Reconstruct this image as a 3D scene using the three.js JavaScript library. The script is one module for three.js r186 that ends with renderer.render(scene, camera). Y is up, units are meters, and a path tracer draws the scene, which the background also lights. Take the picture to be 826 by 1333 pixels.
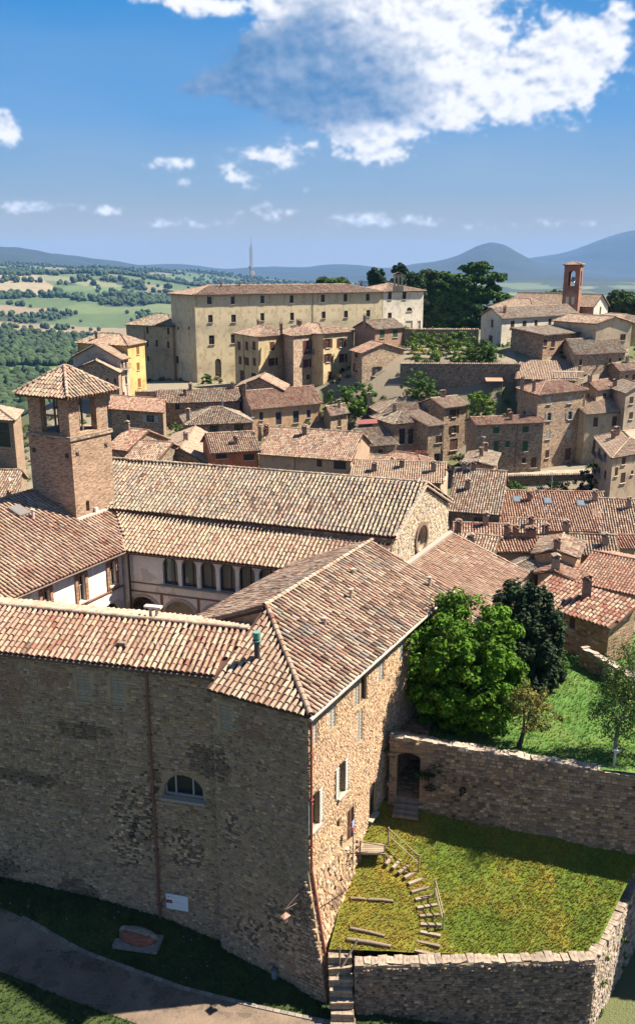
import * as THREE from 'three';
import { mergeGeometries } from 'three/addons/utils/BufferGeometryUtils.js';

// ------------------------------------------------------------------ camera, sky, sun, exposure
const scene = new THREE.Scene();
const renderer = new THREE.WebGLRenderer({ antialias: true });
renderer.toneMapping = THREE.LinearToneMapping;
renderer.toneMappingExposure = 3.2;
renderer.shadowMap.enabled = true;

const camera = new THREE.PerspectiveCamera(61.29, 826 / 1333, 0.5, 40000);
camera.position.set(0, 31, 0);
camera.rotation.set(-Math.atan(314 / 1125), 0, 0);

const SUN = new THREE.Vector3(1, 1.34, -0.22).normalize();
const sun = new THREE.DirectionalLight(new THREE.Color(1.0, 0.91, 0.76), 5.0);
sun.position.copy(SUN).multiplyScalar(400).add(new THREE.Vector3(0, 0, -90));
sun.target.position.set(0, 0, -90);
sun.castShadow = true;
sun.shadow.radius = 1.2;
sun.shadow.mapSize.set(4096, 4096);
Object.assign(sun.shadow.camera, { left: -160, right: 160, top: 160, bottom: -160, near: 1, far: 900 });
scene.add(sun, sun.target);

// seeded random numbers and noise
function rng(seed) { let s = seed >>> 0; return () => { s = (s + 0x6D2B79F5) >>> 0; let t = Math.imul(s ^ (s >>> 15), 1 | s); t = (t + Math.imul(t ^ (t >>> 7), 61 | t)) ^ t; return ((t ^ (t >>> 14)) >>> 0) / 4294967296; }; }
function hash2(x, y) { let h = Math.imul(x | 0, 374761393) + Math.imul(y | 0, 668265263); h = Math.imul(h ^ (h >>> 13), 1274126177); return ((h ^ (h >>> 16)) >>> 0) / 4294967296; }
function vnoise(x, y, per = 0) {
  let xi = Math.floor(x), yi = Math.floor(y); const fx = x - xi, fy = y - yi;
  const u = fx * fx * (3 - 2 * fx), v = fy * fy * (3 - 2 * fy);
  let x1 = xi + 1, y1 = yi + 1;
  if (per) { xi = ((xi % per) + per) % per; yi = ((yi % per) + per) % per; x1 = ((x1 % per) + per) % per; y1 = ((y1 % per) + per) % per; }
  const a = hash2(xi, yi), b = hash2(x1, yi), c = hash2(xi, y1), d = hash2(x1, y1);
  return a + (b - a) * u + (c - a) * v + (a - b - c + d) * u * v;
}
function fbm(x, y, oct = 4, per = 0) { let s = 0, a = 0.5, n = 0; for (let i = 0; i < oct; i++) { s += a * vnoise(x + i * 17.3 * (per ? 0 : 1), y + i * 9.1 * (per ? 0 : 1), per); n += a; a *= 0.5; x *= 2; y *= 2; per *= 2; } return s / n; }
const sm = (a, b, x) => { const t = Math.min(1, Math.max(0, (x - a) / (b - a))); return t * t * (3 - 2 * t); };
const lerp = (a, b, t) => a + (b - a) * t;
const clamp = (x, a, b) => Math.min(b, Math.max(a, x));
function table(x, pts) { if (x <= pts[0][0]) return pts[0][1]; for (let i = 1; i < pts.length; i++) if (x <= pts[i][0]) { const t = (x - pts[i - 1][0]) / (pts[i][0] - pts[i - 1][0]); return lerp(pts[i - 1][1], pts[i][1], t); } return pts[pts.length - 1][1]; }

// the sky: a clear blue dome that pales towards the horizon, with scattered cumulus all round
function makeSky() {
  const W = 4096, HH = 2048, half = HH / 2, data = new Float32Array(W * HH * 4);
  const F = new Float32Array(W * half), Lu = new Float32Array(W * half), Wt = new Float32Array(W * half);
  const deg = W / 360;
  // azimuth in degrees from -z towards +x, elevation in degrees, radii in degrees, strength, brightness of the cloud (0 = thick shaded base, 1 = sunlit)
  const blob = (az, el, ra, re, k, lum) => {
    const cx = (az + 90 + 180) * deg, cy = el * deg;
    const x0 = Math.floor(cx - ra * 1.6 * deg), x1 = Math.ceil(cx + ra * 1.6 * deg), y0 = Math.max(0, Math.floor(cy - re * 1.6 * deg)), y1 = Math.min(half - 1, Math.ceil(cy + re * 1.6 * deg));
    for (let y = y0; y <= y1; y++) for (let x = x0; x <= x1; x++) {
      const dx = (x - cx) / (ra * deg), dy = (y - cy) / (re * deg), q = dx * dx + dy * dy;
      if (q > 2.5) continue;
      const g = k * Math.exp(-q * 1.3), i = y * W + ((x - Math.round(90 * 2 * deg) % W) % W + W) % W;
      F[i] += g; Lu[i] += g * lum; Wt[i] += g;
    }
  };
  for (const b of CLOUDS) blob(...b);
  const r = rng(77);
  for (let n = 0; n < 100; n++) {   // the same kind of cumulus goes on all round the sky
    const az = 26 + r() * 308, el = 2 + Math.pow(r(), 1.6) * 55, s = (0.8 + r() * 3.2) * (0.6 + el / 30);
    for (let k = 0; k < 5; k++) blob(az + (r() - 0.5) * s * 2.6, el + (r() - 0.3) * s * 0.7, s * (0.5 + r() * 0.7), s * (0.28 + r() * 0.3), 0.55, 0.35 + 0.65 * r());
  }
  for (let y = 0; y < HH; y++) {
    const el = (y + 0.5) / HH * 180 - 90;
    for (let x = 0; x < W; x++) {
      const i = (y * W + x) * 4;
      let c0, c1, c2;
      const e = Math.max(0, el);
      c0 = table(e, SKY[0]); c1 = table(e, SKY[1]); c2 = table(e, SKY[2]);
      if (el > 0) {
        const az = x / W * 360, mist = fbm(az / 14, el / 3.2 + 40, 4) * 0.55 + 0.1;   // thin uneven veil low in the sky
        const m = clamp((mist - 0.22) * 1.3, 0, 0.55) * (1 - sm(3, 22, el));
        c0 = lerp(c0, 0.24, m * 0.6); c1 = lerp(c1, 0.26, m * 0.6); c2 = lerp(c2, 0.28, m * 0.6);
        const fi = (y - half) * W + x;
        if (F[fi] > 0.03) {
          const px = az * 0.9, py = el * 1.25;
          const n = fbm(px * 0.62 + 2, py * 0.8, 3) * 0.55 + fbm(px * 1.5, py * 1.8, 5) * 0.45, n2 = fbm(px * 4.4 + 31, py * 4.4, 4);
          const f = F[fi] * 0.95 + (n - 0.5) * 1.8 + (n2 - 0.5) * 0.5;
          const a = sm(0.2, 0.78, f) * sm(0.03, 0.22, F[fi]);
          let lum = Lu[fi] / Wt[fi];
          const qx = px + 0.35, qy = py + 0.5, up = fbm(qx * 0.62 + 2, qy * 0.8, 3) * 0.55 + fbm(qx * 1.5, qy * 1.8, 5) * 0.45;
          lum = clamp(lum + (n - up) * 1.6 * (0.15 + lum) + (n2 - 0.5) * 0.45 * (0.2 + lum), 0, 1.05);
          const w0 = lerp(0.04, 0.43, lum), w1 = lerp(0.105, 0.43, lum), w2 = lerp(0.21, 0.44, lum);
          const al = a * 0.97;
          c0 = lerp(c0, w0, al); c1 = lerp(c1, w1, al); c2 = lerp(c2, w2, al);
        }
      }
      data[i] = c0 * 0.75; data[i + 1] = c1 * 0.75; data[i + 2] = c2 * 0.75; data[i + 3] = 1;
    }
  }
  const t = new THREE.DataTexture(data, W, HH, THREE.RGBAFormat, THREE.FloatType);
  t.mapping = THREE.EquirectangularReflectionMapping; t.magFilter = THREE.LinearFilter; t.minFilter = THREE.LinearFilter; t.needsUpdate = true;
  return t;
}
const SKY = [0, 1, 2].map((k) => [[0, 0.25, 0.21, 0.125], [2, 0.225, 0.196, 0.13], [5, 0.115, 0.172, 0.222], [8.7, 0.054, 0.148, 0.285], [15, 0.013, 0.112, 0.28], [30, 0.022, 0.09, 0.23], [90, 0.03, 0.072, 0.185]].map((q) => [q[0], q[k + 1]]));
const CLOUDS = [[6.0, 14.02, 4.57, 2.41, 1.0, 1.0], [8.55, 12.21, 2.89, 2.17, 0.9, 1.0], [3.51, 13.88, 2.65, 2.41, 0.8, 0.85], [7.97, 10.01, 3.37, 1.93, 0.95, 1.0], [11.36, 9.91, 3.61, 1.83, 1.0, 1.0], [14.63, 10.38, 2.89, 1.93, 0.95, 0.98], [15.55, 12.28, 2.41, 1.93, 0.9, 1], [17.19, 12.75, 1.44, 1.44, 0.6, 1], [12.96, 12.42, 2.41, 1.44, 0.6, 0.9], [6.63, 15.33, 5.3, 1.93, 1, 1], [0.79, 11.74, 3.61, 2.65, 1.23, 0.08], [-1.53, 10.72, 3.37, 2.02, 1.23, 0.05], [-3.85, 10.91, 2.65, 1.25, 1.04, 0.08], [1.73, 9.69, 3.85, 1.35, 1.23, 0.12], [4.96, 10.48, 2.65, 1.69, 0.6, 0.45], [-5.7, 10.47, 1.93, 0.67, 0.65, 0.1], [0.32, 13.52, 2.17, 1.69, 0.91, 0.25], [-7.31, 10.31, 1.35, 0.39, 0.72, 0.1], [-1.62, 11.49, 1.35, 0.48, 0.8, 1], [0.55, 11.86, 0.58, 0.48, 0.5, 0.95], [-3.22, 6.79, 2.41, 0.72, 0.85, 0.95], [-4.81, 5.59, 1.44, 0.72, 0.7, 0.9], [-0.38, 7.36, 0.58, 0.67, 0.45, 0.9], [2.69, 7.87, 2.99, 0.77, 0.9, 0.9], [3.64, 6.91, 1.93, 0.67, 0.85, 0.95], [6.88, 8.37, 2.17, 0.43, 0.5, 0.7], [1.28, 6.71, 0.87, 0.39, 0.5, 0.9], [-9.0, 6.28, 1.35, 0.48, 0.8, 0.95], [-9.77, 6.57, 0.48, 0.29, 0.5, 1], [-8.45, 5.16, 0.58, 0.34, 0.7, 0.9], [-0.62, 4.81, 0.53, 0.24, 0.65, 0.9], [-18.41, 7.8, 1.06, 0.77, 0.9, 0.95], [-18.49, 8.2, 0.77, 0.58, 0.5, 1], [-3.28, 3.5, 1.93, 0.63, 0.48, 0.85], [-3.51, 3.9, 0.87, 0.39, 0.4, 0.95], [-6.88, 2.98, 1.44, 0.43, 0.36, 0.9], [-17.85, 3.55, 2.41, 0.39, 0.52, 0.9], [-13.39, 3.5, 2.17, 0.34, 0.48, 0.9], [-9.26, 2.74, 2.89, 0.39, 0.28, 0.9], [3.72, 2.99, 4.33, 0.48, 0.36, 0.9], [10.85, 2.77, 3.85, 0.48, 0.28, 0.9], [16.77, 2.79, 3.37, 0.39, 0.28, 0.9], [-6.92, 14.76, 2.89, 0.58, 0.9, 0.98], [-9.57, 14.85, 1.44, 0.39, 0.6, 1], [-2.86, 14.58, 1.83, 0.96, 0.95, 0.98], [-1.95, 15.04, 1.44, 0.67, 0.7, 1], [-13.0, 15.59, 2.89, 0.58, 0.8, 0.95], [2.64, 11.32, 2.99, 1.83, 1.5, 0.03], [4.28, 9.96, 2.65, 1.16, 1.2, 0.12], [-0.6, 12.65, 2.99, 1.73, 1.2, 0.06], [-2.91, 11.52, 2.89, 1.44, 0.8, 0.05]];
const skyTexture = makeSky();
scene.background = skyTexture;
scene.environment = skyTexture;
scene.backgroundIntensity = 1.0;
scene.environmentIntensity = 1.0;

// ------------------------------------------------------------------ textures and materials
function tex(n, fn, srgb = true) {
  const d = new Uint8Array(n * n * 4);
  for (let y = 0; y < n; y++) for (let x = 0; x < n; x++) {
    const c = fn(x / n, y / n, x, y), i = (y * n + x) * 4;
    if (typeof c === 'number') { d[i] = d[i + 1] = d[i + 2] = clamp(c, 0, 1) * 255; } else for (let k = 0; k < 3; k++) d[i + k] = clamp(srgb ? Math.pow(Math.max(0, c[k]), 1 / 2.2) : c[k], 0, 1) * 255;
    d[i + 3] = 255;
  }
  const t = new THREE.DataTexture(d, n, n);
  t.wrapS = t.wrapT = THREE.RepeatWrapping; t.magFilter = THREE.LinearFilter; t.minFilter = THREE.LinearMipmapLinearFilter; t.generateMipmaps = true;
  if (srgb) t.colorSpace = THREE.SRGBColorSpace;
  t.needsUpdate = true;
  return t;
}
// rubble masonry: uneven courses of stones in a pale mortar; 8 m a side
function masonryLayout(N, rowMin, rowMax, wMin, wMax, seed) {
  const r = rng(seed), rows = []; let y = 0;
  while (y < 1) { let h = lerp(rowMin, rowMax, r()); if (1 - y - h < rowMin) h = 1 - y; const st = []; let x = r() * wMax, x0 = x; while (x < x0 + 1) { let w = lerp(wMin, wMax, r()); if (x0 + 1 - x - w < wMin) w = x0 + 1 - x; st.push([x, w, r(), r(), r()]); x += w; } rows.push([y, h, st]); y += h; }
  return (u, v, wob) => {
    v = ((v + (vnoise(u * 24, v * 24, 24) - 0.5) * wob) % 1 + 1) % 1;
    for (const [ry, rh, st] of rows) if (v >= ry && v < ry + rh) {
      let uu = u + (vnoise(u * 40 + 7, v * 40, 0) - 0.5) * wob * 0.6; uu = ((uu - st[0][0]) % 1 + 1) % 1 + st[0][0];
      for (const [sx, sw, a, b, c] of st) if (uu >= sx && uu < sx + sw) { const d = Math.min(uu - sx, sx + sw - uu, v - ry, ry + rh - v); return [d, a, b, c]; }
    }
    return [0, 0.5, 0.5, 0.5];
  };
}
const layS = masonryLayout(1024, 0.016, 0.03, 0.022, 0.065, 5);
const stoneTex = tex(1024, (u, v) => {
  const [d, a, b] = layS(u, v, 0.008), n = fbm(u * 64, v * 64, 3, 64), big = fbm(u * 4, v * 4, 4, 4);
  const m = sm(0.0006, 0.0028, d); let t = 0.50 + 0.45 * a * a + (n - 0.5) * 0.3; if (b < 0.12) t *= 0.5;
  const s = [t * (1 + 0.10 * (b - 0.5)), t * (1 - 0.02 * (b - 0.5)), t * (1 - 0.16 * (b - 0.5))];
  const st = 0.72 + 0.5 * big;
  return [lerp(0.62, s[0], m) * st, lerp(0.60, s[1], m) * st, lerp(0.56, s[2], m) * st];
});
const stoneBump = tex(1024, (u, v) => { const [d, a] = layS(u, v, 0.008); return sm(0, 0.004, d) * (0.55 + 0.45 * a) * 0.85 + fbm(u * 96, v * 96, 2, 96) * 0.15; }, false);
const layB = masonryLayout(1024, 0.0185, 0.0195, 0.055, 0.066, 9);
const brickTex = tex(1024, (u, v) => {
  const [d, a, b] = layB(u, v, 0.0012), n = fbm(u * 90, v * 90, 3, 90), big = fbm(u * 5, v * 5, 4, 5);
  const m = sm(0.0008, 0.0026, d); let t = 0.5 + 0.5 * a + (n - 0.5) * 0.35; if (b < 0.08) t *= 0.55;
  const st = 0.74 + 0.46 * big;
  return [lerp(0.66, t * 1.02, m) * st, lerp(0.66, t * (0.98 + 0.1 * (b - 0.5)), m) * st, lerp(0.66, t * (0.97 + 0.2 * (b - 0.5)), m) * st];
});
const brickBump = tex(1024, (u, v) => sm(0.0004, 0.003, layB(u, v, 0.0012)[0]) * 0.8 + fbm(u * 90, v * 90, 2, 90) * 0.2, false);
const plasterTex = tex(1024, (u, v) => {
  const big = fbm(u * 3, v * 3, 5, 3), mid = fbm(u * 14 + 3, v * 9, 4, 0), fine = fbm(u * 90, v * 90, 3, 90), drip = fbm(u * 60, v * 4, 3, 0);
  let t = 0.80 + (big - 0.5) * 0.42 + (fine - 0.5) * 0.20;
  const patch = sm(0.60, 0.66, mid); t *= 1 - 0.20 * patch;
  t *= 1 - 0.07 * sm(0.5, 0.8, drip);
  return [t, t * (0.985 - 0.02 * patch), t * (0.95 - 0.06 * (big - 0.5) - 0.05 * patch)];
});
const plasterBump = tex(512, (u, v) => fbm(u * 60, v * 60, 4, 60), false);
const grassTex = tex(1024, (u, v) => {
  const a = fbm(u * 6, v * 6, 5, 6), b = fbm(u * 150, v * 150, 3, 150), c = fbm(u * 22 + 4, v * 22, 4, 0), dry = sm(0.5, 0.68, fbm(u * 9 + 21, v * 9, 5, 0));
  const k = 0.45 + 1.1 * b * (0.6 + 0.8 * c);
  const g = [0.085 * k, 0.13 * k, 0.028 * k], d = [0.215 * k, 0.17 * k, 0.07 * k];
  const t = clamp(dry * 0.45 + (a - 0.5) * 0.7, 0, 1);
  return [lerp(g[0], d[0], t), lerp(g[1], d[1], t), lerp(g[2], d[2], t)].map((x) => x * 2.4);
});
const grassBump = tex(1024, (u, v) => fbm(u * 150, v * 150, 3, 150) * 0.7 + fbm(u * 30, v * 30, 3, 30) * 0.3, false);
const roadTex = tex(1024, (u, v) => { const a = fbm(u * 8, v * 8, 5, 8), b = fbm(u * 200, v * 200, 2, 200), c = sm(0.62, 0.66, fbm(u * 12 + 8, v * 12, 5)); const t = (0.72 + 0.5 * (a - 0.5) + 0.5 * (b - 0.5)) * (1 - 0.28 * c); return [t, t * 0.96, t * 0.92]; });
const clayTex = tex(512, (u, v) => { const a = fbm(u * 10, v * 10, 4, 10), b = fbm(u * 80, v * 80, 3, 80); const t = 0.62 + 0.5 * (a - 0.5) + 0.45 * (b - 0.5); return [t, t * 0.97, t * 0.94]; });
const woodTex = tex(512, (u, v) => { const g = fbm(u * 4, v * 90, 4, 0), b = fbm(u * 30, v * 200, 2, 0); const t = 0.6 + 0.7 * (g - 0.5) + 0.3 * (b - 0.5); return [t, t * 0.95, t * 0.9]; });

const rep = (t, s) => { const c = t.clone(); c.repeat.set(1 / s, 1 / s); c.needsUpdate = true; return c; };
const stoneT = rep(stoneTex, 8), stoneB = rep(stoneBump, 8), brickT = rep(brickTex, 4), brickB = rep(brickBump, 4), plasterT = rep(plasterTex, 9), plasterB = rep(plasterBump, 5), clayT = rep(clayTex, 2), woodT = rep(woodTex, 1.2);
const matCache = new Map();
function mat(key, make) { if (!matCache.has(key)) matCache.set(key, make()); return matCache.get(key); }
const ALBEDO = 0.75;   // every base colour below is written on this common scale
const rgb = (c, k = 1) => new THREE.Color().setRGB(c[0] * k * ALBEDO, c[1] * k * ALBEDO, c[2] * k * ALBEDO);
const plain = () => rgb([1, 1, 1]);
function wallMat(kind, c) {
  return mat(`${kind}${c}`, () => kind === 'stone' ? new THREE.MeshStandardMaterial({ color: rgb([c[0] * 1.52, c[1] * 1.42, c[2] * 1.3]), map: stoneT, bumpMap: stoneB, bumpScale: 0.05, roughness: 0.95 })
    : kind === 'brick' ? new THREE.MeshStandardMaterial({ color: rgb(c, 1.35), map: brickT, bumpMap: brickB, bumpScale: 0.015, roughness: 0.95 })
      : new THREE.MeshStandardMaterial({ color: rgb(c, 1.22), map: plasterT, bumpMap: plasterB, bumpScale: 0.015, roughness: 0.9 }));
}
const flat = (c, rough = 0.8, extra = {}) => mat(`flat${c}${rough}${JSON.stringify(extra)}`, () => new THREE.MeshStandardMaterial({ color: rgb(c), roughness: rough, ...extra }));
const wood = (c) => mat(`wood${c}`, () => new THREE.MeshStandardMaterial({ color: rgb(c, 1.5), map: woodT, roughness: 0.8 }));
const glassDark = new THREE.MeshPhysicalMaterial({ color: rgb([0.022, 0.026, 0.03]), roughness: 0.12, specularIntensity: 0.8 });
const deckMat = new THREE.MeshStandardMaterial({ color: rgb([0.19, 0.085, 0.052]), map: clayT, roughness: 0.95 });
const deckDark = new THREE.MeshStandardMaterial({ color: rgb([0.12, 0.06, 0.038]), map: clayT, roughness: 0.95 });   // darker than the common deck, seen between the tile columns
const tileMat = new THREE.MeshStandardMaterial({ color: plain(), roughness: 0.92 });
const stoneInstMat = new THREE.MeshStandardMaterial({ color: plain(), roughness: 0.95, bumpMap: rep(plasterBump, 0.8), bumpScale: 0.02 });

// ------------------------------------------------------------------ building blocks
const usedNames = new Map();
function numbered(name) { const n = usedNames.get(name) ?? 0; usedNames.set(name, n + 1); return n ? `${name}_${String(n).padStart(3, '0')}` : name; }
function shade(o) { o.castShadow = true; o.receiveShadow = true; return o; }
function thing(name, label, category, [x, y, z], group) {
  const o = new THREE.Group(); o.name = numbered(name); o.position.set(x, y, z); o.userData = { label, category }; if (group) o.userData.group = group;
  o.origin = new THREE.Vector3(x, y, z); scene.add(o); return o;
}
// geometry is given in world metres; a part keeps its thing's origin
const originOf = (p) => { while (p && !p.origin) p = p.parent; return p ? p.origin : new THREE.Vector3(); };
function part(parent, name, geos, material, label) {
  const list = (Array.isArray(geos) ? geos : [geos]).map((g) => (g.index ? g.toNonIndexed() : g));
  for (const g of list) for (const k of Object.keys(g.attributes)) if (!['position', 'normal', 'uv', 'color'].includes(k)) g.deleteAttribute(k);
  const g = list.length > 1 ? mergeGeometries(list) : list[0], o = originOf(parent);
  g.translate(-o.x, -o.y, -o.z);
  const m = shade(new THREE.Mesh(g, material)); m.name = name; if (label) m.userData.label = label; parent.add(m); return m;
}
function structure(name, geos, material) {
  const list = (Array.isArray(geos) ? geos : [geos]); const m = shade(new THREE.Mesh(list.length > 1 ? mergeGeometries(list) : list[0], material)); m.name = numbered(name); m.userData = { kind: 'structure' }; scene.add(m); return m;
}
function instanced(parent, name, geo, material, items, kind = 'stuff', label, category) {
  const o = originOf(parent), m = shade(new THREE.InstancedMesh(geo, material, items.length)), M = new THREE.Matrix4();
  items.forEach(([mx, c], i) => { M.copy(mx); M.elements[12] -= o.x; M.elements[13] -= o.y; M.elements[14] -= o.z; m.setMatrixAt(i, M); if (c) m.setColorAt(i, c); });
  m.name = parent === scene ? numbered(name) : name; m.userData.kind = kind; if (label) m.userData.label = label; if (category) m.userData.category = category; parent.add(m); return m;
}
const V3 = (x, y, z) => new THREE.Vector3(x, y, z);
function frameM(p, X, Y, Z, sx = 1, sy = 1, sz = 1) { return new THREE.Matrix4().set(X.x * sx, Y.x * sy, Z.x * sz, p.x, X.y * sx, Y.y * sy, Z.y * sz, p.y, X.z * sx, Y.z * sy, Z.z * sz, p.z, 0, 0, 0, 1); }
// a box with slightly chamfered long look: centre, axes and sizes
function obox(c, X, Y, Z, sx, sy, sz) { if (X.clone().cross(Y).dot(Z) < 0) X = X.clone().negate(); const g = new THREE.BoxGeometry(sx, sy, sz); uvBox(g, sx, sy, sz); g.applyMatrix4(frameM(c, X, Y, Z)); return g; }
function uvBox(g, sx, sy, sz) { const p = g.attributes.position, n = g.attributes.normal, uv = g.attributes.uv; for (let i = 0; i < p.count; i++) { if (Math.abs(n.getX(i)) > 0.5) uv.setXY(i, p.getZ(i), p.getY(i)); else if (Math.abs(n.getY(i)) > 0.5) uv.setXY(i, p.getX(i), p.getZ(i)); else uv.setXY(i, p.getX(i), p.getY(i)); } }
const EX = V3(1, 0, 0), EY = V3(0, 1, 0), EZ = V3(0, 0, 1);
const box = (x, y, z, sx, sy, sz) => obox(V3(x, y, z), EX, EY, EZ, sx, sy, sz);
function bar(a, b, r, seg = 7, r2 = r) { const d = b.clone().sub(a), L = d.length(), g = new THREE.CylinderGeometry(r2, r, L, seg); g.translate(0, L / 2, 0); g.applyQuaternion(new THREE.Quaternion().setFromUnitVectors(EY, d.normalize())); g.translate(a.x, a.y, a.z); return g; }
// polygon (world points in one plane) to triangles, uv in metres along X and Y
function polyGeo(pts, X, Y, O = pts[0], uo = 0, vo = 0) {
  const s = pts.map((p) => { const d = p.clone().sub(O); return new THREE.Vector2(d.dot(X), d.dot(Y)); });
  const tri = THREE.ShapeUtils.triangulateShape(s, []), pos = [], uv = [];
  for (const t of tri) for (const i of t) { pos.push(pts[i].x, pts[i].y, pts[i].z); uv.push(s[i].x + uo, s[i].y + vo); }
  const g = new THREE.BufferGeometry(); g.setAttribute('position', new THREE.Float32BufferAttribute(pos, 3)); g.setAttribute('uv', new THREE.Float32BufferAttribute(uv, 2)); g.computeVertexNormals(); return g;
}
// a wall face with real openings: p0 -> p1 in plan, outline as (s, y) points, holes as outlines; reveals go inwards
function holeOutline(h) {   // {s,y,w,h,arch}
  const x0 = h.s - h.w / 2, x1 = h.s + h.w / 2, y0 = h.y - h.h / 2, y1 = h.y + h.h / 2;
  if (h.round) return Array.from({ length: 28 }, (_, i) => [h.s + Math.cos(i / 28 * 2 * Math.PI) * h.w / 2, h.y + Math.sin(i / 28 * 2 * Math.PI) * h.h / 2]);
  if (!h.arch) return [[x0, y0], [x1, y0], [x1, y1], [x0, y1]];
  const rise = h.arch === true ? h.w / 2 : h.arch, a = [[x0, y0], [x1, y0]], n = 10;
  for (let i = 0; i <= n; i++) { const t = Math.PI * i / n; a.push([h.s + Math.cos(t) * h.w / 2, y1 - rise + Math.sin(t) * rise]); }
  return a;
}
function wallFace(p0, p1, outline, holes, inward, depth = 0.2, uo = 0, vo = 0) {
  const e = p1.clone().sub(p0); e.y = 0; e.normalize();
  const toW = ([s, y], d = 0) => V3(p0.x + e.x * s + inward.x * d, y, p0.z + e.z * s + inward.z * d);
  const shape = new THREE.Shape(outline.map((q) => new THREE.Vector2(...q)));
  const hs = holes.map(holeOutline);
  for (const h of hs) shape.holes.push(new THREE.Path(h.map((q) => new THREE.Vector2(...q))));
  const g = new THREE.ShapeGeometry(shape).toNonIndexed(), p = g.attributes.position, uv = g.attributes.uv;
  for (let i = 0; i < p.count; i++) { const s = p.getX(i), y = p.getY(i), w = toW([s, y]); p.setXYZ(i, w.x, w.y, w.z); uv.setXY(i, s + uo, y + vo); }
  g.computeVertexNormals();
  const out = [g];
  for (const h of hs) for (let i = 0; i < h.length; i++) { const a = h[i], b = h[(i + 1) % h.length]; const q = [toW(a), toW(b), toW(b, depth), toW(a, depth)]; const pos = [], u2 = [], L = Math.hypot(b[0] - a[0], b[1] - a[1]); for (const k of [0, 1, 2, 0, 2, 3]) { pos.push(q[k].x, q[k].y, q[k].z); u2.push((k === 1 || k === 2 ? L : 0) + a[0] + uo, (k > 1 ? depth : 0) + a[1] + vo); } const r = new THREE.BufferGeometry(); r.setAttribute('position', new THREE.Float32BufferAttribute(pos, 3)); r.setAttribute('uv', new THREE.Float32BufferAttribute(u2, 2)); r.computeVertexNormals(); out.push(r); }
  return mergeGeometries(out);
}
// windows and doors
const SH = { s: [0.13, 0.045, 0.03], r: [0.16, 0.035, 0.025], r2: [0.10, 0.045, 0.03], g: [0.035, 0.13, 0.05], g2: [0.03, 0.075, 0.05], gw: [0.42, 0.44, 0.46], w: [0.60, 0.60, 0.56], wo: [0.60, 0.60, 0.56], b: [0.10, 0.055, 0.035], d: [0.11, 0.05, 0.035], d3: [0.06, 0.035, 0.028], n: [0.03, 0.04, 0.06], o: [0.34, 0.13, 0.03], a: [0.045, 0.035, 0.03], x: [0.03, 0.035, 0.04], grey: [0.44, 0.42, 0.38], cream: [0.44, 0.37, 0.28] };
function leaf(c, e, n, w, h) {   // a louvred shutter leaf: rails, stiles and slats
  const g = [obox(c, e, EY, n, w, h, 0.03)], k = Math.max(3, Math.round(h / 0.16));
  for (let i = 0; i < k; i++) g.push(obox(c.clone().addScaledVector(EY, -h / 2 + (i + 0.5) * h / k).addScaledVector(n, 0.02), e, EY.clone().addScaledVector(n, 0.6).normalize(), n, w * 0.8, h / k * 0.55, 0.018));
  g.push(obox(c.clone().addScaledVector(e, -w * 0.45).addScaledVector(n, 0.022), e, EY, n, w * 0.1, h, 0.03), obox(c.clone().addScaledVector(e, w * 0.45).addScaledVector(n, 0.022), e, EY, n, w * 0.1, h, 0.03));
  return g;
}
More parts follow.
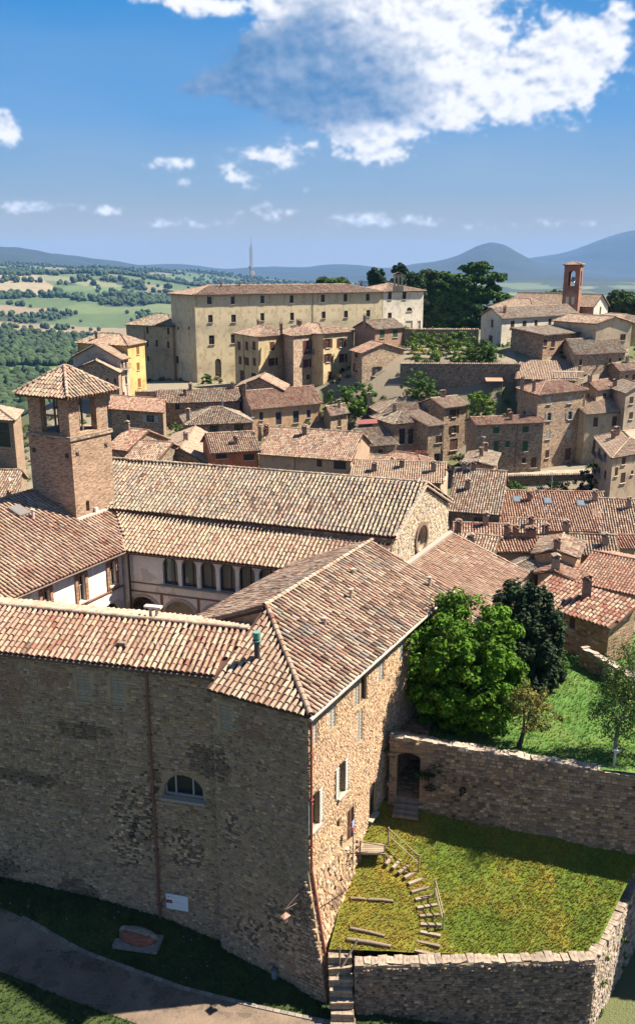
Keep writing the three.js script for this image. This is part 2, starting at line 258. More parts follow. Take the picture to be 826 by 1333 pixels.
// h: opening {s,y,w,h,st,arch}; e along the wall, n outwards
function fillOpening(parent, p0, e, n, h, far = true) {
  const c = V3(p0.x + e.x * h.s, h.y, p0.z + e.z * h.s), at = (ds, dy, dn) => c.clone().addScaledVector(e, ds).addScaledVector(EY, dy).addScaledVector(n, dn);
  const st = h.st, closed = ['s', 'g', 'w', 'b', 'o', 'd3', 'gc', 'cr'].includes(st), col = SH[st] ?? (st === 'gc' ? SH.grey : st === 'cr' ? SH.cream : SH.b);
  if (st === 'blind') return;
  if (st === 'd' || st === 'a' || st === 'n') {
    const door = part(parent, 'door', [obox(at(0, 0, -0.14), e, EY, n, h.w, h.h, 0.05), obox(at(-h.w * 0.25, h.h * 0.22, -0.105), e, EY, n, h.w * 0.36, h.h * 0.4, 0.03), obox(at(h.w * 0.25, h.h * 0.22, -0.105), e, EY, n, h.w * 0.36, h.h * 0.4, 0.03), obox(at(-h.w * 0.25, -h.h * 0.26, -0.105), e, EY, n, h.w * 0.36, h.h * 0.36, 0.03), obox(at(h.w * 0.25, -h.h * 0.26, -0.105), e, EY, n, h.w * 0.36, h.h * 0.36, 0.03)], wood(col));
    part(door, 'threshold', obox(at(0, -h.h / 2 + 0.03, 0.06), e, EY, n, h.w + 0.2, 0.08, 0.3), flat([0.42, 0.36, 0.29], 0.9));
    return door;
  }
  const fw = 0.06, g = [obox(at(0, h.h / 2 - fw / 2, -0.15), e, EY, n, h.w, fw, 0.07), obox(at(0, -h.h / 2 + fw / 2, -0.15), e, EY, n, h.w, fw, 0.07), obox(at(-h.w / 2 + fw / 2, 0, -0.15), e, EY, n, fw, h.h - 2 * fw, 0.07), obox(at(h.w / 2 - fw / 2, 0, -0.15), e, EY, n, fw, h.h - 2 * fw, 0.07)];
  if (!closed && h.w > 0.35) g.push(obox(at(0, 0, -0.15), e, EY, n, 0.05, h.h - 2 * fw, 0.05), obox(at(0, h.h * 0.12, -0.152), e, EY, n, h.w - 2 * fw, 0.04, 0.04));
  const win = part(parent, 'window', g, wood(h.frame ?? (st === 'p' ? [0.16, 0.12, 0.09] : [0.35, 0.28, 0.2])));
  part(win, 'pane', obox(at(0, 0, -0.17), e, EY, n, h.w - 0.02, h.h - 0.02, 0.015), glassDark);
  if (h.sill !== false) part(win, 'sill', obox(at(0, -h.h / 2 - 0.05, 0.05), e, EY, n, h.w + 0.24, 0.09, 0.22), flat([0.48, 0.41, 0.32], 0.9));
  if (closed) for (const k of [-1, 1]) part(win, 'shutter', leaf(at(k * h.w * 0.25, 0, -0.06), e, n, h.w * 0.485, h.h * 0.98), wood(col));
  else if (['r', 'r2', 'g2', 'gw', 'wo', 'x'].includes(st)) for (const k of [-1, 1]) part(win, 'shutter', leaf(at(k * (h.w / 2 + h.w * 0.26), 0, 0.045), e, n, h.w * 0.5, h.h), wood(col));
  return win;
}
// tiles
function tileGeo(seg, r0, r1, L, thick) {   // a half-round cover tile, crown up, wider end at +z, with a visible lip
  const pos = [], idx = [], N = seg;
  const ring = (r, z) => { const b = pos.length / 3; for (let i = 0; i <= N; i++) { const a = Math.PI * (0.04 + 0.92 * i / N); pos.push(-Math.cos(a) * r, Math.sin(a) * r * 1.12, z); } return b; };
  const a = ring(r1, -L / 2), b = ring(r0, L / 2), c = ring(r0, L / 2), d = ring(r0 - thick, L / 2);
  for (let i = 0; i < N; i++) { idx.push(a + i, b + i, a + i + 1, a + i + 1, b + i, b + i + 1); idx.push(c + i, d + i, c + i + 1, c + i + 1, d + i, d + i + 1); }
  const g = new THREE.BufferGeometry(); g.setAttribute('position', new THREE.Float32BufferAttribute(pos, 3)); g.setIndex(idx); g.computeVertexNormals(); return g;
}
const TILE_NEAR = tileGeo(7, 0.094, 0.078, 0.46, 0.024), TILE_FAR = tileGeo(4, 0.106, 0.086, 0.5, 0.025);
const CLAY = { cream: [0.60, 0.44, 0.31], pink: [0.52, 0.335, 0.235], rose: [0.445, 0.255, 0.175], red: [0.37, 0.15, 0.095], brown: [0.27, 0.17, 0.115], dark: [0.15, 0.105, 0.08], lichen: [0.46, 0.39, 0.28], moss: [0.36, 0.30, 0.15], ash: [0.38, 0.31, 0.245] };
const PAL = [
  [['cream', 5], ['pink', 5], ['rose', 3], ['red', 1], ['brown', 0.8], ['lichen', 1]],                    // 0 convent
  [['pink', 4], ['cream', 3], ['rose', 2], ['brown', 1.5], ['ash', 3], ['red', 0.6]],                          // 1 pink brown
  [['ash', 4], ['lichen', 2], ['brown', 3], ['pink', 2], ['dark', 0.8]],                                  // 2 grey
  [['pink', 5], ['cream', 5], ['lichen', 1], ['rose', 2], ['ash', 1]],                                     // 3 pale
  [['rose', 4], ['pink', 4], ['red', 2.5], ['cream', 2], ['brown', 1]],                                    // 4 red mixed
  [['red', 4], ['rose', 4], ['brown', 1.5], ['pink', 1.5]],                                                // 5 dark red
  [['lichen', 5], ['cream', 3], ['ash', 4], ['pink', 2], ['brown', 1.5], ['dark', 1.2], ['rose', 1]],      // 6 church
  [['rose', 4], ['pink', 4], ['cream', 2], ['brown', 1], ['lichen', 1]],                                   // 7 annex
];
const PALC = PAL.map((p) => { const tot = p.reduce((s, q) => s + q[1], 0); let a = 0; return p.map(([n, w]) => [(a += w / tot), CLAY[n]]); });
function clay(rp, r, x, z) {
  const t = clamp(r() * 0.56 + (fbm(x * 0.55 + 50, z * 0.55 + 20, 3) - 0.2) * 0.72, 0, 0.9999);
  let c = PALC[rp].find((q) => t <= q[0])?.[1] ?? PALC[rp][0][1];
  const k = 0.58 + 0.28 * r();
  return new THREE.Color().setRGB(c[0] * k, c[1] * k * (0.96 + 0.08 * r()), c[2] * k * (0.93 + 0.14 * r()));
}
// covers a roof plane (polygon whose first edge is the eave, seen from outside) with rows of cover tiles
function tilePlane(items, poly, rp, r, near, sp = near ? 0.275 : 0.3, row = near ? 0.36 : 0.42, single = null) {
  const e = poly[1].clone().sub(poly[0]).normalize(), nrm = new THREE.Vector3();
  for (let i = 0; i < poly.length; i++) { const a = poly[i], b = poly[(i + 1) % poly.length]; nrm.x += (a.y - b.y) * (a.z + b.z); nrm.y += (a.z - b.z) * (a.x + b.x); nrm.z += (a.x - b.x) * (a.y + b.y); }
  nrm.normalize(); if (nrm.y < 0) nrm.negate();
  const s = nrm.clone().cross(e).normalize(); if (s.y < 0) s.negate();
  const q = poly.map((p) => { const d = p.clone().sub(poly[0]); return [d.dot(e), d.dot(s)]; });
  const top = Math.max(...q.map((v) => v[1]));
  const down = s.clone().negate(), X = nrm.clone().cross(down).normalize();
  for (let j = 0, v = 0.14; v < top; v += row, j++) {
    let lo = 1e9, hi = -1e9;
    for (let i = 0; i < q.length; i++) { const a = q[i], b = q[(i + 1) % q.length]; if ((a[1] - v) * (b[1] - v) < 0) { const u = a[0] + (b[0] - a[0]) * (v - a[1]) / (b[1] - a[1]); lo = Math.min(lo, u); hi = Math.max(hi, u); } }
    if (hi <= lo) continue;
    for (let k = Math.ceil((lo + 0.04) / sp); k * sp < hi - 0.02; k++) {
      const u = k * sp, wob = (vnoise(u * 0.7, v * 0.4 + 9) - 0.5) * 0.05;
      const p = poly[0].clone().addScaledVector(e, u + (r() - 0.5) * 0.03 + wob).addScaledVector(s, v + (r() - 0.5) * 0.05).addScaledVector(nrm, 0.014 + r() * 0.016 + wob * 0.3 + (near ? 0.05 * vnoise(u * 0.45 + 3, v * 0.5) + (r() < 0.02 ? 0.03 : 0) : 0));
      const tilt = 0.05 + (r() - 0.5) * 0.07, yaw = (r() - 0.5) * 0.12 * (r() < 0.04 ? 3 : 1);
      const Z = down.clone().addScaledVector(nrm, tilt).addScaledVector(X, yaw).normalize(), Y = nrm.clone().addScaledVector(down, -tilt).normalize(), XX = Y.clone().cross(Z).normalize();
      const it = [frameM(p, XX, Y, Z, 0.95 + r() * 0.12, 0.9 + r() * 0.2, 1), clay(rp, r, p.x, p.z)];
      if (single && single.take(p)) single.list.push(it); else items.push(it);
    }
  }
}
function capLine(items, a, b, rp, r, scale = 1.25, list = null) {   // ridge or hip caps from a up to b
  const d = b.clone().sub(a), L = d.length(), dir = d.clone().normalize(), n = Math.max(1, Math.round(L / 0.38));
  const side = EY.clone().cross(dir).normalize(), up = dir.clone().cross(side).normalize();
  for (let i = 0; i < n; i++) { const p = a.clone().addScaledVector(dir, (i + 0.5) * L / n).addScaledVector(up, 0.07 + r() * 0.02); const Z = dir.clone().negate().addScaledVector(up, 0.05 + (r() - 0.5) * 0.04).normalize(), X = up.clone().cross(Z).normalize(), Y = Z.clone().cross(X); (list ?? items).push([frameM(p, X, Y, Z, scale, scale, 1.02), clay(rp, r, p.x, p.z)]); }
}
const clayMats = new Map();
function singles(parent, name, geo, list) {   // tiles that can be told apart are meshes of their own
  const o = originOf(parent);
  for (const [m, c] of list) {
    const key = [c.r, c.g, c.b].map((v) => Math.round(v * 14)).join(); if (!clayMats.has(key)) clayMats.set(key, new THREE.MeshStandardMaterial({ color: c.clone().multiplyScalar(ALBEDO), roughness: 0.92 }));
    const t = shade(new THREE.Mesh(geo, clayMats.get(key))); t.name = name; t.applyMatrix4(m); t.position.sub(o); parent.add(t);
  }
}
// a thin roof deck under the tiles: planes are polygons; sides close only free edges
function deckGeo(planes, th = 0.14) {
  const key = (a, b) => [a, b].map((p) => `${p.x.toFixed(2)},${p.y.toFixed(2)},${p.z.toFixed(2)}`).sort().join('|'), count = new Map();
  for (const pl of planes) pl.forEach((p, i) => { const k = key(p, pl[(i + 1) % pl.length]); count.set(k, (count.get(k) ?? 0) + 1); });
  const out = [];
  for (const pl of planes) {
    const e = pl[1].clone().sub(pl[0]).normalize(), n = e.clone().cross(pl[pl.length - 1].clone().sub(pl[0])).normalize(), s = n.clone().cross(e);
    out.push(polyGeo(pl, e, s), polyGeo(pl.map((p) => p.clone().setY(p.y - th)), e, s));
    pl.forEach((p, i) => { const b = pl[(i + 1) % pl.length]; if (count.get(key(p, b)) > 1) return; const ed = b.clone().sub(p).normalize(); out.push(polyGeo([p, b, b.clone().setY(b.y - th), p.clone().setY(p.y - th)], ed, EY)); });
  }
  return out.map((g) => (g.index ? g.toNonIndexed() : g));
}
// roof planes over a parallelogram (corner o, ridge direction a, across b, both as full vectors), eave height y, slope, overhang
function roofPlanes(type, o, a, b, y, sl, oh) {
  const la = a.length(), lb = b.length(), ua = a.clone().divideScalar(la), ub = b.clone().divideScalar(lb), sin = Math.abs(ua.x * ub.z - ua.z * ub.x);
  const at = (s, t, yy) => V3(o.x + ua.x * s + ub.x * t, yy, o.z + ua.z * s + ub.z * t), ye = y - sl * oh * sin, A0 = -oh, A1 = la + oh, B0 = -oh, B1 = lb + oh;
  if (type === 'shed') { const yt = y + sl * lb * sin + sl * oh * sin * 0.3; return { planes: [[at(A0, B0, ye), at(A1, B0, ye), at(A1, lb + oh * 0.3, yt), at(A0, lb + oh * 0.3, yt)]], caps: [], top: yt }; }
  const yr = y + sl * lb / 2 * sin;
  if (type === 'gable') { const r0 = at(A0, lb / 2, yr), r1 = at(A1, lb / 2, yr); return { planes: [[at(A0, B0, ye), at(A1, B0, ye), r1, r0], [at(A1, B1, ye), at(A0, B1, ye), r0, r1]], caps: [[r0, r1]], top: yr }; }
  const ins = Math.min(lb / 2, la / 2 - 0.05), c = [at(A0, B0, ye), at(A1, B0, ye), at(A1, B1, ye), at(A0, B1, ye)], r0 = at(ins, lb / 2, yr), r1 = at(la - ins, lb / 2, yr);
  return { planes: [[c[0], c[1], r1, r0], [c[2], c[3], r0, r1], [c[1], c[2], r1], [c[3], c[0], r0]], caps: [[r0, r1], [c[0], r0], [c[1], r1], [c[2], r1], [c[3], r0]], top: yr };
}
function makeRoof(parent, R, rp, r, near = false, name = 'roof', label) {
  const roof = part(parent, name, deckGeo(R.planes), deckMat, label), items = [];
  for (const pl of R.planes) tilePlane(items, pl, rp, r, near);
  for (const [a, b] of R.caps) if (a.distanceTo(b) > 0.3) capLine(items, a, b, rp, r);
  instanced(roof, 'roof_tiles', near ? TILE_NEAR : TILE_FAR, tileMat, items);
  return roof;
}
function chimney(parent, x, y, z, w, h, c, r) {
  const b = 0.5, g = [box(x, y + h / 2 - b, z, w, h + b * 2, w * 0.85), box(x, y + h + b - b + 0.03, z, w + 0.16, 0.09, w * 0.85 + 0.16)];
  for (const [dx, dz] of [[-1, -1], [1, -1], [-1, 1], [1, 1]]) g.push(box(x + dx * w * 0.36, y + h + 0.2, z + dz * w * 0.3, w * 0.18, 0.26, w * 0.18));
  g.push(obox(V3(x - w * 0.27, y + h + 0.42, z), V3(0.94, 0.34, 0), V3(-0.34, 0.94, 0), EZ, w * 0.72, 0.07, w + 0.2), obox(V3(x + w * 0.27, y + h + 0.42, z), V3(0.94, -0.34, 0), V3(0.34, 0.94, 0), EZ, w * 0.72, 0.07, w + 0.2));
  return part(parent, 'chimney', g, wallMat('brick', c));
}
// ------------------------------------------------------------------ hill, valley and mountains
const hillL = [[0, -1.5], [30, -1.5], [60, 0], [100, 1], [112, 2], [140, 1.0], [150, 2.6], [160, 6], [170, 8], [200, 6.8], [230, 6], [300, -20], [420, -60]], hillR = [[0, -1.5], [30, -1.5], [60, 0], [90, 0.3], [98, -2.5], [122, -4], [140, -4.6], [143, -2.3], [153, -2.2], [158, 4], [162, 8.6], [164, 9.0], [165.5, 13.5], [172, 15.3], [179, 16.5], [190, 14], [212, 17.5], [240, 15], [310, -15], [430, -60]];
function valleyY(x, z) {
  const d = Math.hypot(x, z), az = Math.atan2(x, -z) * 57.3, left = 1 - sm(-2, 10, az);
  let y = -62 + (fbm(x / 420 + 5, z / 420 + 2, 4) - 0.5) * 34 + (fbm(x / 1500 + 8, z / 1500, 3) - 0.5) * 40;
  y += left * (58 * sm(1500, 3100, d) * sm(-4, -14, az) + 30 * sm(1800, 3600, d) - 18 * sm(3200, 3900, d));
  y += sm(3600, 5600, d) * (70 * Math.pow(fbm(az / 7 + 3, 1.5 + d / 4000, 3), 1) + 10) * (1 - 0.3 * sm(-8, 0, az));
  const ridge = (a, w, h, d0, d1) => h * Math.exp(-(((az - a) / w) ** 2)) * sm(d0, d1, d) * (1 - 0.5 * sm(d1, d1 * 1.3, d));
  const rough = 0.86 + 0.28 * fbm(az / 2.2 + 20, d / 1500, 4);
  y += rough * (ridge(10.9, 2.7, 275, 6200, 8600) + ridge(15, 3.0, 70, 6400, 8800) + ridge(6.5, 3.0, 105, 6200, 8600) + ridge(19.3, 5.2, 420, 8600, 11500) + ridge(26, 6, 330, 8600, 11500) + ridge(1.5, 2.6, 110, 7000, 9200) + ridge(-3, 2.4, 95, 7600, 9800) + ridge(-8, 3.2, 80, 7600, 9600) + ridge(-14, 4, 60, 6000, 8000) + ridge(-19, 4, 105, 5000, 7000) + ridge(-27, 6, 120, 5000, 7000) + ridge(38, 8, 260, 8600, 11500) + ridge(55, 10, 200, 7000, 9500) + ridge(-42, 9, 160, 6000, 8000) + ridge(-60, 10, 180, 6000, 8000) + ridge(80, 14, 200, 7000, 9500) + ridge(-85, 14, 200, 7000, 9500));
  return y;
}
function terrainY(x, z) {
  const D = -z, q = Math.hypot((x - 12) / 92, (z + 110) / 165), t = sm(0.72, 2.3, q), fl = sm(-5, 18, x);
  let hy = lerp(table(D, hillL), table(D, hillR), fl); if (D < 0) hy = -1.5;
  const side = x < -48 ? (x + 48) * 0.32 : 0;
  return lerp(hy + Math.max(side, -30), valleyY(x, z), t);
}
const HOUSES = [
["palazzo","palazzo","long four-storey yellow plastered palazzo with small grey windows and a hipped tile roof",[-26.49,-192.0],[-33.36,-202.66],[15.84,-217.6],26.14,7.33,"hip",0.26,0.55,"plaster",[0.66,0.55,0.37],1,[["R",3.47,24.79,1.09,1.63,"p"],["R",9.11,24.7,0.94,1.65,"p"],["R",16.48,24.74,0.98,1.68,"p"],["R",24.04,24.71,1.01,1.71,"p"],["R",32.43,24.75,1.06,1.75,"p"],["R",38.76,24.83,1.09,1.78,"p"],["R",45.18,24.82,1.12,1.62,"p"],["R",3.6,20.86,1.1,1.64,"p"],["R",9.19,20.79,1.13,1.67,"p"],["R",16.41,20.94,0.98,1.7,"p"],["R",24.11,20.83,1.02,1.73,"p"],["R",32.65,20.96,1.06,1.59,"p"],["R",38.91,20.99,1.1,1.62,"p"],["R",45.37,21.01,1.13,1.64,"p"],["R",3.71,16.3,1.29,2.0,"p"],["R",8.96,16.35,1.14,2.03,"p"],["R",5.08,10.17,1.5,3.91,"a"],["L",10.86,11.32,2.17,1.59,"p"],["L",9.24,18.51,0.93,0.69,"p"],["L",3.44,18.82,0.89,0.67,"p"]],[[-21.59,27.42,-200.74],[-17.69,27.54,-203.63]],[]],
["palazzo_wing","palazzo","white plastered end of the palazzo with a small lunette window and blind arches below",[16.0,-217.8],[9.26,-229.5],[26.77,-225.21],26.21,14.96,"hip",0.26,0.5,"plaster",[0.8,0.73,0.62],1,[["R",2.13,25.09,1.21,1.83,"p"],["R",6.8,25.11,1.24,1.86,"p"],["R",2.27,20.1,1.22,1.86,"p"],["R",8.55,21.71,1.76,0.94,"lun"],["R",8.57,17.65,2.28,2.47,"blind"],["R",11.89,17.54,1.03,2.49,"blind"]],[[11.45,27.23,-233.54]],[]],
["house","house","tall dark weathered annex beside the palazzo with a pale hipped roof",[-32.99,-200.51],[-44.98,-207.62],[-27.68,-209.45],18.98,7.87,"hip",0.42,0.35,"plaster",[0.38,0.31,0.2],2,[["L",7.4,17.71,0.7,1.58,"p"],["L",1.2,17.74,0.68,1.55,"p"],["L",7.61,14.72,0.7,1.59,"p"],["L",4.81,14.83,0.69,1.58,"p"],["L",1.39,14.62,0.68,1.57,"p"],["L",7.62,11.18,0.71,1.25,"p"]],[],[]],
["house","house","bright yellow house with orange shutters and hipped roof at the edge of the valley",[-36.24,-167.56],[-47.7,-174.78],[-34.51,-175.35],17.36,8.72,"hip",0.42,0.35,"plaster",[0.64,0.44,0.17],1,[["R",0.51,16.02,1.04,1.29,"o"],["R",4.61,15.88,1.45,1.47,"o"],["R",4.38,12.84,1.45,1.48,"o"],["R",0.44,12.95,1.04,1.3,"o"],["R",0.36,9.86,1.05,1.9,"o"],["R",4.5,9.58,1.46,1.79,"o"]],[[-43.67,18.03,-174.11]],[]],
["house","house","narrow pinkish house with a white balcony front beside the yellow house",[-36.81,-163.5],[-46.92,-167.92],[-35.99,-166.45],15.14,7.51,"gableR",0.45,0.35,"plaster",[0.58,0.46,0.37],3,[["R",0.6,13.94,0.9,1.41,"d"],["R",1.98,13.95,0.76,1.43,"d"],["R",0.35,10.8,0.75,1.42,"p"],["R",1.75,10.93,0.76,1.44,"p"],["R",0.5,8.32,0.76,1.15,"p"]],[],[]],
["house","house","low house with a shallow pale gable roof below the balcony house",[-36.59,-160.0],[-46.16,-166.15],[-36.77,-163.08],13.11,6.58,"gableR",0.4,0.35,"stone",[0.43,0.31,0.22],3,[["L",2.94,11.22,0.6,1.0,"p"],["L",0.94,11.36,0.6,1.0,"p"]],[],[]],
["house","house","yellow palazzo with a deep diagonal shadow and few shutters, at the corner of the square",[-11.57,-172.0],[-17.23,-182.92],[-5.33,-179.82],18.63,9.34,"hip",0.33,0.35,"plaster",[0.56,0.44,0.25],1,[["L",9.96,16.13,1.66,1.72,"s"],["L",5.89,16.42,1.6,1.69,"s"],["L",2.17,16.69,1.54,1.66,"s"],["L",9.53,13.19,1.66,1.58,"s"],["L",6.07,13.33,2.41,1.55,"s"],["L",2.14,13.53,1.54,1.52,"s"],["L",8.69,10.11,2.48,2.23,"d"],["L",2.67,10.58,2.34,1.39,"p"],["R",4.03,16.52,1.39,1.66,"s"],["R",4.2,13.39,2.79,1.53,"r"]],[[-12.3,20.11,-183.12],[-7.11,20.11,-173.12]],[]],
["house","house","pinkish stone-faced house with a tall red-shuttered balcony window",[-4.66,-169.33],[-8.35,-182.01],[1.08,-177.23],18.97,7.88,"hip",0.33,0.35,"stone",[0.5,0.38,0.29],1,[["R",4.69,16.46,3.05,2.69,"r"],["R",4.42,13.33,2.55,1.66,"r"],["R",4.79,10.57,1.28,0.91,"p"]],[[-3.97,20.21,-180.51],[-3.52,20.21,-178.97]],[]],
["house","house","yellow house with open red shutters and an arched doorway",[1.14,-172.5],[-8.6,-179.76],[7.46,-180.18],19.18,10.19,"hip",0.3,0.35,"plaster",[0.66,0.52,0.29],1,[["R",1.43,17.17,2.67,1.8,"r"],["R",5.75,17.06,2.77,1.83,"r"],["R",1.44,14.31,2.44,1.66,"r"],["R",6.3,13.95,2.54,1.7,"r"],["R",2.2,10.76,1.48,1.69,"d"],["R",6.21,11.02,1.79,2.02,"a"]],[],[]],
["house","house","brick house with green shutters and a grey tile roof below the white palazzo end",[11.37,-174.0],[7.51,-179.57],[17.66,-181.07],19.98,13.67,"gableR",0.42,0.35,"brick",[0.36,0.235,0.16],2,[["R",2.27,18.82,1.51,1.51,"g"],["R",6.62,18.74,1.57,1.54,"g"]],[[9.34,21.19,-176.08]],[]],
["house","house","stone house with a long balcony, two glazed doors and a red patched roof",[8.35,-164.0],[6.55,-169.86],[16.82,-171.32],16.23,8.61,"gableL",0.28,0.35,"stone",[0.42,0.33,0.24],4,[["R",4.03,12.51,2.48,1.61,"x"],["R",8.78,11.87,2.79,2.24,"x"],["R",4.22,9.27,0.83,1.04,"p"],["L",3.78,12.99,2.65,1.61,"p"],["L",3.2,15.52,1.31,1.01,"p"]],[],[]],
["house","house","long white plastered house with brown windows, low grey roof and a gabled end",[36.89,-177.0],[35.21,-190.54],[57.41,-195.26],21.89,12.91,"gableR",0.3,0.35,"plaster",[0.72,0.645,0.53],2,[["R",3.58,20.55,1.3,1.38,"b"],["R",7.67,20.39,1.34,1.4,"b"],["R",11.73,20.39,1.1,1.42,"b"],["R",16.74,20.52,1.14,1.45,"b"],["R",22.57,20.39,1.04,1.39,"b"],["R",25.54,20.53,0.91,1.16,"b"],["R",3.79,17.16,1.18,1.4,"b"],["R",7.76,17.04,2.43,1.42,"b"],["R",11.87,16.83,1.11,1.44,"b"],["R",5.94,14.08,3.47,1.74,"b"],["R",13.57,14.17,1.41,1.46,"b"],["L",6.08,20.49,1.5,1.54,"b"],["L",6.55,17.33,2.52,1.4,"b"],["L",12.29,17.07,2.68,1.44,"b"]],[[38.21,22.6,-181.3]],[]],
["house","house","small brick house with twin windows stepping down below the white house",[43.23,-168.44],[38.32,-174.31],[55.26,-178.52],19.17,13.49,"shedB",0.12,0.35,"stone",[0.45,0.31,0.21],2,[["R",0.67,17.62,1.23,1.17,"b"],["R",3.18,17.27,1.25,1.18,"b"],["R",9.45,19.05,0.79,1.05,"p"],["R",3.15,14.47,0.76,1.34,"p"]],[],[]],
["house","house","stone house with a broad grey mottled roof and four brown windows",[47.95,-163.0],[48.29,-176.61],[59.28,-168.93],16.04,8.74,"gableR",0.36,0.35,"stone",[0.5,0.39,0.285],2,[["R",1.5,14.48,0.68,1.15,"b"],["R",8.98,14.28,0.6,1.17,"b"],["R",11.6,14.23,0.71,1.18,"b"],["R",3.09,11.46,1.17,1.31,"b"],["R",7.74,11.35,1.2,1.33,"b"]],[],[]],
["house","house","plastered house with a dormer loggia at the top of the stone lane",[54.31,-172.0],[48.8,-182.83],[62.69,-176.26],21.13,13.87,"gableL",0.25,0.35,"plaster",[0.6,0.48,0.34],1,[["R",7.27,18.24,1.46,1.21,"b"],["R",5.56,17.1,1.24,1.06,"b"]],[],[]],
["house","house","ochre orange house half hidden behind the hilltop roofs",[64.74,-188.5],[60.2,-201.21],[72.68,-191.33],20.5,12.23,"hip",0.3,0.35,"plaster",[0.55,0.36,0.17],3,[],[],[]],
["house","house","low shed with a large freshly relaid mottled roof under timber scaffolding",[36.89,-161.0],[39.18,-168.51],[46.84,-157.96],11.86,9.02,"shedB",0.32,0.35,"stone",[0.34,0.28,0.21],3,[],[],[]],
["house","house","tall square stone house with a pyramidal roof and pale shutters",[37.25,-146.0],[35.77,-154.47],[47.33,-152.79],10.93,-2.23,"hip",0.34,0.35,"stone",[0.46,0.35,0.255],4,[["R",2.78,9.67,1.06,1.33,"w"],["R",8.1,9.37,1.11,1.36,"w"],["R",3.09,6.8,0.97,1.35,"wo"],["R",8.43,6.51,1.01,1.37,"wo"],["R",3.13,3.64,1.18,1.5,"w"],["R",8.61,3.21,1.23,1.53,"w"],["R",3.29,0.23,0.99,1.38,"b"],["R",8.74,-0.47,1.65,2.26,"d"],["L",5.19,6.85,1.16,0.8,"p"]],[[37.0,11.66,-148.4],[35.16,12.22,-149.15]],[]],
["house","house","stone house with bright green shutters and a long low roof",[26.44,-142.0],[25.5,-146.2],[38.13,-144.63],6.51,-1.72,"gableR",0.34,0.35,"stone",[0.37,0.295,0.22],4,[["R",3.49,5.35,1.1,1.04,"g"],["R",8.77,5.27,1.12,1.05,"g"],["R",3.59,2.54,0.83,1.97,"g"],["R",5.65,2.91,0.7,1.05,"g"],["R",8.9,2.37,0.92,1.86,"g"],["R",3.6,-0.04,0.7,0.93,"b"],["R",8.86,-0.09,0.71,0.94,"p"],["R",10.67,-0.57,1.0,1.88,"d"]],[[32.41,7.23,-145.5],[32.44,6.79,-144.18]],[]],
["house","house","cream house with two balcony doors between the tall stone house and the lane",[46.91,-150.29],[43.46,-158.49],[54.76,-153.59],6.99,-2.36,"gableR",0.42,0.35,"plaster",[0.58,0.47,0.32],3,[["R",2.28,5.28,1.02,1.65,"b"],["R",6.47,5.21,1.04,1.67,"b"],["R",2.56,1.05,0.95,2.1,"d"]],[],[]],
["house","house","tall grey rendered house with a double gable above the lane",[53.86,-151.14],[53.53,-161.0],[60.53,-156.07],10.5,2.46,"gableL",0.34,0.35,"plaster",[0.46,0.37,0.28],2,[["R",1.82,8.99,1.15,1.24,"b"],["R",2.16,6.23,1.16,1.26,"b"]],[[54.03,10.63,-157.79]],[]],
["house","house","stone house with iron balconies and a hipped roof at the end of the lane",[42.48,-122.0],[44.91,-137.69],[50.96,-127.67],5.16,-2.88,"hip",0.34,0.35,"plaster",[0.52,0.39,0.28],3,[["L",11.81,3.55,2.08,1.22,"d"],["L",6.25,4.21,1.92,1.28,"d"],["L",10.33,0.91,2.05,1.1,"d"],["L",4.74,1.46,1.88,1.26,"b"],["R",2.54,4.29,0.89,1.05,"b"],["R",1.1,2.87,0.7,1.28,"b"],["R",2.75,1.73,1.07,1.54,"b"],["R",4.79,2.28,0.55,0.59,"p"]],[[46.82,6.02,-133.62],[45.86,5.75,-132.44]],[]],
["house","house","ochre and stone house with a long ridge and small windows below the garden wall",[11.28,-152.0],[9.36,-161.5],[22.98,-156.9],6.85,0.21,"hip",0.36,0.35,"plaster",[0.5,0.37,0.24],2,[["L",7.9,5.33,1.94,1.28,"b"],["L",2.48,5.49,1.56,1.1,"b"]],[[9.31,8.45,-156.0],[23.21,8.16,-160.96]],[]],
["house","house","tall narrow stone house with brown shutters and doors on three levels",[22.33,-152.0],[18.64,-157.35],[27.07,-155.27],7.8,-0.21,"gableR",0.36,0.35,"stone",[0.42,0.32,0.235],3,[["R",2.45,6.49,2.25,1.39,"r2"],["R",2.62,3.56,2.26,1.4,"r2"],["R",2.69,0.75,1.89,2.13,"d"]],[[22.8,8.97,-156.26]],[]],
["house","house","porch house with a tiled pavilion roof and an open dark loggia",[12.95,-144.4],[9.7,-151.82],[18.93,-147.72],6.23,1.08,"hip",0.4,0.35,"stone",[0.36,0.29,0.22],2,[["R",1.64,3.85,1.27,2.66,"p"],["R",3.47,3.68,1.12,2.68,"p"],["R",4.99,3.81,0.81,1.88,"p"]],[[13.41,7.3,-150.01]],[]],
["house","house","small square stone turret house with a curled tile roof",[18.57,-143.6],[15.04,-149.35],[21.39,-145.33],5.98,-0.35,"shedB",0.2,0.35,"stone",[0.4,0.31,0.225],3,[["R",2.35,3.39,1.34,1.2,"b"],["R",2.08,0.36,1.18,1.21,"p"]],[],[]],
["house","house","low outbuilding with a corrugated lean-to tile roof and dark door",[8.23,-140.18],[6.35,-145.24],[12.94,-141.93],3.25,0.14,"shedB",0.34,0.35,"stone",[0.34,0.28,0.21],2,[["R",2.39,1.65,0.84,1.56,"p"]],[],[]],
["house","house","salmon plastered house with dark blue doors and a long terrace",[-11.34,-149.43],[-14.46,-160.79],[0.56,-156.9],7.93,3.88,"gableR",0.4,0.35,"plaster",[0.58,0.37,0.22],4,[["R",1.79,6.43,0.76,1.49,"n"],["R",5.26,5.71,1.17,2.33,"n"],["R",8.83,5.68,1.2,2.22,"n"],["R",11.5,6.0,0.82,1.54,"n"]],[],[]],
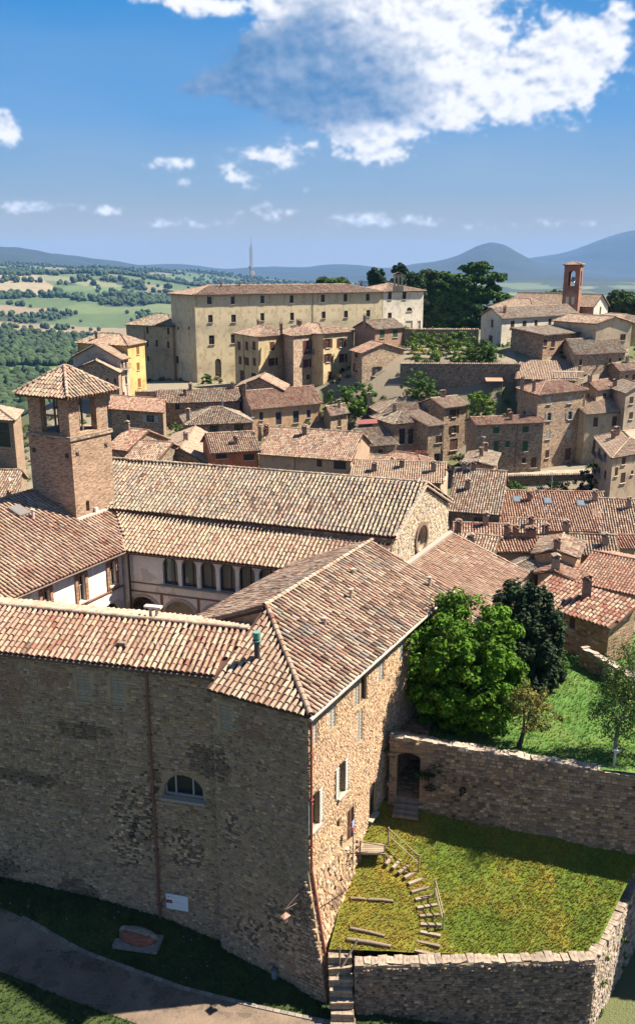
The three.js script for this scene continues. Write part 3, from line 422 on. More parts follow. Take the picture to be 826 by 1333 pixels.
["house","house","stone gabled house with a white-edged roof behind the salmon house",[-6.3,-157.82],[-14.99,-162.51],[-5.72,-165.63],10.15,6.92,"gableR",0.42,0.35,"stone",[0.34,0.28,0.21],1,[],[[-11.94,12.0,-141.48]],[]],
["house","house","square stone house with green shutters and a pyramid roof topped by a small cross",[-21.26,-140.18],[-23.47,-149.01],[-11.01,-142.81],6.83,1.7,"hip",0.42,0.35,"stone",[0.36,0.26,0.19],2,[["R",4.32,5.75,1.4,1.28,"g2"],["R",8.42,5.82,1.42,1.16,"g2"]],[[-21.38,7.64,-142.16]],[]],
["house","house","long low stone house with a ribbed tile roof in front of the square",[-28.31,-154.18],[-30.08,-161.98],[-14.16,-157.39],8.3,3.29,"gableR",0.4,0.35,"stone",[0.43,0.31,0.22],2,[["R",3.23,7.5,0.82,1.25,"p"],["R",8.06,7.76,0.69,0.98,"p"],["R",12.4,8.03,0.56,0.98,"p"]],[[-24.05,9.11,-157.23],[-15.72,9.87,-161.06],[-23.33,9.82,-159.22]],[]],
["house","house","shaded stone house with half-open pale shutters and a two-tone roof",[-26.23,-146.0],[-36.22,-150.24],[-27.31,-155.49],7.93,1.83,"gableL",0.36,0.35,"stone",[0.4,0.29,0.205],4,[["L",7.11,6.42,0.64,1.21,"p"],["L",2.55,6.58,3.12,1.2,"gw"],["L",2.57,3.65,2.82,1.21,"gw"]],[],[]],
["house","house","low tile roofed house with a roof hatch behind the bell tower",[-22.06,-116.29],[-26.55,-118.05],[-19.14,-123.73],5.94,3.12,"gableL",0.42,0.35,"stone",[0.34,0.28,0.21],1,[],[],[]],
["house","house","small house under a weathered roof with a black chimney behind the church",[-27.66,-123.82],[-30.98,-125.56],[-23.2,-132.32],5.92,2.82,"gableL",0.42,0.35,"stone",[0.43,0.31,0.22],4,[],[[-28.72,7.76,-129.33]],[]],
["house","house","grey brick gable house with a roof falling to one side behind the church ridge",[-15.9,-119.14],[-23.12,-122.65],[-16.14,-136.66],5.21,2.44,"gableR",0.42,0.35,"stone",[0.33,0.25,0.185],3,[["L",5.33,5.61,0.53,0.79,"p"]],[[-19.52,6.69,-126.7]],[]],
["house","house","red painted house with dark windows and stout roof chimneys",[-14.24,-114.86],[-16.49,-122.64],[-8.12,-116.62],7.42,3.46,"gableR",0.42,0.35,"plaster",[0.5,0.16,0.07],1,[["R",1.24,6.81,1.47,0.85,"d3"],["R",5.06,6.38,1.5,0.86,"d3"]],[[-11.22,8.01,-117.21],[-8.11,8.85,-120.19],[-7.15,8.82,-120.38]],[]],
["house","house","long brown house with paired brown shutters behind the church ridge",[4.37,-112.0],[-8.04,-116.44],[7.58,-123.48],6.97,2.56,"gableL",0.42,0.35,"plaster",[0.42,0.29,0.2],1,[["L",12.31,6.29,1.49,1.29,"r2"],["L",9.7,6.32,1.47,1.28,"r2"],["L",7.23,6.34,1.56,1.27,"r2"],["L",4.37,6.23,0.77,1.16,"b"],["L",1.49,6.13,1.72,1.25,"d3"]],[[-1.82,8.93,-119.18],[-7.36,8.53,-120.16]],[]],
["house","house","little white gabled house wedged between brown roofs",[0.97,-134.73],[-1.48,-136.48],[1.62,-138.23],5.56,3.09,"gableR",0.4,0.35,"plaster",[0.72,0.66,0.58],3,[],[],[]],
["house","house","house with a wide pink roof and two vents beside the church gable",[15.75,-107.71],[4.2,-109.48],[17.93,-115.95],4.97,1.61,"gableL",0.36,0.35,"plaster",[0.54,0.42,0.31],3,[["R",5.09,4.63,1.87,0.68,"p"]],[[11.15,6.05,-111.45],[15.03,5.75,-110.02],[7.47,5.66,-110.9]],[]],
["house","house","low house with a small hipped roof ahead of the porch house",[15.85,-129.27],[10.85,-134.51],[17.59,-131.92],2.78,0.01,"hip",0.36,0.35,"stone",[0.34,0.28,0.21],4,[],[],[]],
["house","house","house with a wide shallow grey gable below the tall narrow house",[24.7,-119.14],[20.74,-120.2],[27.22,-127.9],4.55,0.75,"gableR",0.2,0.35,"stone",[0.4,0.31,0.225],2,[],[[23.72,4.95,-123.01],[25.07,4.92,-127.03]],[]],
["house","house","large stone house with a broad brown weathered roof beside the church",[21.46,-98.07],[15.83,-99.81],[25.45,-113.66],3.49,0.45,"gableL",0.4,0.35,"stone",[0.3,0.23,0.17],2,[["L",2.46,2.43,1.08,0.66,"p"]],[[18.44,5.09,-103.2],[19.7,6.64,-106.86],[18.6,6.64,-107.2]],[]],
["house","house","house with three roof windows in a bright pink and red tile roof",[33.14,-98.07],[21.48,-98.94],[38.14,-112.78],1.41,-1.47,"gableL",0.36,0.35,"plaster",[0.45,0.31,0.22],4,[["L",5.19,1.29,0.72,0.33,"p"],["L",2.37,0.88,0.81,0.57,"p"]],[[26.32,3.39,-104.1],[34.3,3.42,-103.6]],[[24.84,3.43,-104.32],[28.56,3.36,-103.84],[32.49,3.23,-103.2]]],
["house","house","house with a ribbed pink roof and a round dormer vent",[38.51,-97.0],[33.15,-97.87],[40.53,-109.54],1.16,-1.59,"gableL",0.4,0.35,"plaster",[0.45,0.31,0.22],1,[["L",4.13,0.77,1.39,0.57,"p"]],[[37.91,3.02,-101.8]],[]],
["house","house","low house of stacked broken tile roofs beside the church gable",[20.04,-89.0],[14.62,-89.86],[21.66,-93.85],3.28,1.54,"gableL",0.28,0.35,"stone",[0.4,0.29,0.2],4,[],[[18.5,3.91,-91.53],[15.37,3.46,-90.39]],[]],
["house","house","narrow house with tall chimneys amid the broken roofs",[22.82,-86.0],[18.24,-86.0],[24.43,-90.56],2.87,1.25,"gableL",0.28,0.35,"plaster",[0.45,0.34,0.25],4,[],[[20.13,3.49,-88.23],[21.1,3.49,-88.23],[22.45,3.49,-88.23],[22.92,3.49,-88.23]],[]],
["house","house","house with a pale end wall and a red striped roof by the lane",[35.08,-91.0],[27.35,-91.0],[37.88,-95.41],1.59,-0.93,"gableL",0.3,0.35,"plaster",[0.5,0.37,0.26],5,[],[[25.6,2.24,-93.16]],[]],
["house","house","ochre house with one dark window and a mossy pantile roof",[25.17,-80.0],[21.55,-81.15],[27.22,-84.95],4.2,0.93,"gableR",0.25,0.35,"plaster",[0.58,0.41,0.25],1,[["L",1.95,3.12,0.65,1.19,"d"]],[[26.01,4.66,-86.85],[23.42,4.66,-80.62]],[]],
["house","house","long low house under a dark red striped tile roof",[29.94,-73.6],[24.46,-77.87],[36.34,-81.8],2.59,1.47,"gableL",0.26,0.35,"plaster",[0.45,0.32,0.24],5,[],[],[]],
["house","house","low house with a small grey tile roof and a courtyard wall",[17.89,-76.8],[16.75,-78.42],[21.78,-80.84],3.14,1.75,"gableR",0.3,0.35,"plaster",[0.5,0.4,0.3],2,[],[],[]],
["house","house","garden house with one red shutter, a brick chimney and a narrow patched roof",[18.55,-51.0],[14.41,-55.64],[20.77,-52.71],9.39,6.18,"shedL",0.3,0.35,"stone",[0.42,0.29,0.2],4,[["L",2.65,8.55,0.45,0.85,"d"]],[[17.99,9.93,-54.32]],[]],
["house","house","small cottage with a mossy roof wedged under the skylit roof",[25.67,-94.0],[21.93,-94.86],[27.21,-98.31],2.36,0.62,"gableL",0.34,0.35,"plaster",[0.5,0.36,0.25],1,[["L",1.4,1.62,0.43,0.55,"b"]],[[24.51,2.75,-95.45]],[]],
["house","house","low lean-to with grey ribbed tiles behind the ochre house",[32.11,-88.0],[27.33,-88.85],[33.3,-94.64],1.69,0.13,"gableL",0.32,0.35,"stone",[0.42,0.32,0.23],2,[],[[31.22,2.18,-89.71]],[]],
["house","house","tiny house with a patched red roof beside the striped roof",[23.92,-77.12],[21.27,-78.74],[25.78,-81.01],3.02,1.47,"gableR",0.3,0.35,"plaster",[0.54,0.4,0.28],4,[["L",1.4,2.13,0.29,0.46,"b"]],[[22.67,3.47,-78.01]],[]],
["house","house","flat-topped terrace house with a pale plastered wall by the garden house",[30.31,-73.92],[26.64,-77.09],[34.72,-79.03],0.13,-2.09,"gableL",0.12,0.35,"plaster",[0.58,0.44,0.32],3,[],[],[]],
["house","house","squat house with a brown roof and a stubby chimney beside the annex roof",[17.63,-83.0],[14.55,-84.17],[19.76,-88.87],3.36,1.47,"gableL",0.3,0.35,"stone",[0.44,0.32,0.22],1,[],[[15.73,3.63,-84.69]],[]],
["house","house","grey stone cottage with two shuttered windows at the end of the lane",[56.01,-161.5],[55.38,-167.54],[63.97,-166.03],13.22,7.8,"gableR",0.34,0.35,"stone",[0.46,0.35,0.25],1,[["R",2.05,11.68,0.83,1.15,"b"],["R",3.9,11.72,0.73,1.16,"b"]],[[58.7,14.05,-165.83]],[]],
["house","house","narrow plastered house with a red roof behind the cream balcony house",[49.92,-154.91],[49.04,-161.3],[54.54,-158.9],10.54,5.97,"gableR",0.36,0.35,"plaster",[0.52,0.41,0.3],4,[["R",2.75,9.04,1.03,1.13,"b"],["L",3.16,8.86,0.95,0.96,"b"]],[[49.47,11.49,-158.02]],[]],
["house","house","small stone house with a dormered roof between the salmon house and the bushes",[2.29,-150.29],[1.12,-156.89],[5.35,-153.59],6.71,1.94,"gableR",0.36,0.35,"stone",[0.42,0.32,0.22],1,[["R",2.25,4.94,0.82,1.1,"b"]],[[3.86,7.3,-154.38]],[]],
["house","house","low house with a long brown roof before the porch house",[9.55,-120.57],[4.37,-123.19],[11.46,-127.56],3.56,0.39,"gableL",0.36,0.35,"stone",[0.42,0.31,0.21],1,[],[[6.39,3.95,-123.39]],[]],
["house","house","cottage with a pale gable beside the tall narrow house",[27.1,-143.6],[26.56,-148.79],[30.11,-147.06],2.83,-1.68,"gableR",0.36,0.35,"plaster",[0.55,0.43,0.31],3,[["R",2.18,1.18,0.78,0.82,"p"]],[],[]],
["house","house","small open-sided roof loggia on brick piers beside the bell tower",[-38.22,-107.71],[-45.06,-110.27],[-39.59,-114.78],13.01,6.49,"hip",0.36,0.35,"brick",[0.38,0.26,0.17],3,[["L",1.67,10.95,1.93,3.19,"p"]],[],[]],
["house","house","low tiled roof with a small white flue beside the bell tower",[-35.74,-99.14],[-40.04,-99.14],[-39.92,-115.4],3.66,1.08,"gableL",0.36,0.35,"plaster",[0.3,0.24,0.17],2,[],[[-36.99,4.26,-100.81]],[]]
];
// ------------------------------------------------------------------ the houses of the town
function makeHouse([name, category, label, P0, PL, PR, ey, by, rtype, sl, oh, wk, tint, rp, wins, chims, skies], idx) {
  const r = rng(1000 + idx), t = thing(name, label, category, [P0[0], by, P0[1]], 'houses of the hill town');
  const o = V3(P0[0], 0, P0[1]), l = V3(PL[0] - P0[0], 0, PL[1] - P0[1]), rr = V3(PR[0] - P0[0], 0, PR[1] - P0[1]), opp = o.clone().add(l).add(rr);
  const lL = l.length(), lR = rr.length(), type = rtype.startsWith('gable') ? 'gable' : rtype.startsWith('shed') ? 'shed' : 'hip';
  let along = rtype.endsWith('L') ? l : rtype.endsWith('R') || rtype === 'shedB' ? rr : (lL > lR ? l : rr);
  const across = along === l ? rr : l, ua = along.clone().normalize(), ub = across.clone().normalize(), sin = Math.abs(ua.x * ub.z - ua.z * ub.x);
  const rise = (type === 'gable' ? sl * across.length() / 2 : type === 'shed' ? sl * across.length() : 0) * sin - 0.02, yb = by - 5;
  const cen = o.clone().add(opp).multiplyScalar(0.5);
  const faces = [['L', o, o.clone().add(l)], ['R', o, o.clone().add(rr)], ['x', o.clone().add(l), opp], ['y', o.clone().add(rr), opp]];
  const geos = [], fills = [];
  for (const [f, a, b] of faces) {
    const e = b.clone().sub(a), len = e.length(); e.normalize();
    const n = V3(-e.z, 0, e.x); if (n.dot(cen.clone().sub(a)) > 0) n.negate();
    const parallel = Math.abs(e.dot(ua)) > 0.999, yt = ey - 0.02;
    let out = [[0, yb], [len, yb], [len, yt], [0, yt]];
    if (!parallel && type === 'gable') out = [[0, yb], [len, yb], [len, yt], [len / 2, yt + rise], [0, yt]];
    if (type === 'shed') { const nearA = Math.abs(a.clone().sub(o).dot(V3(-ua.z, 0, ua.x))), nearB = Math.abs(b.clone().sub(o).dot(V3(-ua.z, 0, ua.x))), W = across.length() * sin; out = [[0, yb], [len, yb], [len, yt + rise * nearB / W], [0, yt + rise * nearA / W]]; }
    const topAt = (s) => (!parallel && type === 'gable' ? yt + rise * (1 - Math.abs(s / len * 2 - 1)) : type === 'shed' ? lerp(out[3][1], out[2][1], s / len) : yt);
    const holes = wins.filter((w) => w[0] === f).map(([, s, y, w, h, st]) => ({ s, y, w: ['r', 'r2', 'g2', 'gw', 'x'].includes(st) ? Math.max(0.5, w * 0.5) : Math.max(0.4, w), h, st, arch: st === 'a' ? true : st === 'lun' ? h * 0.8 : 0 })).filter((h) => h.s - h.w / 2 > 0.05 && h.s + h.w / 2 < len - 0.05 && h.y + h.h / 2 < topAt(h.s) - 0.08);
    geos.push(wallFace(a, b, out, holes, n.clone().negate(), 0.2, r() * 9, r() * 9));
    for (const h of holes) fills.push([a, e, n, h]);
  }
  part(t, 'wall', geos, wallMat(wk, tint));
  for (const [a, e, n, h] of fills) {
    if (h.st === 'blind') { const c = V3(a.x + e.x * h.s - n.x * 0.19, h.y, a.z + e.z * h.s - n.z * 0.19); part(t, 'blind_arch', obox(c, e, EY, n, h.w, h.h, 0.03), wallMat(wk, tint)); continue; }
    fillOpening(t, a, e, n, h);
  }
  if (/balcon/.test(label)) for (const [a, e, n, h] of fills) if ((h.st === 'x' || (h.st === 'd' && h.y - by > 3) || (h.st === 'r' && h.h > 2))) {
    const w = h.w * (h.st === 'x' ? 2.6 : 1.9), c = V3(a.x + e.x * h.s + n.x * 0.42, h.y - h.h / 2 - 0.1, a.z + e.z * h.s + n.z * 0.42), P = (s, y, d) => c.clone().addScaledVector(e, s).addScaledVector(n, d).setY(c.y + y);
    const b = part(t, 'balcony', obox(c, e, EY, n, w, 0.12, 0.8), flat([0.4, 0.33, 0.26], 0.9)), rails = [bar(P(-w / 2, 1, 0.36), P(w / 2, 1, 0.36), 0.03, 5), bar(P(-w / 2, 0.15, 0.36), P(w / 2, 0.15, 0.36), 0.02, 5)];
    for (let k = 0; k <= Math.round(w / 0.22); k++) { const s = -w / 2 + k * w / Math.round(w / 0.22); rails.push(bar(P(s, 0.05, 0.36), P(s, 1, 0.36), 0.015, 4)); }
    for (const s of [-w / 2, w / 2]) rails.push(bar(P(s, 1, -0.36), P(s, 1, 0.36), 0.02, 4));
    part(b, 'railing', rails, flat([0.07, 0.05, 0.045], 0.6));
  }
  const R = roofPlanes(type, o, along, across, ey, sl, oh), roof = makeRoof(t, R, rp, r);
  for (const [x, y, z] of chims) chimney(roof, x, y, z, 0.45 + r() * 0.24, 0.7 + r() * 0.5, r() < 0.5 ? [0.36, 0.22, 0.15] : [0.42, 0.32, 0.24], r);
  for (const [x, y, z] of skies) { const m = V3(-ua.z, 0, ua.x); if (m.dot(across) < 0) m.negate(); const s = m.clone().addScaledVector(EY, sl).normalize(), n = s.clone().cross(ua).normalize(); if (n.y < 0) n.negate(); const c = V3(x, y, z).addScaledVector(n, 0.12); const fr = part(roof, 'roof_window', obox(c, ua, s, n, 1.0, 1.25, 0.14), flat([0.09, 0.085, 0.08], 0.5)); part(fr, 'pane', obox(c.clone().addScaledVector(n, 0.075), ua, s, n, 0.82, 1.05, 0.02), flat([0.16, 0.2, 0.24], 0.08)); }
  // gutter and downpipe on the front face
  const f0 = along === rr ? rr : l, ge = f0.clone().normalize(), gn = V3(-ge.z, 0, ge.x); if (gn.dot(cen.clone().sub(o)) > 0) gn.negate();
  const gy = ey - sl * oh * sin - 0.06;
  part(roof, 'gutter', bar(o.clone().addScaledVector(gn, oh + 0.03).addScaledVector(ge, -oh).setY(gy), o.clone().add(f0).addScaledVector(gn, oh + 0.03).addScaledVector(ge, oh).setY(gy), 0.06, 6), flat([0.13, 0.085, 0.065], 0.55));
  const fl = f0.length() * (idx % 2 ? 0.985 : 0.6);
  part(t, 'downpipe', bar(o.clone().addScaledVector(ge, fl).addScaledVector(gn, 0.08).setY(by - 1), o.clone().addScaledVector(ge, fl).addScaledVector(gn, 0.08).setY(ey - 0.1), 0.05, 6), flat([0.13, 0.085, 0.065], 0.55));
  return t;
}
HOUSES.forEach(makeHouse);
// ------------------------------------------------------------------ ground around the convent
const bank = (x) => table(-x, [[4.2, 0], [7.3, 0.6], [10.6, 0.78], [16, 0.68], [24, 0.6]]);
const frontY = (x, z) => bank(x) * sm(-32.6, -34.4, z) + (x < 0 ? -x * 0.075 : -0.2 * Math.max(0, x - 2.6) - 0.6 * Math.max(0, x - 8)) + 0.25 * sm(-29.6, -26, z) * (x < -3 ? 1 : 0);
const lawnY = (x, z) => 2.3 + 0.40 * (-30.5 - z) + (fbm(x * 0.6, z * 0.6, 3) - 0.5) * 0.22;
const gardenY = (x, z) => 8.35 - 0.11 * (-37 - z) - 0.05 * Math.max(0, x - 14) + (fbm(x * 0.4 + 9, z * 0.4, 3) - 0.5) * 0.25;
function sheet(x0, x1, z0, z1, nx, nz, yf, warp = (x, z) => [x, z], inside = null) {
  const pos = [], uv = [], idx = [], ok = [];
  for (let j = 0; j <= nz; j++) for (let i = 0; i <= nx; i++) { const [x, z] = warp(lerp(x0, x1, i / nx), lerp(z0, z1, j / nz)); pos.push(x, yf(x, z), z); uv.push(x, z); ok.push(!inside || inside(x, z)); }
  const w = nx + 1;
  for (let j = 0; j < nz; j++) for (let i = 0; i < nx; i++) { const a = j * w + i; if (ok[a] && ok[a + 1] && ok[a + w] && ok[a + w + 1]) idx.push(a, a + w, a + 1, a + 1, a + w, a + w + 1); }
  const g = new THREE.BufferGeometry(); g.setAttribute('position', new THREE.Float32BufferAttribute(pos, 3)); g.setAttribute('uv', new THREE.Float32BufferAttribute(uv, 2)); g.setIndex(idx); g.computeVertexNormals();
  if (g.attributes.normal.getY(Math.floor(pos.length / 6)) < 0) { idx.reverse(); g.setIndex(idx); g.computeVertexNormals(); }
  return g;
}
const bil = (Q) => (a, b) => [lerp(lerp(Q[0][0], Q[1][0], a), lerp(Q[3][0], Q[2][0], a), b), lerp(lerp(Q[0][1], Q[1][1], a), lerp(Q[3][1], Q[2][1], a), b)];
const grassA = new THREE.MeshStandardMaterial({ vertexColors: true, color: rgb([0.76, 0.60, 0.19]), map: rep(grassTex, 11), bumpMap: rep(grassBump, 4), bumpScale: 0.06, roughness: 1 });
const grassB = new THREE.MeshStandardMaterial({ color: rgb([0.34, 0.52, 0.24]), map: rep(grassTex, 13), bumpMap: rep(grassBump, 4), bumpScale: 0.06, roughness: 1 });
const grassC = new THREE.MeshStandardMaterial({ color: rgb([0.17, 0.21, 0.10]), map: rep(grassTex, 9), bumpMap: rep(grassBump, 4), bumpScale: 0.08, roughness: 1 });  // darker copy of the grass, with the convent's shade put into its colour
const roadM = new THREE.MeshStandardMaterial({ color: rgb([0.25, 0.185, 0.135]), map: rep(roadTex, 6), bumpMap: rep(grassBump, 3), bumpScale: 0.012, roughness: 0.92 });
structure('roadside_grass', sheet(-46, 22, -46, -12, 136, 68, frontY), grassC);
const dryness = (x, z) => clamp(sm(0.44, 0.60, fbm(x * 0.42 + 11, z * 0.42 + 3, 4)) * 0.4 + sm(6.0, 4.2, x + (fbm(x * 0.9, z * 0.9, 3) - 0.5) * 2.4) * 0.95 + (fbm(x * 2.3, z * 2.3, 3) - 0.5) * 0.7, 0, 1);
function tintSheet(g, f) { const p = g.attributes.position, c = []; for (let i = 0; i < p.count; i++) c.push(...f(p.getX(i), p.getZ(i))); g.setAttribute('color', new THREE.Float32BufferAttribute(c, 3)); return g; }
structure('lower_lawn', tintSheet(sheet(0, 1, 0, 1, 110, 80, lawnY, bil([[0.5, -31.15], [11.75, -30.7], [15.7, -35.6], [2.6, -38.3]])), (x, z) => { const t = dryness(x, z); return [lerp(0.60, 1.02, t), lerp(0.80, 0.90, t), lerp(0.5, 0.75, t)]; }), grassA);
structure('garden_lawn', sheet(0, 1, 0, 1, 60, 60, gardenY, bil([[2.6, -38.0], [24, -33.4], [30, -58], [7.5, -58]])), grassB);
const roadEdge = (t) => { const up = [[-24, -37.6], [-15.1, -34.5], [-10.4, -32.7], [-5.9, -31.1], [-2.6, -30.35], [0.5, -29.75], [6, -28.6], [14, -27]], lo = [[-24, -34.4], [-14.0, -31.4], [-10.8, -30.2], [-7.8, -29.2], [-4.4, -28.0], [-1, -27.0], [5, -25.4], [13, -23.6]]; const k = t * (up.length - 1), i = Math.min(up.length - 2, Math.floor(k)), f = k - i; return [[lerp(up[i][0], up[i + 1][0], f), lerp(up[i][1], up[i + 1][1], f)], [lerp(lo[i][0], lo[i + 1][0], f), lerp(lo[i][1], lo[i + 1][1], f)]]; };
structure('road', sheet(0, 1, 0, 1, 84, 12, (x, z) => frontY(x, z) + 0.03, (a, b) => { const [p, q] = roadEdge(a); return [lerp(p[0], q[0], b), lerp(p[1], q[1], b)]; }), roadM);
{
  const kerb = thing('road_kerb', 'thin line of flush kerb stones along the road edge below the convent', 'kerb', [-6, 0, -31]);
  for (let i = 0; i < 46; i++) { const [p] = roadEdge(0.18 + i * 0.0146), [q] = roadEdge(0.18 + (i + 1) * 0.0146 - 0.0006), a = V3(p[0], frontY(...p), p[1]), b = V3(q[0], frontY(...q), q[1]), d = b.clone().sub(a), L = d.length(); d.normalize(); part(kerb, 'kerb_stone', obox(a.clone().add(b).multiplyScalar(0.5), d, EY, d.clone().cross(EY), L * 0.96, 0.16, 0.17), flat([0.2 + 0.04 * (i % 3), 0.17 + 0.035 * (i % 3), 0.14 + 0.03 * (i % 3)], 0.95)); }
}

// ------------------------------------------------------------------ masonry built stone by stone (near walls)
const STONE = (() => {   // a roughly dressed stone, unit size, face towards +z
  const g = new THREE.BoxGeometry(1, 1, 1, 2, 2, 1), p = g.attributes.position, r = rng(3);
  for (let i = 0; i < p.count; i++) { const z = p.getZ(i), x = p.getX(i), y = p.getY(i); if (z > 0) { const edge = Math.max(Math.abs(x), Math.abs(y)) > 0.4; const h = hash2(Math.round(x * 2) + 7, Math.round(y * 2) + 3) - 0.5; p.setXYZ(i, x * (edge ? 0.9 : 1) + h * 0.08, y * (edge ? 0.86 : 1) - h * 0.1, z + (edge ? -0.18 : 0.02) + h * 0.12); } }
  const q = g.toNonIndexed(); q.computeVertexNormals(); return q;
})();
function stones(items, O, X, Y, N, W, Ht, colour, r, { top = () => 1e9, bottom = () => -1e9, holes = [], row = [0.12, 0.21], len = [0.17, 0.46], out = 0.035, skip = 0.04 } = {}) {
  for (let y = 0; y < Ht;) {
    const h = lerp(row[0], row[1], r());
    for (let s = -r() * 0.2; s < W;) {
      const w = lerp(len[0], len[1], r() * r() + r() * 0.15), cs = s + w / 2, cy = y + h / 2 + (vnoise(cs * 0.5, y) - 0.5) * 0.12 + (r() - 0.5) * 0.03;
      s += w;
      if (cs < 0.04 || cs > W - 0.04 || cy + h * 0.4 > top(cs) || cy + h < bottom(cs) || r() < skip) continue;
      if (holes.some((q) => Math.abs(cs - q.s) < q.w / 2 + 0.05 + w * 0.3 && Math.abs(cy - q.y) < q.h / 2 + 0.04 + h * 0.3)) continue;
      const p = O.clone().addScaledVector(X, cs).addScaledVector(Y, cy).addScaledVector(N, -0.03 + (r() - 0.3) * out);
      const roll = (r() - 0.5) * 0.13, flip = r() < 0.5 ? -1 : 1, hand = X.clone().cross(Y).dot(N) < 0 ? -1 : 1, XX = X.clone().addScaledVector(Y, roll).multiplyScalar(flip * hand), YY = Y.clone().addScaledVector(X, -roll).multiplyScalar(flip);
      items.push([frameM(p, XX, YY, N, w * (0.84 + 0.1 * r()), h * (0.72 + 0.24 * r()), 0.16 * flip * flip), colour(cs, cy, r)]);
    }
    y += h;
  }
}
function mix(base, spread) { return (s, y, r) => { const k = (spread[0] + (spread[1] - spread[0]) * r()) * (r() < 0.12 ? 1.3 : r() < 0.15 ? 0.6 : 1), w = r() - 0.5; return new THREE.Color().setRGB(base[0] * k * (1 + 0.14 * w), base[1] * k, base[2] * k * (1 - 0.3 * w)); }; }
const quad = (p0, p1, yb, yt) => [[0, yb], [p0.distanceTo(p1), yb], [p0.distanceTo(p1), yt], [0, yt]];

// ------------------------------------------------------------------ the convent
const A = V3(-0.28, 0, -30.95), U = V3(0.4817, 0, -0.8763), Wd = V3(-0.8763, 0, -0.4817), E_ = Wd.clone().negate();
const uw = (u, w, y) => V3(A.x + U.x * u + Wd.x * w, y, A.z + U.z * u + Wd.z * w);
const convent = thing('convent', 'large stone convent with pink tile roofs around a white arcaded cloister', 'convent', [A.x, 0, A.z]);
{
  const r = rng(42), near = [];
  // east wing: hipped at the near end
  const planeE = [uw(0, 0, 13.9), uw(16.2, 0, 13.9), uw(16.2, 5, 16), uw(4.75, 5, 16)], planeF = [uw(0, 5.05, 13.9), uw(0, 0, 13.9), uw(4.75, 5.05, 16)], planeW = [uw(16.2, 10, 13.9), uw(4.4, 10, 13.9), uw(4.4, 5, 16), uw(16.2, 5, 16)];
  const roofE = part(convent, 'roof', deckGeo([planeE, planeF, planeW]), deckDark, 'hipped pink tile roof with a red hip line'), items = [], single = [], caps = [];
  const take = { n: 0, list: single, take(p) { return this.n < 300 && p.y < 15.6 && this.n++ >= 0; } };
  tilePlane(items, planeF, 0, r, true, 0.275, 0.36, take);
  tilePlane(items, planeE, 1, r, true); tilePlane(items, planeW, 1, r, true);
  capLine(items, uw(4.6, 5, 16), uw(16.2, 5, 16), 3, r, 1.25, caps);
  capLine(items, uw(0.05, 0.05, 13.9), uw(4.75, 5, 16), 4, r, 1.45, caps);
  instanced(roofE, 'roof_tiles', TILE_NEAR, tileMat, items);
  singles(roofE, 'tile', TILE_NEAR, single); singles(roofE, 'ridge_tile', TILE_NEAR, caps);
  for (const [u, w, h] of [[9.3, 2.9, 0.5], [14.9, 0.9, 0.55], [6.0, 2.6, 0.35], [11.5, 3.9, 0.3]]) { const y = 13.9 + 0.42 * w, p = uw(u, w, y); part(roofE, 'vent_pipe', [bar(p, p.clone().setY(y + h), 0.08, 10), bar(p.clone().setY(y + h), p.clone().setY(y + h + 0.1), 0.13, 10)], flat([0.42, 0.33, 0.26], 0.8)); }
  { const p = uw(1.9, 3.7, 14.8); const f = part(roofE, 'flue_pipe', bar(p.clone().setY(14.5), p.clone().setY(15.75), 0.13, 12), flat([0.07, 0.05, 0.045], 0.7)); part(f, 'flue_cap', [bar(p.clone().setY(15.75), p.clone().setY(16.05), 0.17, 12), bar(p.clone().setY(15.62), p.clone().setY(15.68), 0.2, 12)], flat([0.10, 0.27, 0.21], 0.7)); }
  // south wing: narrow, ridged, set back from the hipped block
  const d = V3(-0.9722, 0, -0.2341), m = V3(0.2341, 0, -0.9722), L1 = V3(-4.445, 0, -33.8), sw = (s, t, y) => L1.clone().addScaledVector(d, s).addScaledVector(m, t).setY(y);
  const planeS = [sw(22, 0, 14.3), sw(-0.06, 0, 14.3), sw(-0.82, 2.65, 15.33), sw(22, 2.65, 15.33)], planeN = [sw(-1.5, 5.3, 14.5), sw(22, 5.3, 14.5), sw(22, 2.65, 15.33), sw(-0.82, 2.65, 15.33)];
  const roofS = part(convent, 'roof', deckGeo([planeS, planeN]), deckMat, 'narrow pink tile roof over the shaded wing'), it2 = [], cap2 = [];
  tilePlane(it2, planeS, 0, r, true); tilePlane(it2, planeN, 3, r, true); capLine(it2, sw(-0.7, 2.65, 15.33), sw(22, 2.65, 15.33), 3, r, 1.25, cap2);
  instanced(roofS, 'roof_tiles', TILE_NEAR, tileMat, it2); singles(roofS, 'ridge_tile', TILE_NEAR, cap2);
  { const p = sw(4.4, 3.8, 14.9); part(roofS, 'roof_vent', [bar(p.clone().addScaledVector(d, -0.16), p.clone().addScaledVector(d, -0.16).setY(15.5), 0.07, 8), bar(p.clone().addScaledVector(d, 0.16), p.clone().addScaledVector(d, 0.16).setY(15.5), 0.07, 8), obox(p.clone().setY(15.55), d, EY, m, 0.85, 0.1, 0.3)], flat([0.62, 0.56, 0.48], 0.8)); }
  { const p = sw(4.7, 1.0, 14.7); part(roofS, 'tile_vent', obox(p.setY(14.85), d, EY, m, 0.4, 0.14, 0.25), flat([0.22, 0.15, 0.11], 0.9)); }
  // west wing and north range round the cloister
  const c0 = V3(-12.32, 0, -52.73), U2 = V3(0.47, 0, -0.883), n2 = V3(-0.883, 0, -0.47), V2 = V3(-0.95, 0, -0.312);
  const ww = (u, n, y) => c0.clone().addScaledVector(U2, u).addScaledVector(n2, n).setY(y);
  const vTop = ww(3.05, 3.26, 15.02), cE = c0.clone().addScaledVector(V2, -17.0).setY(13.7);
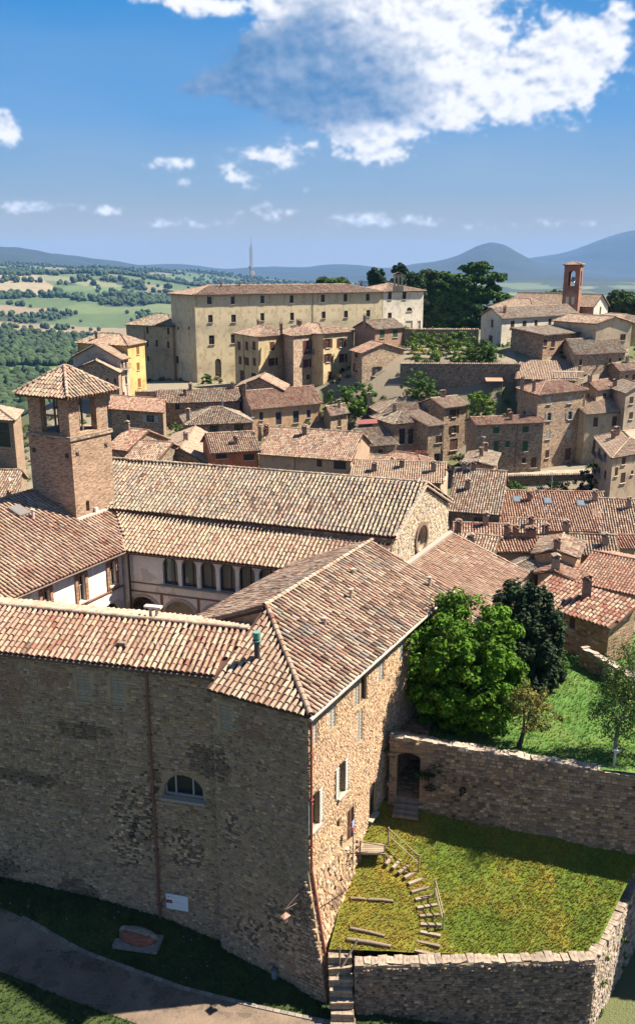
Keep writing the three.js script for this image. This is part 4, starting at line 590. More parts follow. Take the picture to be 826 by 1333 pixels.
  const planeWest = [ww(-20, 0, 13.7), ww(0, 0, 13.7), vTop, ww(3.3, 7.6, 16.74), ww(-20, 7.6, 16.74)], planeWest2 = [ww(3.3, 15, 13.7), ww(-20, 15, 13.7), ww(-20, 7.6, 16.74), ww(3.3, 7.6, 16.74)];
  const planeAisle = [ww(0, 0, 13.7), cE, V3(4.55, 15.02, -50.1), vTop];
  const roofW = part(convent, 'roof', deckGeo([planeWest, planeWest2]), deckMat, 'broad pink tile roof with a skylight beside the bell tower'), it3 = [];
  tilePlane(it3, planeWest, 0, r, true); tilePlane(it3, planeWest2, 0, r, true); capLine(it3, ww(-20, 7.6, 16.74), ww(3.3, 7.6, 16.74), 0, r); instanced(roofW, 'roof_tiles', TILE_NEAR, tileMat, it3);
  const roofN = part(convent, 'roof', deckGeo([planeAisle]), deckMat, 'pink lean-to tile roof between cloister and church'), it4 = [];
  tilePlane(it4, planeAisle, 3, r, true); instanced(roofN, 'roof_tiles', TILE_NEAR, tileMat, it4);
  part(roofN, 'valley_gutter', obox(ww(1.53, 1.63, 14.40), vTop.clone().sub(ww(0, 0, 13.7)).normalize(), EY, EX, 4.6, 0.1, 0.22), flat([0.36, 0.27, 0.22], 0.8));
  { const s = n2.clone().addScaledVector(EY, 0.4).normalize(), nn = U2.clone().cross(s).normalize(); if (nn.y < 0) nn.negate(); const c = ww(-2.8, 6.1, 13.7 + 0.4 * 6.1).addScaledVector(nn, 0.14); const f = part(roofW, 'skylight', obox(c, U2, s, nn, 0.95, 1.1, 0.14), flat([0.18, 0.14, 0.12], 0.7)); part(f, 'pane', obox(c.clone().addScaledVector(nn, 0.075), U2, s, nn, 0.8, 0.95, 0.02), flat([0.2, 0.19, 0.18], 0.1)); const p = ww(-2.6, 5.1, 15.7); part(roofW, 'vent_pipe', [bar(p, p.clone().setY(16.35), 0.09, 10), bar(p.clone().setY(16.35), p.clone().setY(16.45), 0.14, 10)], flat([0.6, 0.5, 0.42], 0.8)); }

  // outer walls: mortar core with openings, then stones
  const eastCol = [0.63, 0.415, 0.255], southCol = eastCol;
  const wE0 = uw(0.3, 0.32, 0), wE1 = uw(16.1, 0.32, 0);
  const holesE = [[0.5, 12.92, 0.62, 1.7, 'gc'], [2.15, 12.92, 0.62, 1.75, 'gc'], [4.55, 12.85, 0.5, 1.7, 'gc'], [5.25, 12.8, 0.6, 1.8, 'p'], [7.1, 12.95, 0.6, 1.7, 'gc'], [9.6, 12.95, 0.6, 1.7, 'gc'], [12.4, 12.9, 0.6, 1.7, 'gc'], [14.6, 12.9, 0.6, 1.7, 'gc'], [4.9, 10.8, 0.52, 1.55, 'gc'], [0.62, 8.95, 0.62, 1.6, 'wo'], [3.05, 9.1, 0.6, 1.55, 'wo'], [2.8, 6.92, 0.32, 0.42, 'p'], [4.05, 5.95, 0.72, 2.0, 'd'], [6.45, 6.0, 0.72, 1.9, 'a']].map(([s, y, w, h, st]) => ({ s, y, w, h, st, arch: st === 'a' ? 0.3 : 0, sill: st === 'wo', frame: st === 'p' ? [0.1, 0.07, 0.05] : undefined }));
  part(convent, 'wall', wallFace(wE0, wE1, quad(wE0, wE1, -1, 13.85), holesE, Wd, 0.24), wallMat('plaster', [0.42, 0.29, 0.18]), 'sunlit stone facade with grey shutters');
  for (const h of holesE) fillOpening(convent, wE0, U, E_, h);
  const stE = [];
  stones(stE, wE0.clone().setY(0), U, EY, E_, 15.8, 13.7, (s, y, q) => { const c = mix(eastCol, [0.82, 1.14])(s, y, q), br = sm(0.56, 0.64, fbm(s * 0.35 + 4, y * 0.3, 3)); if (br * 0.6 > q()) c.lerp(new THREE.Color().setRGB(0.6, 0.38, 0.25), 0.6); else if (q() < 0.06) c.multiplyScalar(0.6); return c; }, r, { holes: holesE.map((h) => ({ ...h, y: h.y })), row: [0.07, 0.15], len: [0.11, 0.32], out: 0.014 });
  const wA0 = uw(0.3, 0.32, 0), wA1 = uw(0.3, 5.0, 0), nF = U.clone().negate();
  const holesA = [{ s: 4.0, y: 12.55, w: 0.6, h: 1.2, st: 'cr', sill: false }];
  part(convent, 'wall', [wallFace(wA0, wA1, quad(wA0, wA1, -1.2, 13.85), holesA, U, 0.2), wallFace(uw(0.3, 5, 0), uw(4.5, 5, 0), [[0, -1], [4.2, -1], [4.2, 15.72], [0, 13.86]], [], E_, 0.2), wallFace(uw(4.5, 5, 0), uw(4.5, 9.7, 0), [[0, 8], [4.7, 8], [4.7, 13.9], [0, 15.8]], [], U, 0.2)], wallMat('plaster', [0.42, 0.29, 0.18]), 'shaded stone end wall under the hip');
  for (const h of holesA) fillOpening(convent, wA0, Wd, nF, h);
  // the dirt and repairs that show on this wall: [s, y, half width, half height, kind]
  const marks = [[0.65, 9.9, 0.75, 0.9, 'soot'], [10.2, 7.8, 2.2, 0.35, 'soot'], [6.7, 10.7, 1.3, 0.4, 'soot'], [4.3, 6.7, 1.0, 1.6, 'loose'], [4.7, 5.0, 1.1, 1.2, 'loose'], [3.3, 8.7, 0.6, 0.8, 'loose'], [1.9, 5.3, 0.9, 1.0, 'loose'], [11.8, 2.5, 1.6, 0.5, 'soot'], [7.7, 2.0, 0.9, 0.5, 'soot'], [7.8, 13.3, 0.7, 0.5, 'brick'], [10.1, 12.5, 0.75, 1.5, 'brick'], [7.3, 7.2, 0.9, 0.5, 'brick'], [14, 9, 1.4, 1, 'loose'], [16, 5, 2, 1, 'soot']];
  const marksA = [[2.6, 12.3, 0.6, 0.45, 'brick'], [3.9, 7.0, 0.4, 0.9, 'loose'], [4.3, 10.2, 0.35, 0.9, 'soot'], [1.2, 3.2, 0.9, 1.2, 'loose'], [3.2, 2.0, 0.9, 0.7, 'loose']];
  const marked = (list, dy) => (s, y, q) => {
    const c = mix(southCol, [0.7, 1.16])(s, y, q);
    for (const [ms, my, hw, hh, kind] of list) {
      const e = ((s - ms) / hw) ** 2 + ((y + dy - my) / hh) ** 2 + (fbm(s * 1.7 + ms, y * 1.7 + my, 3) - 0.5) * 2.2; if (e > 1) continue;
      if (kind === 'soot') c.multiplyScalar(0.32 + 0.25 * q()); else if (kind === 'brick') c.lerp(new THREE.Color().setRGB(0.46, 0.23, 0.14), 0.75 * q() + 0.2); else c.multiplyScalar(q() < 0.45 ? 0.4 : 1.3);
    }
    return c;
  };
  const stS = [];
  stones(stS, wA0.clone().setY(-0.4), Wd, EY, nF, 4.68, 14.1, marked(marksA, -0.4), r, { holes: holesA.map((h) => ({ ...h, y: h.y + 0.4 })), row: [0.07, 0.16], len: [0.11, 0.34], out: 0.03 });
  const sW0 = sw(-0.1, 0.16, 0), sW1 = sw(22, 0.16, 0), mN = m.clone().negate();
  const holesS = [{ s: 6.4, y: 12.9, w: 0.68, h: 1.45, st: 'cr', sill: false }, { s: 4.75, y: 12.9, w: 0.64, h: 1.45, st: 'cr', sill: false }, { s: 1.8, y: 8.5, w: 1.9, h: 1.15, st: 'arch', arch: 0.8 }];
  part(convent, 'wall', wallFace(sW0, sW1, quad(sW0, sW1, -0.8, 14.25), holesS, m, 0.3), wallMat('plaster', [0.42, 0.29, 0.18]), 'long shaded rubble stone wall');
  for (const h of holesS.slice(0, 2)) fillOpening(convent, sW0, d, mN, h);
  stones(stS, sW0.clone().setY(-0.6), d, EY, mN, 22.0, 14.75, marked(marks, -0.6), r, { holes: holesS.map((h) => ({ ...h, y: h.y + 0.6, w: h.w + 0.1 })), row: [0.07, 0.17], len: [0.11, 0.38], out: 0.035, skip: 0.05 });
  instanced(convent, 'wall_stones', STONE, stoneInstMat, stE.concat(stS));
  { // the big arched window: three lights and a pale sill
    const c = sW0.clone().addScaledVector(d, 1.8), at = (s, y, t) => c.clone().addScaledVector(d, s).addScaledVector(mN, t).setY(y), g = [];
    for (const s of [-0.9, -0.42, 0.42, 0.9]) g.push(obox(at(s, 7.93 + (Math.abs(s) < 0.5 ? 0.52 : 0.2), -0.18), d, EY, mN, 0.07, Math.abs(s) < 0.5 ? 1.04 : 0.4, 0.08));
    g.push(obox(at(0, 7.97, -0.18), d, EY, mN, 1.86, 0.07, 0.08));
    const arc = []; for (let i = 0; i <= 12; i++) { const t = Math.PI * i / 12; arc.push(at(Math.cos(t) * 0.92, 8.27 + Math.sin(t) * 0.77, -0.18)); } for (let i = 0; i < 12; i++) g.push(bar(arc[i], arc[i + 1], 0.04, 6));
    const win = part(convent, 'window', g, flat([0.34, 0.33, 0.32], 0.7), 'wide arched window of three lights');
    part(win, 'pane', obox(at(0, 8.5, -0.24), d, EY, mN, 1.9, 1.14, 0.02), glassDark);
    part(win, 'sill', obox(at(0, 7.85, 0.08), d, EY, mN, 2.15, 0.12, 0.34), flat([0.34, 0.30, 0.25], 0.9));
  }
  { const p = sW0.clone().addScaledVector(d, 3.25).addScaledVector(mN, 0.14); part(convent, 'downpipe', [bar(p.clone().setY(0.8), p.clone().setY(14.2), 0.065, 8), ...[2, 5, 8, 11].map((y) => obox(p.clone().setY(y), d, EY, mN, 0.2, 0.06, 0.2))], flat([0.20, 0.085, 0.06], 0.6)); }
  { const p = uw(0.3, 0.32, 0).addScaledVector(E_, 0.12).addScaledVector(U, 0.12), f = uw(0.55, -0.72, 0.35); part(convent, 'downpipe', [bar(p.clone().setY(6.4), p.clone().setY(13.7), 0.06, 8), bar(p.clone().setY(6.42), f, 0.06, 8), ...[7.5, 9.8, 12].map((y) => obox(p.clone().setY(y), U, EY, E_, 0.16, 0.05, 0.16))], flat([0.30, 0.085, 0.055], 0.55), 'red painted corner downpipe'); }
  part(roofE, 'gutter', bar(uw(-0.1, -0.05, 13.8), uw(16.2, -0.05, 13.8), 0.085, 8), flat([0.48, 0.40, 0.32], 0.6));
  part(roofS, 'gutter', bar(sw(22, -0.05, 14.16), sw(-0.05, -0.05, 14.16), 0.07, 8), flat([0.12, 0.075, 0.055], 0.6));
  // battered foot of the corner
  const TA = uw(0.26, 0.28, 6.4), TB = uw(5.2, 0.30, 5.2), BA = uw(0.15, -0.75, -0.3), BB = uw(5.2, -0.28, 1.5), FA = uw(0.18, 0.9, -0.3), TF = uw(0.24, 0.9, 5.6);
  const bq = (a, b, c, e) => [polyGeo([a, b, c], b.clone().sub(a).normalize(), EY), polyGeo([a, c, e], b.clone().sub(a).normalize(), EY)];
  part(convent, 'battered_base', [...bq(BA, BB, TB, TA), ...bq(FA, BA, TA, TF), ...bq(uw(0.3, 0.9, -0.3), FA, TF, uw(0.3, 0.9, 5.7))], wallMat('plaster', [0.42, 0.29, 0.18]), 'sloping stone foot of the corner');
  const bY = TA.clone().sub(BA).normalize(), bX = U.clone(), bN = bX.clone().cross(bY).normalize(); if (bN.x < 0) bN.negate();
  const stB = []; stones(stB, BA.clone().addScaledVector(bN, -0.01).addScaledVector(bX, 0.12), bX, bY, bN, 4.8, 6.7, (s, y, q) => { const c = mix(eastCol, [0.6, 1.15])(s, y, q); if (fbm(s + 3, y * 0.8, 3) > 0.6 && q() < 0.5) c.multiplyScalar(0.55); return c; }, r, { row: [0.12, 0.2], len: [0.18, 0.45], top: (s) => 6.6 - 0.22 * s });
  const fX = FA.clone().sub(BA).setY(0).normalize(), fN = nF.clone(); stones(stB, BA.clone().addScaledVector(fN, 0.02), fX, EY, fN, 1.6, 6.2, (s, y, q) => mix(eastCol, [0.6, 1.15])(s, y, q), r, { row: [0.12, 0.2], len: [0.18, 0.4], bottom: (s) => 0, top: (s) => (s < 1.03 ? 6.7 * s / 1.03 : lerp(6.7, 5.9, (s - 1.03) / 0.62)) });
  instanced(convent, 'base_stones', STONE, stoneInstMat, stB);

  // cloister walls
  const nn = V3(0.312, 0, -0.95), k0 = c0.clone().addScaledVector(nn, 0.35), k1 = k0.clone().addScaledVector(V2, -16), al = V2.clone().negate(), kn = nn.clone().negate();
  const lower = [0, 1, 2, 3, 4, 5].map((i) => ({ s: 0.95 + i * 2.62, y: 8.75, w: 2.2, h: 3.6, arch: true })), upper = [0, 1, 2, 3, 4, 5].map((i) => ({ s: 2.98 + i * 1.32, y: 12.5, w: 1.06, h: 1.9, arch: true }));
  const white = [0.84, 0.77, 0.70];
  part(convent, 'cloister_wall', wallFace(k0, k1, [[-0.6, 6.2], [16, 6.2], [16, 13.75], [-0.6, 13.75]], [...lower, ...upper], nn, 0.4), wallMat('plaster', white), 'white cloister wall with glazed loggia above arches');
  const back = k0.clone().addScaledVector(nn, 2.6), back1 = k1.clone().addScaledVector(nn, 2.6);
  part(convent, 'arcade_back_wall', [wallFace(back, back1, quad(back, back1, 6.2, 14.2), [], nn, 0.1), obox(k0.clone().add(back1).multiplyScalar(0.5).setY(11.25), al, EY, nn, 16, 0.2, 2.2), obox(k0.clone().add(back1).multiplyScalar(0.5).setY(6.25), al, EY, nn, 16, 0.2, 3)], wallMat('plaster', white));
  const trim = flat([0.30, 0.13, 0.085], 0.9), cream = wallMat('plaster', [0.74, 0.64, 0.54]);
  for (const h of lower) { const ring = []; for (let i = 0; i < 14; i++) { const a0 = Math.PI * i / 14, a1 = Math.PI * (i + 1) / 14, P = (a, R) => k0.clone().addScaledVector(al, h.s + Math.cos(a) * R).addScaledVector(kn, 0.045).setY(h.y + h.h / 2 - h.w / 2 + Math.sin(a) * R); ring.push(obox(P((a0 + a1) / 2, 1.19), P(a1, 1).sub(P(a0, 1)).normalize(), P((a0 + a1) / 2, 1).sub(P((a0 + a1) / 2, 0)).normalize(), kn, 0.29, 0.17, 0.09)); } part(convent, 'arch_moulding', ring, cream); part(convent, 'column', [bar(k0.clone().addScaledVector(al, h.s + 1.31).addScaledVector(kn, 0.02).setY(6.3), k0.clone().addScaledVector(al, h.s + 1.31).addScaledVector(kn, 0.02).setY(9.4), 0.16, 12), obox(k0.clone().addScaledVector(al, h.s + 1.31).addScaledVector(kn, 0.03).setY(9.5), al, EY, kn, 0.5, 0.2, 0.4)], flat([0.4, 0.3, 0.23], 0.85)); part(convent, 'pilaster_strip', obox(k0.clone().addScaledVector(al, h.s + 1.31).addScaledVector(kn, 0.02).setY(10.2), al, EY, kn, 0.16, 1.3, 0.06), trim); }
  part(convent, 'string_course', [obox(k0.clone().addScaledVector(al, 8).addScaledVector(kn, 0.03).setY(10.9), al, EY, kn, 16, 0.09, 0.1), obox(k0.clone().addScaledVector(al, 8).addScaledVector(kn, 0.03).setY(11.5), al, EY, kn, 16, 0.07, 0.1)], trim);
  for (const h of upper) {
    const P = (s, y, t) => k0.clone().addScaledVector(al, h.s + s).addScaledVector(nn, t).setY(y);
    const w = part(convent, 'loggia_window', [obox(P(-0.5, 12.3, 0.24), al, EY, nn, 0.06, 1.4, 0.08), obox(P(0.5, 12.3, 0.24), al, EY, nn, 0.06, 1.4, 0.08), obox(P(0, 11.6, 0.24), al, EY, nn, 1.06, 0.14, 0.1), obox(P(0.16, 12.5, 0.24), al, EY, nn, 0.05, 1.8, 0.06)], flat([0.05, 0.045, 0.04], 0.5));
    part(w, 'pane', obox(P(0, 12.5, 0.28), al, EY, nn, 1.05, 1.88, 0.015), new THREE.MeshPhysicalMaterial({ color: rgb([0.55, 0.62, 0.6]), roughness: 0.06, transmission: 0.85, thickness: 0 }));
    part(w, 'blind', obox(P(-0.05, 12.55, 0.5), al, EY, nn, 0.95, 1.7, 0.02), flat([0.55, 0.56, 0.46], 0.9));  // pale blind, widened and tinted to stand in for reflections in the glass
  }
  part(convent, 'loggia_sill', obox(k0.clone().addScaledVector(al, 6.3).addScaledVector(kn, 0.05).setY(11.52), al, EY, kn, 8.2, 0.1, 0.24), flat([0.3, 0.27, 0.24], 0.85));
  // west cloister wall, sunlit
  const wn = n2.clone().negate(), q0 = c0.clone().addScaledVector(n2, 0.35), q1 = q0.clone().addScaledVector(U2, -19), bk = U2.clone().negate();
  const holesW = [{ s: 0.95, y: 12.4, w: 0.6, h: 1.55, st: 'p' }, { s: 3.75, y: 12.3, w: 0.6, h: 1.65, st: 'p' }, { s: 6.65, y: 12.3, w: 0.6, h: 1.65, st: 'p' }, { s: 9.6, y: 12.3, w: 0.6, h: 1.65, st: 'p' }];
  const lowW = [0, 1, 2, 3, 4].map((i) => ({ s: 1.35 + i * 2.6, y: 8.75, w: 2.1, h: 3.4, arch: true }));
  part(convent, 'cloister_wall', wallFace(q0, q1, quad(q0, q1, 6.2, 13.65), [...holesW, ...lowW], n2, 0.3), wallMat('plaster', [0.86, 0.81, 0.76]), 'sunlit white cloister wall with brick framed windows');
  part(convent, 'arcade_back_wall', wallFace(q0.clone().addScaledVector(n2, 2.4), q1.clone().addScaledVector(n2, 2.4), quad(q0, q1, 6.2, 13), [], n2, 0.1), wallMat('plaster', white));
  const brickTrim = wallMat('brick', [0.44, 0.24, 0.15]);
  for (const h of holesW) { const P = (s, y) => q0.clone().addScaledVector(bk, h.s + s).addScaledVector(wn, 0.03).setY(h.y + y); const w = fillOpening(convent, q0, bk, wn, { ...h, frame: [0.5, 0.45, 0.4] }); part(w, 'surround', [obox(P(-0.42, 0), bk, EY, wn, 0.22, h.h + 0.36, 0.1), obox(P(0.42, 0), bk, EY, wn, 0.22, h.h + 0.36, 0.1), obox(P(0, h.h / 2 + 0.1), bk, EY, wn, 0.62, 0.18, 0.1), obox(P(0, -h.h / 2 - 0.14), bk, EY, wn, 1.1, 0.1, 0.16)], brickTrim); }
  part(convent, 'string_course', [obox(q0.clone().addScaledVector(bk, 9).addScaledVector(wn, 0.03).setY(11.3), bk, EY, wn, 18, 0.09, 0.1)], trim);
  part(convent, 'downpipe', bar(c0.clone().addScaledVector(nn, 0.1).addScaledVector(wn, 0.05).addScaledVector(al, 0.1).setY(6.3), c0.clone().addScaledVector(nn, 0.1).addScaledVector(wn, 0.05).addScaledVector(al, 0.1).setY(13.6), 0.07, 8), flat([0.035, 0.03, 0.028], 0.6));
  part(roofW, 'gutter', bar(ww(-19, -0.04, 13.58), ww(0, -0.04, 13.58), 0.07, 8), flat([0.12, 0.075, 0.055], 0.6));
  part(roofN, 'gutter', bar(ww(0, -0.02, 13.56), cE.clone().setY(13.56), 0.07, 8), flat([0.12, 0.06, 0.045], 0.6));
  // inner walls of the south and east wings, cloister floor
  part(convent, 'wall', [wallFace(uw(4.6, 9.65, 0), uw(16.1, 9.65, 0), quad(uw(4.6, 9.65, 0), uw(16.1, 9.65, 0), 5, 13.9), [], E_, 0.1), wallFace(sw(-1, 4.95, 0), sw(22, 4.95, 0), quad(sw(-1, 4.95, 0), sw(22, 4.95, 0), 5, 14.5), [], m, 0.1), wallFace(uw(16.1, 0.32, 0), uw(16.1, 9.65, 0), [[0, 0], [9.33, 0], [9.33, 13.9], [4.68, 15.9], [0, 13.9]], [], U, 0.1), wallFace(sw(22, 0.16, 0), sw(22, 4.95, 0), [[0, -1], [4.79, -1], [4.79, 14.5], [2.5, 15.2], [0, 14.25]], [], d, 0.1), wallFace(q1, ww(-19, 14.6, 0), [[0, 0], [14.3, 0], [14.3, 13.7], [7.2, 16.6], [0, 13.6]], [], U2, 0.1), wallFace(ww(-19, 14.6, 0), ww(3.2, 14.6, 0), quad(ww(-19, 14.6, 0), ww(3.2, 14.6, 0), 0, 13.7), [], n2, 0.1)], wallMat('stone', [0.5, 0.36, 0.24]));
  structure('cloister_court', sheet(0, 1, 0, 1, 4, 4, () => 6.2, bil([[-19, -44.5], [-5.2, -41.0], [-0.6, -49], [-12.4, -52.8]])), roadM);
}
// ------------------------------------------------------------------ the church behind the cloister
{
  const r = rng(7), church = thing('church', 'plain stone church with a long lichen-grey tile roof and a round window in its gable', 'church', [4.6, 8, -50.4]);
  const E0 = V3(-16.9, 15.4, -57.85), E1 = V3(4.75, 15.4, -50.2), R0 = V3(-17.4, 17.65, -63.0), R1 = V3(7.1, 17.65, -54.75), B0 = V3(-18, 15.3, -68), B1 = V3(9.5, 15.3, -59.1);
  const roof = part(church, 'roof', deckGeo([[E0, E1, R1, R0], [B1, B0, R0, R1]]), deckDark), items = [], caps = [];
  tilePlane(items, [E0, E1, R1, R0], 6, r, true); tilePlane(items, [B1, B0, R0, R1], 6, r, true);
  capLine(items, R0, R1, 6, r, 1.25, caps); capLine(items, E1, R1, 6, r, 1.0, caps); capLine(items, B1, R1, 6, r, 1.0, caps);
  instanced(roof, 'roof_tiles', TILE_NEAR, tileMat, items); singles(roof, 'ridge_tile', TILE_NEAR, caps);
  const g0 = V3(4.55, 0, -50.3), g1 = V3(9.25, 0, -59.0), e = g1.clone().sub(g0).normalize(), n = V3(-e.z, 0, e.x), L = g0.distanceTo(g1);
  const rose = { s: 4.75, y: 14.0, w: 1.75, h: 1.75, round: true };
  const wall = part(church, 'gable_wall', wallFace(g0, g1, [[0, 4], [L, 4], [L, 15.15], [L / 2, 17.45], [0, 15.25]], [rose], n.clone().negate(), 0.45), wallMat('plaster', [0.50, 0.40, 0.29]));
  const st = []; stones(st, g0.clone().setY(11.5), e, EY, n, L, 6.2, (s, y, q) => mix([0.60, 0.475, 0.345], [0.82, 1.12])(s, y, q), r, { row: [0.11, 0.2], len: [0.17, 0.42], out: 0.03, top: (s) => 3.6 + 2.25 * (1 - Math.abs(s / L * 2 - 1)), holes: [{ s: 4.75, y: 2.5, w: 2.1, h: 2.1 }] });
  instanced(church, 'wall_stones', STONE, stoneInstMat, st);
  const c = g0.clone().addScaledVector(e, 4.75).setY(14.0), ring = [];
  for (let i = 0; i < 24; i++) { const a = i / 24 * 2 * Math.PI, rad = e.clone().multiplyScalar(Math.cos(a)).addScaledVector(EY, Math.sin(a)), tan = e.clone().multiplyScalar(-Math.sin(a)).addScaledVector(EY, Math.cos(a)); ring.push(obox(c.clone().addScaledVector(rad, 1.0).addScaledVector(n, 0.03), tan, rad, n, 0.27, 0.24, 0.2)); }
  const win = part(church, 'round_window', ring, wallMat('brick', [0.36, 0.24, 0.17]));
  const disc = new THREE.CylinderGeometry(0.9, 0.9, 0.03, 28); disc.rotateX(Math.PI / 2); disc.applyMatrix4(frameM(c.clone().addScaledVector(n, -0.4), e, EY, n)); part(win, 'pane', disc, glassDark);
  const inner = []; for (let i = 0; i < 24; i++) { const a = i / 24 * 2 * Math.PI, rad = e.clone().multiplyScalar(Math.cos(a)).addScaledVector(EY, Math.sin(a)), tan = e.clone().multiplyScalar(-Math.sin(a)).addScaledVector(EY, Math.cos(a)); inner.push(obox(c.clone().addScaledVector(rad, 0.72).addScaledVector(n, -0.3), tan, rad, n, 0.2, 0.3, 0.1)); } part(win, 'inner_ring', inner, flat([0.33, 0.27, 0.21], 0.9));
  const s0 = V3(-16.6, 0, -57.6).addScaledVector(n, -0.0), s1 = g0; const se = s1.clone().sub(s0).normalize(), sn = V3(-se.z, 0, se.x);
  part(church, 'side_wall', [wallFace(s0.clone().addScaledVector(sn, -0.3), s1.clone().addScaledVector(sn, -0.02), quad(s0, s1, 8, 15.3), [], sn, 0.1), wallFace(V3(-17.6, 0, -67.6), g1, quad(V3(-17.6, 0, -67.6), g1, 4, 15.2), [], sn, 0.1), wallFace(s0, V3(-17.6, 0, -67.6), quad(s0, V3(-17.6, 0, -67.6), 4, 15.3), [], se, 0.1)], wallMat('stone', [0.36, 0.27, 0.2]));
  part(roof, 'verge_boards', [bar(V3(9.5, 15.17, -59.1), V3(7.1, 17.5, -54.75), 0.08, 6), bar(V3(4.75, 15.25, -50.2), V3(7.1, 17.5, -54.75), 0.08, 6)], flat([0.4, 0.31, 0.24], 0.9));
}
// ------------------------------------------------------------------ the bell tower
{
  const r = rng(15), T = V3(-15.77, 0, -54.47), u = V3(0.4817, 0, -0.8763), w = V3(-0.8763, 0, -0.4817), S = 3.75;
  const tw = thing('bell_tower', 'square brick bell tower with open belfry and a pyramid tile roof', 'bell tower', [T.x, 10, T.z]);
  const at = (a, b, y) => V3(T.x + u.x * a + w.x * b, y, T.z + u.z * a + w.z * b), P = [at(0, 0, 0), at(S, 0, 0), at(S, S, 0), at(0, S, 0)];
  const shaft = [], bel = [], cen = at(S / 2, S / 2, 0);
  for (let i = 0; i < 4; i++) { const a = P[i], b = P[(i + 1) % 4], e = b.clone().sub(a).normalize(), n = V3(-e.z, 0, e.x); if (n.dot(cen.clone().sub(a)) > 0) n.negate(); shaft.push(wallFace(a, b, quad(a, b, 9, 20.5), i === 0 ? [{ s: 1.1, y: 15.95, w: 0.32, h: 0.75, arch: true }] : [], n.clone().negate(), 0.35, i * 3.3, 0)); const ai = a.clone().addScaledVector(n, -0.1), bi = b.clone().addScaledVector(n, -0.1); const a2 = ai.clone().addScaledVector(e, 0.1), b2 = bi.clone().addScaledVector(e, -0.1), len = a2.distanceTo(b2); bel.push(wallFace(a2, b2, [[0, 20.75], [len, 20.75], [len, 23.62], [0, 23.62]], [{ s: len * (i === 3 ? 0.53 : 0.48), y: 22.15, w: 1.6, h: 2.6 }], n.clone().negate(), 0.5, i * 2.7, 1)); }
  const bm = wallMat('brick', [0.42, 0.285, 0.19]);
  part(tw, 'shaft', shaft, bm); part(tw, 'belfry', bel, bm);
  part(tw, 'ledge', [obox(at(S / 2, S / 2, 20.62), u, EY, w, S + 0.2, 0.26, S + 0.2)], wallMat('stone', [0.42, 0.33, 0.25]));
  part(tw, 'belfry_floor', obox(at(S / 2, S / 2, 20.79), u, EY, w, S - 0.9, 0.06, S - 0.9), wood([0.2, 0.15, 0.11]));
  const fr = wood([0.16, 0.13, 0.11]), beams = []; for (const k of [1.0, 2.75]) beams.push(obox(at(k, S / 2, 22.1), EY, u, w, 2.6, 0.12, 0.12), obox(at(k, S / 2, 23.0), u, EY, w, 0.12, 0.14, 2.6)); beams.push(obox(at(S / 2, S / 2, 22.4), u, EY, w, 2.6, 0.14, 0.14), obox(at(S / 2, 0.7, 22.1), EY, u, w, 2.6, 0.1, 0.1), obox(at(0.7, 1.9, 22.1), EY, u, w, 2.6, 0.1, 0.1), obox(at(0.7, S / 2, 21.9), u, EY, w, 0.1, 0.1, 1.6));
  part(tw, 'bell_frame', beams, fr);
  const bell = new THREE.LatheGeometry([[0.05, 0.75], [0.2, 0.72], [0.27, 0.55], [0.3, 0.3], [0.38, 0.1], [0.46, 0]].map((q) => new THREE.Vector2(...q)), 20); bell.translate(at(1.9, 1.6, 0).x, 21.55, at(1.9, 1.6, 0).z); part(tw, 'bell', bell, new THREE.MeshStandardMaterial({ color: rgb([0.16, 0.13, 0.08]), metalness: 0.7, roughness: 0.5 }));
  const R = roofPlanes('hip', P[0], P[1].clone().sub(P[0]), P[3].clone().sub(P[0]), 23.62, 0.72, 0.42); makeRoof(tw, R, 3, r, true);
  for (const [a, b, y] of [[0.5, -0.03, 19.6], [3.2, -0.03, 19.7]]) { const c = at(a, b, y); part(tw, 'tie_plate', [obox(c, V3(u.x * 0.7, 0.7, u.z * 0.7).normalize(), V3(-u.x * 0.7, 0.7, -u.z * 0.7).normalize(), w, 0.34, 0.06, 0.05), obox(c, V3(-u.x * 0.7, 0.7, -u.z * 0.7).normalize(), V3(u.x * 0.7, 0.7, u.z * 0.7).normalize(), w, 0.34, 0.06, 0.052)], flat([0.04, 0.03, 0.025], 0.7)); }
  for (const [a, b, y] of [[-0.03, 0.4, 19.5], [-0.03, 3.3, 19.6]]) part(tw, 'tie_plate', obox(at(a, b, y), w, EY, u, 0.26, 0.3, 0.06), flat([0.04, 0.03, 0.025], 0.7));
  part(tw, 'alarm_box', obox(at(1.75, -0.1, 15.55), u, EY, w, 0.24, 0.3, 0.16), flat([0.7, 0.68, 0.62], 0.5));
  part(tw, 'flashing', [obox(at(1.9, -0.12, 15.3), u, EY, w, 3.9, 0.16, 0.2)], flat([0.62, 0.52, 0.44], 0.8));
}
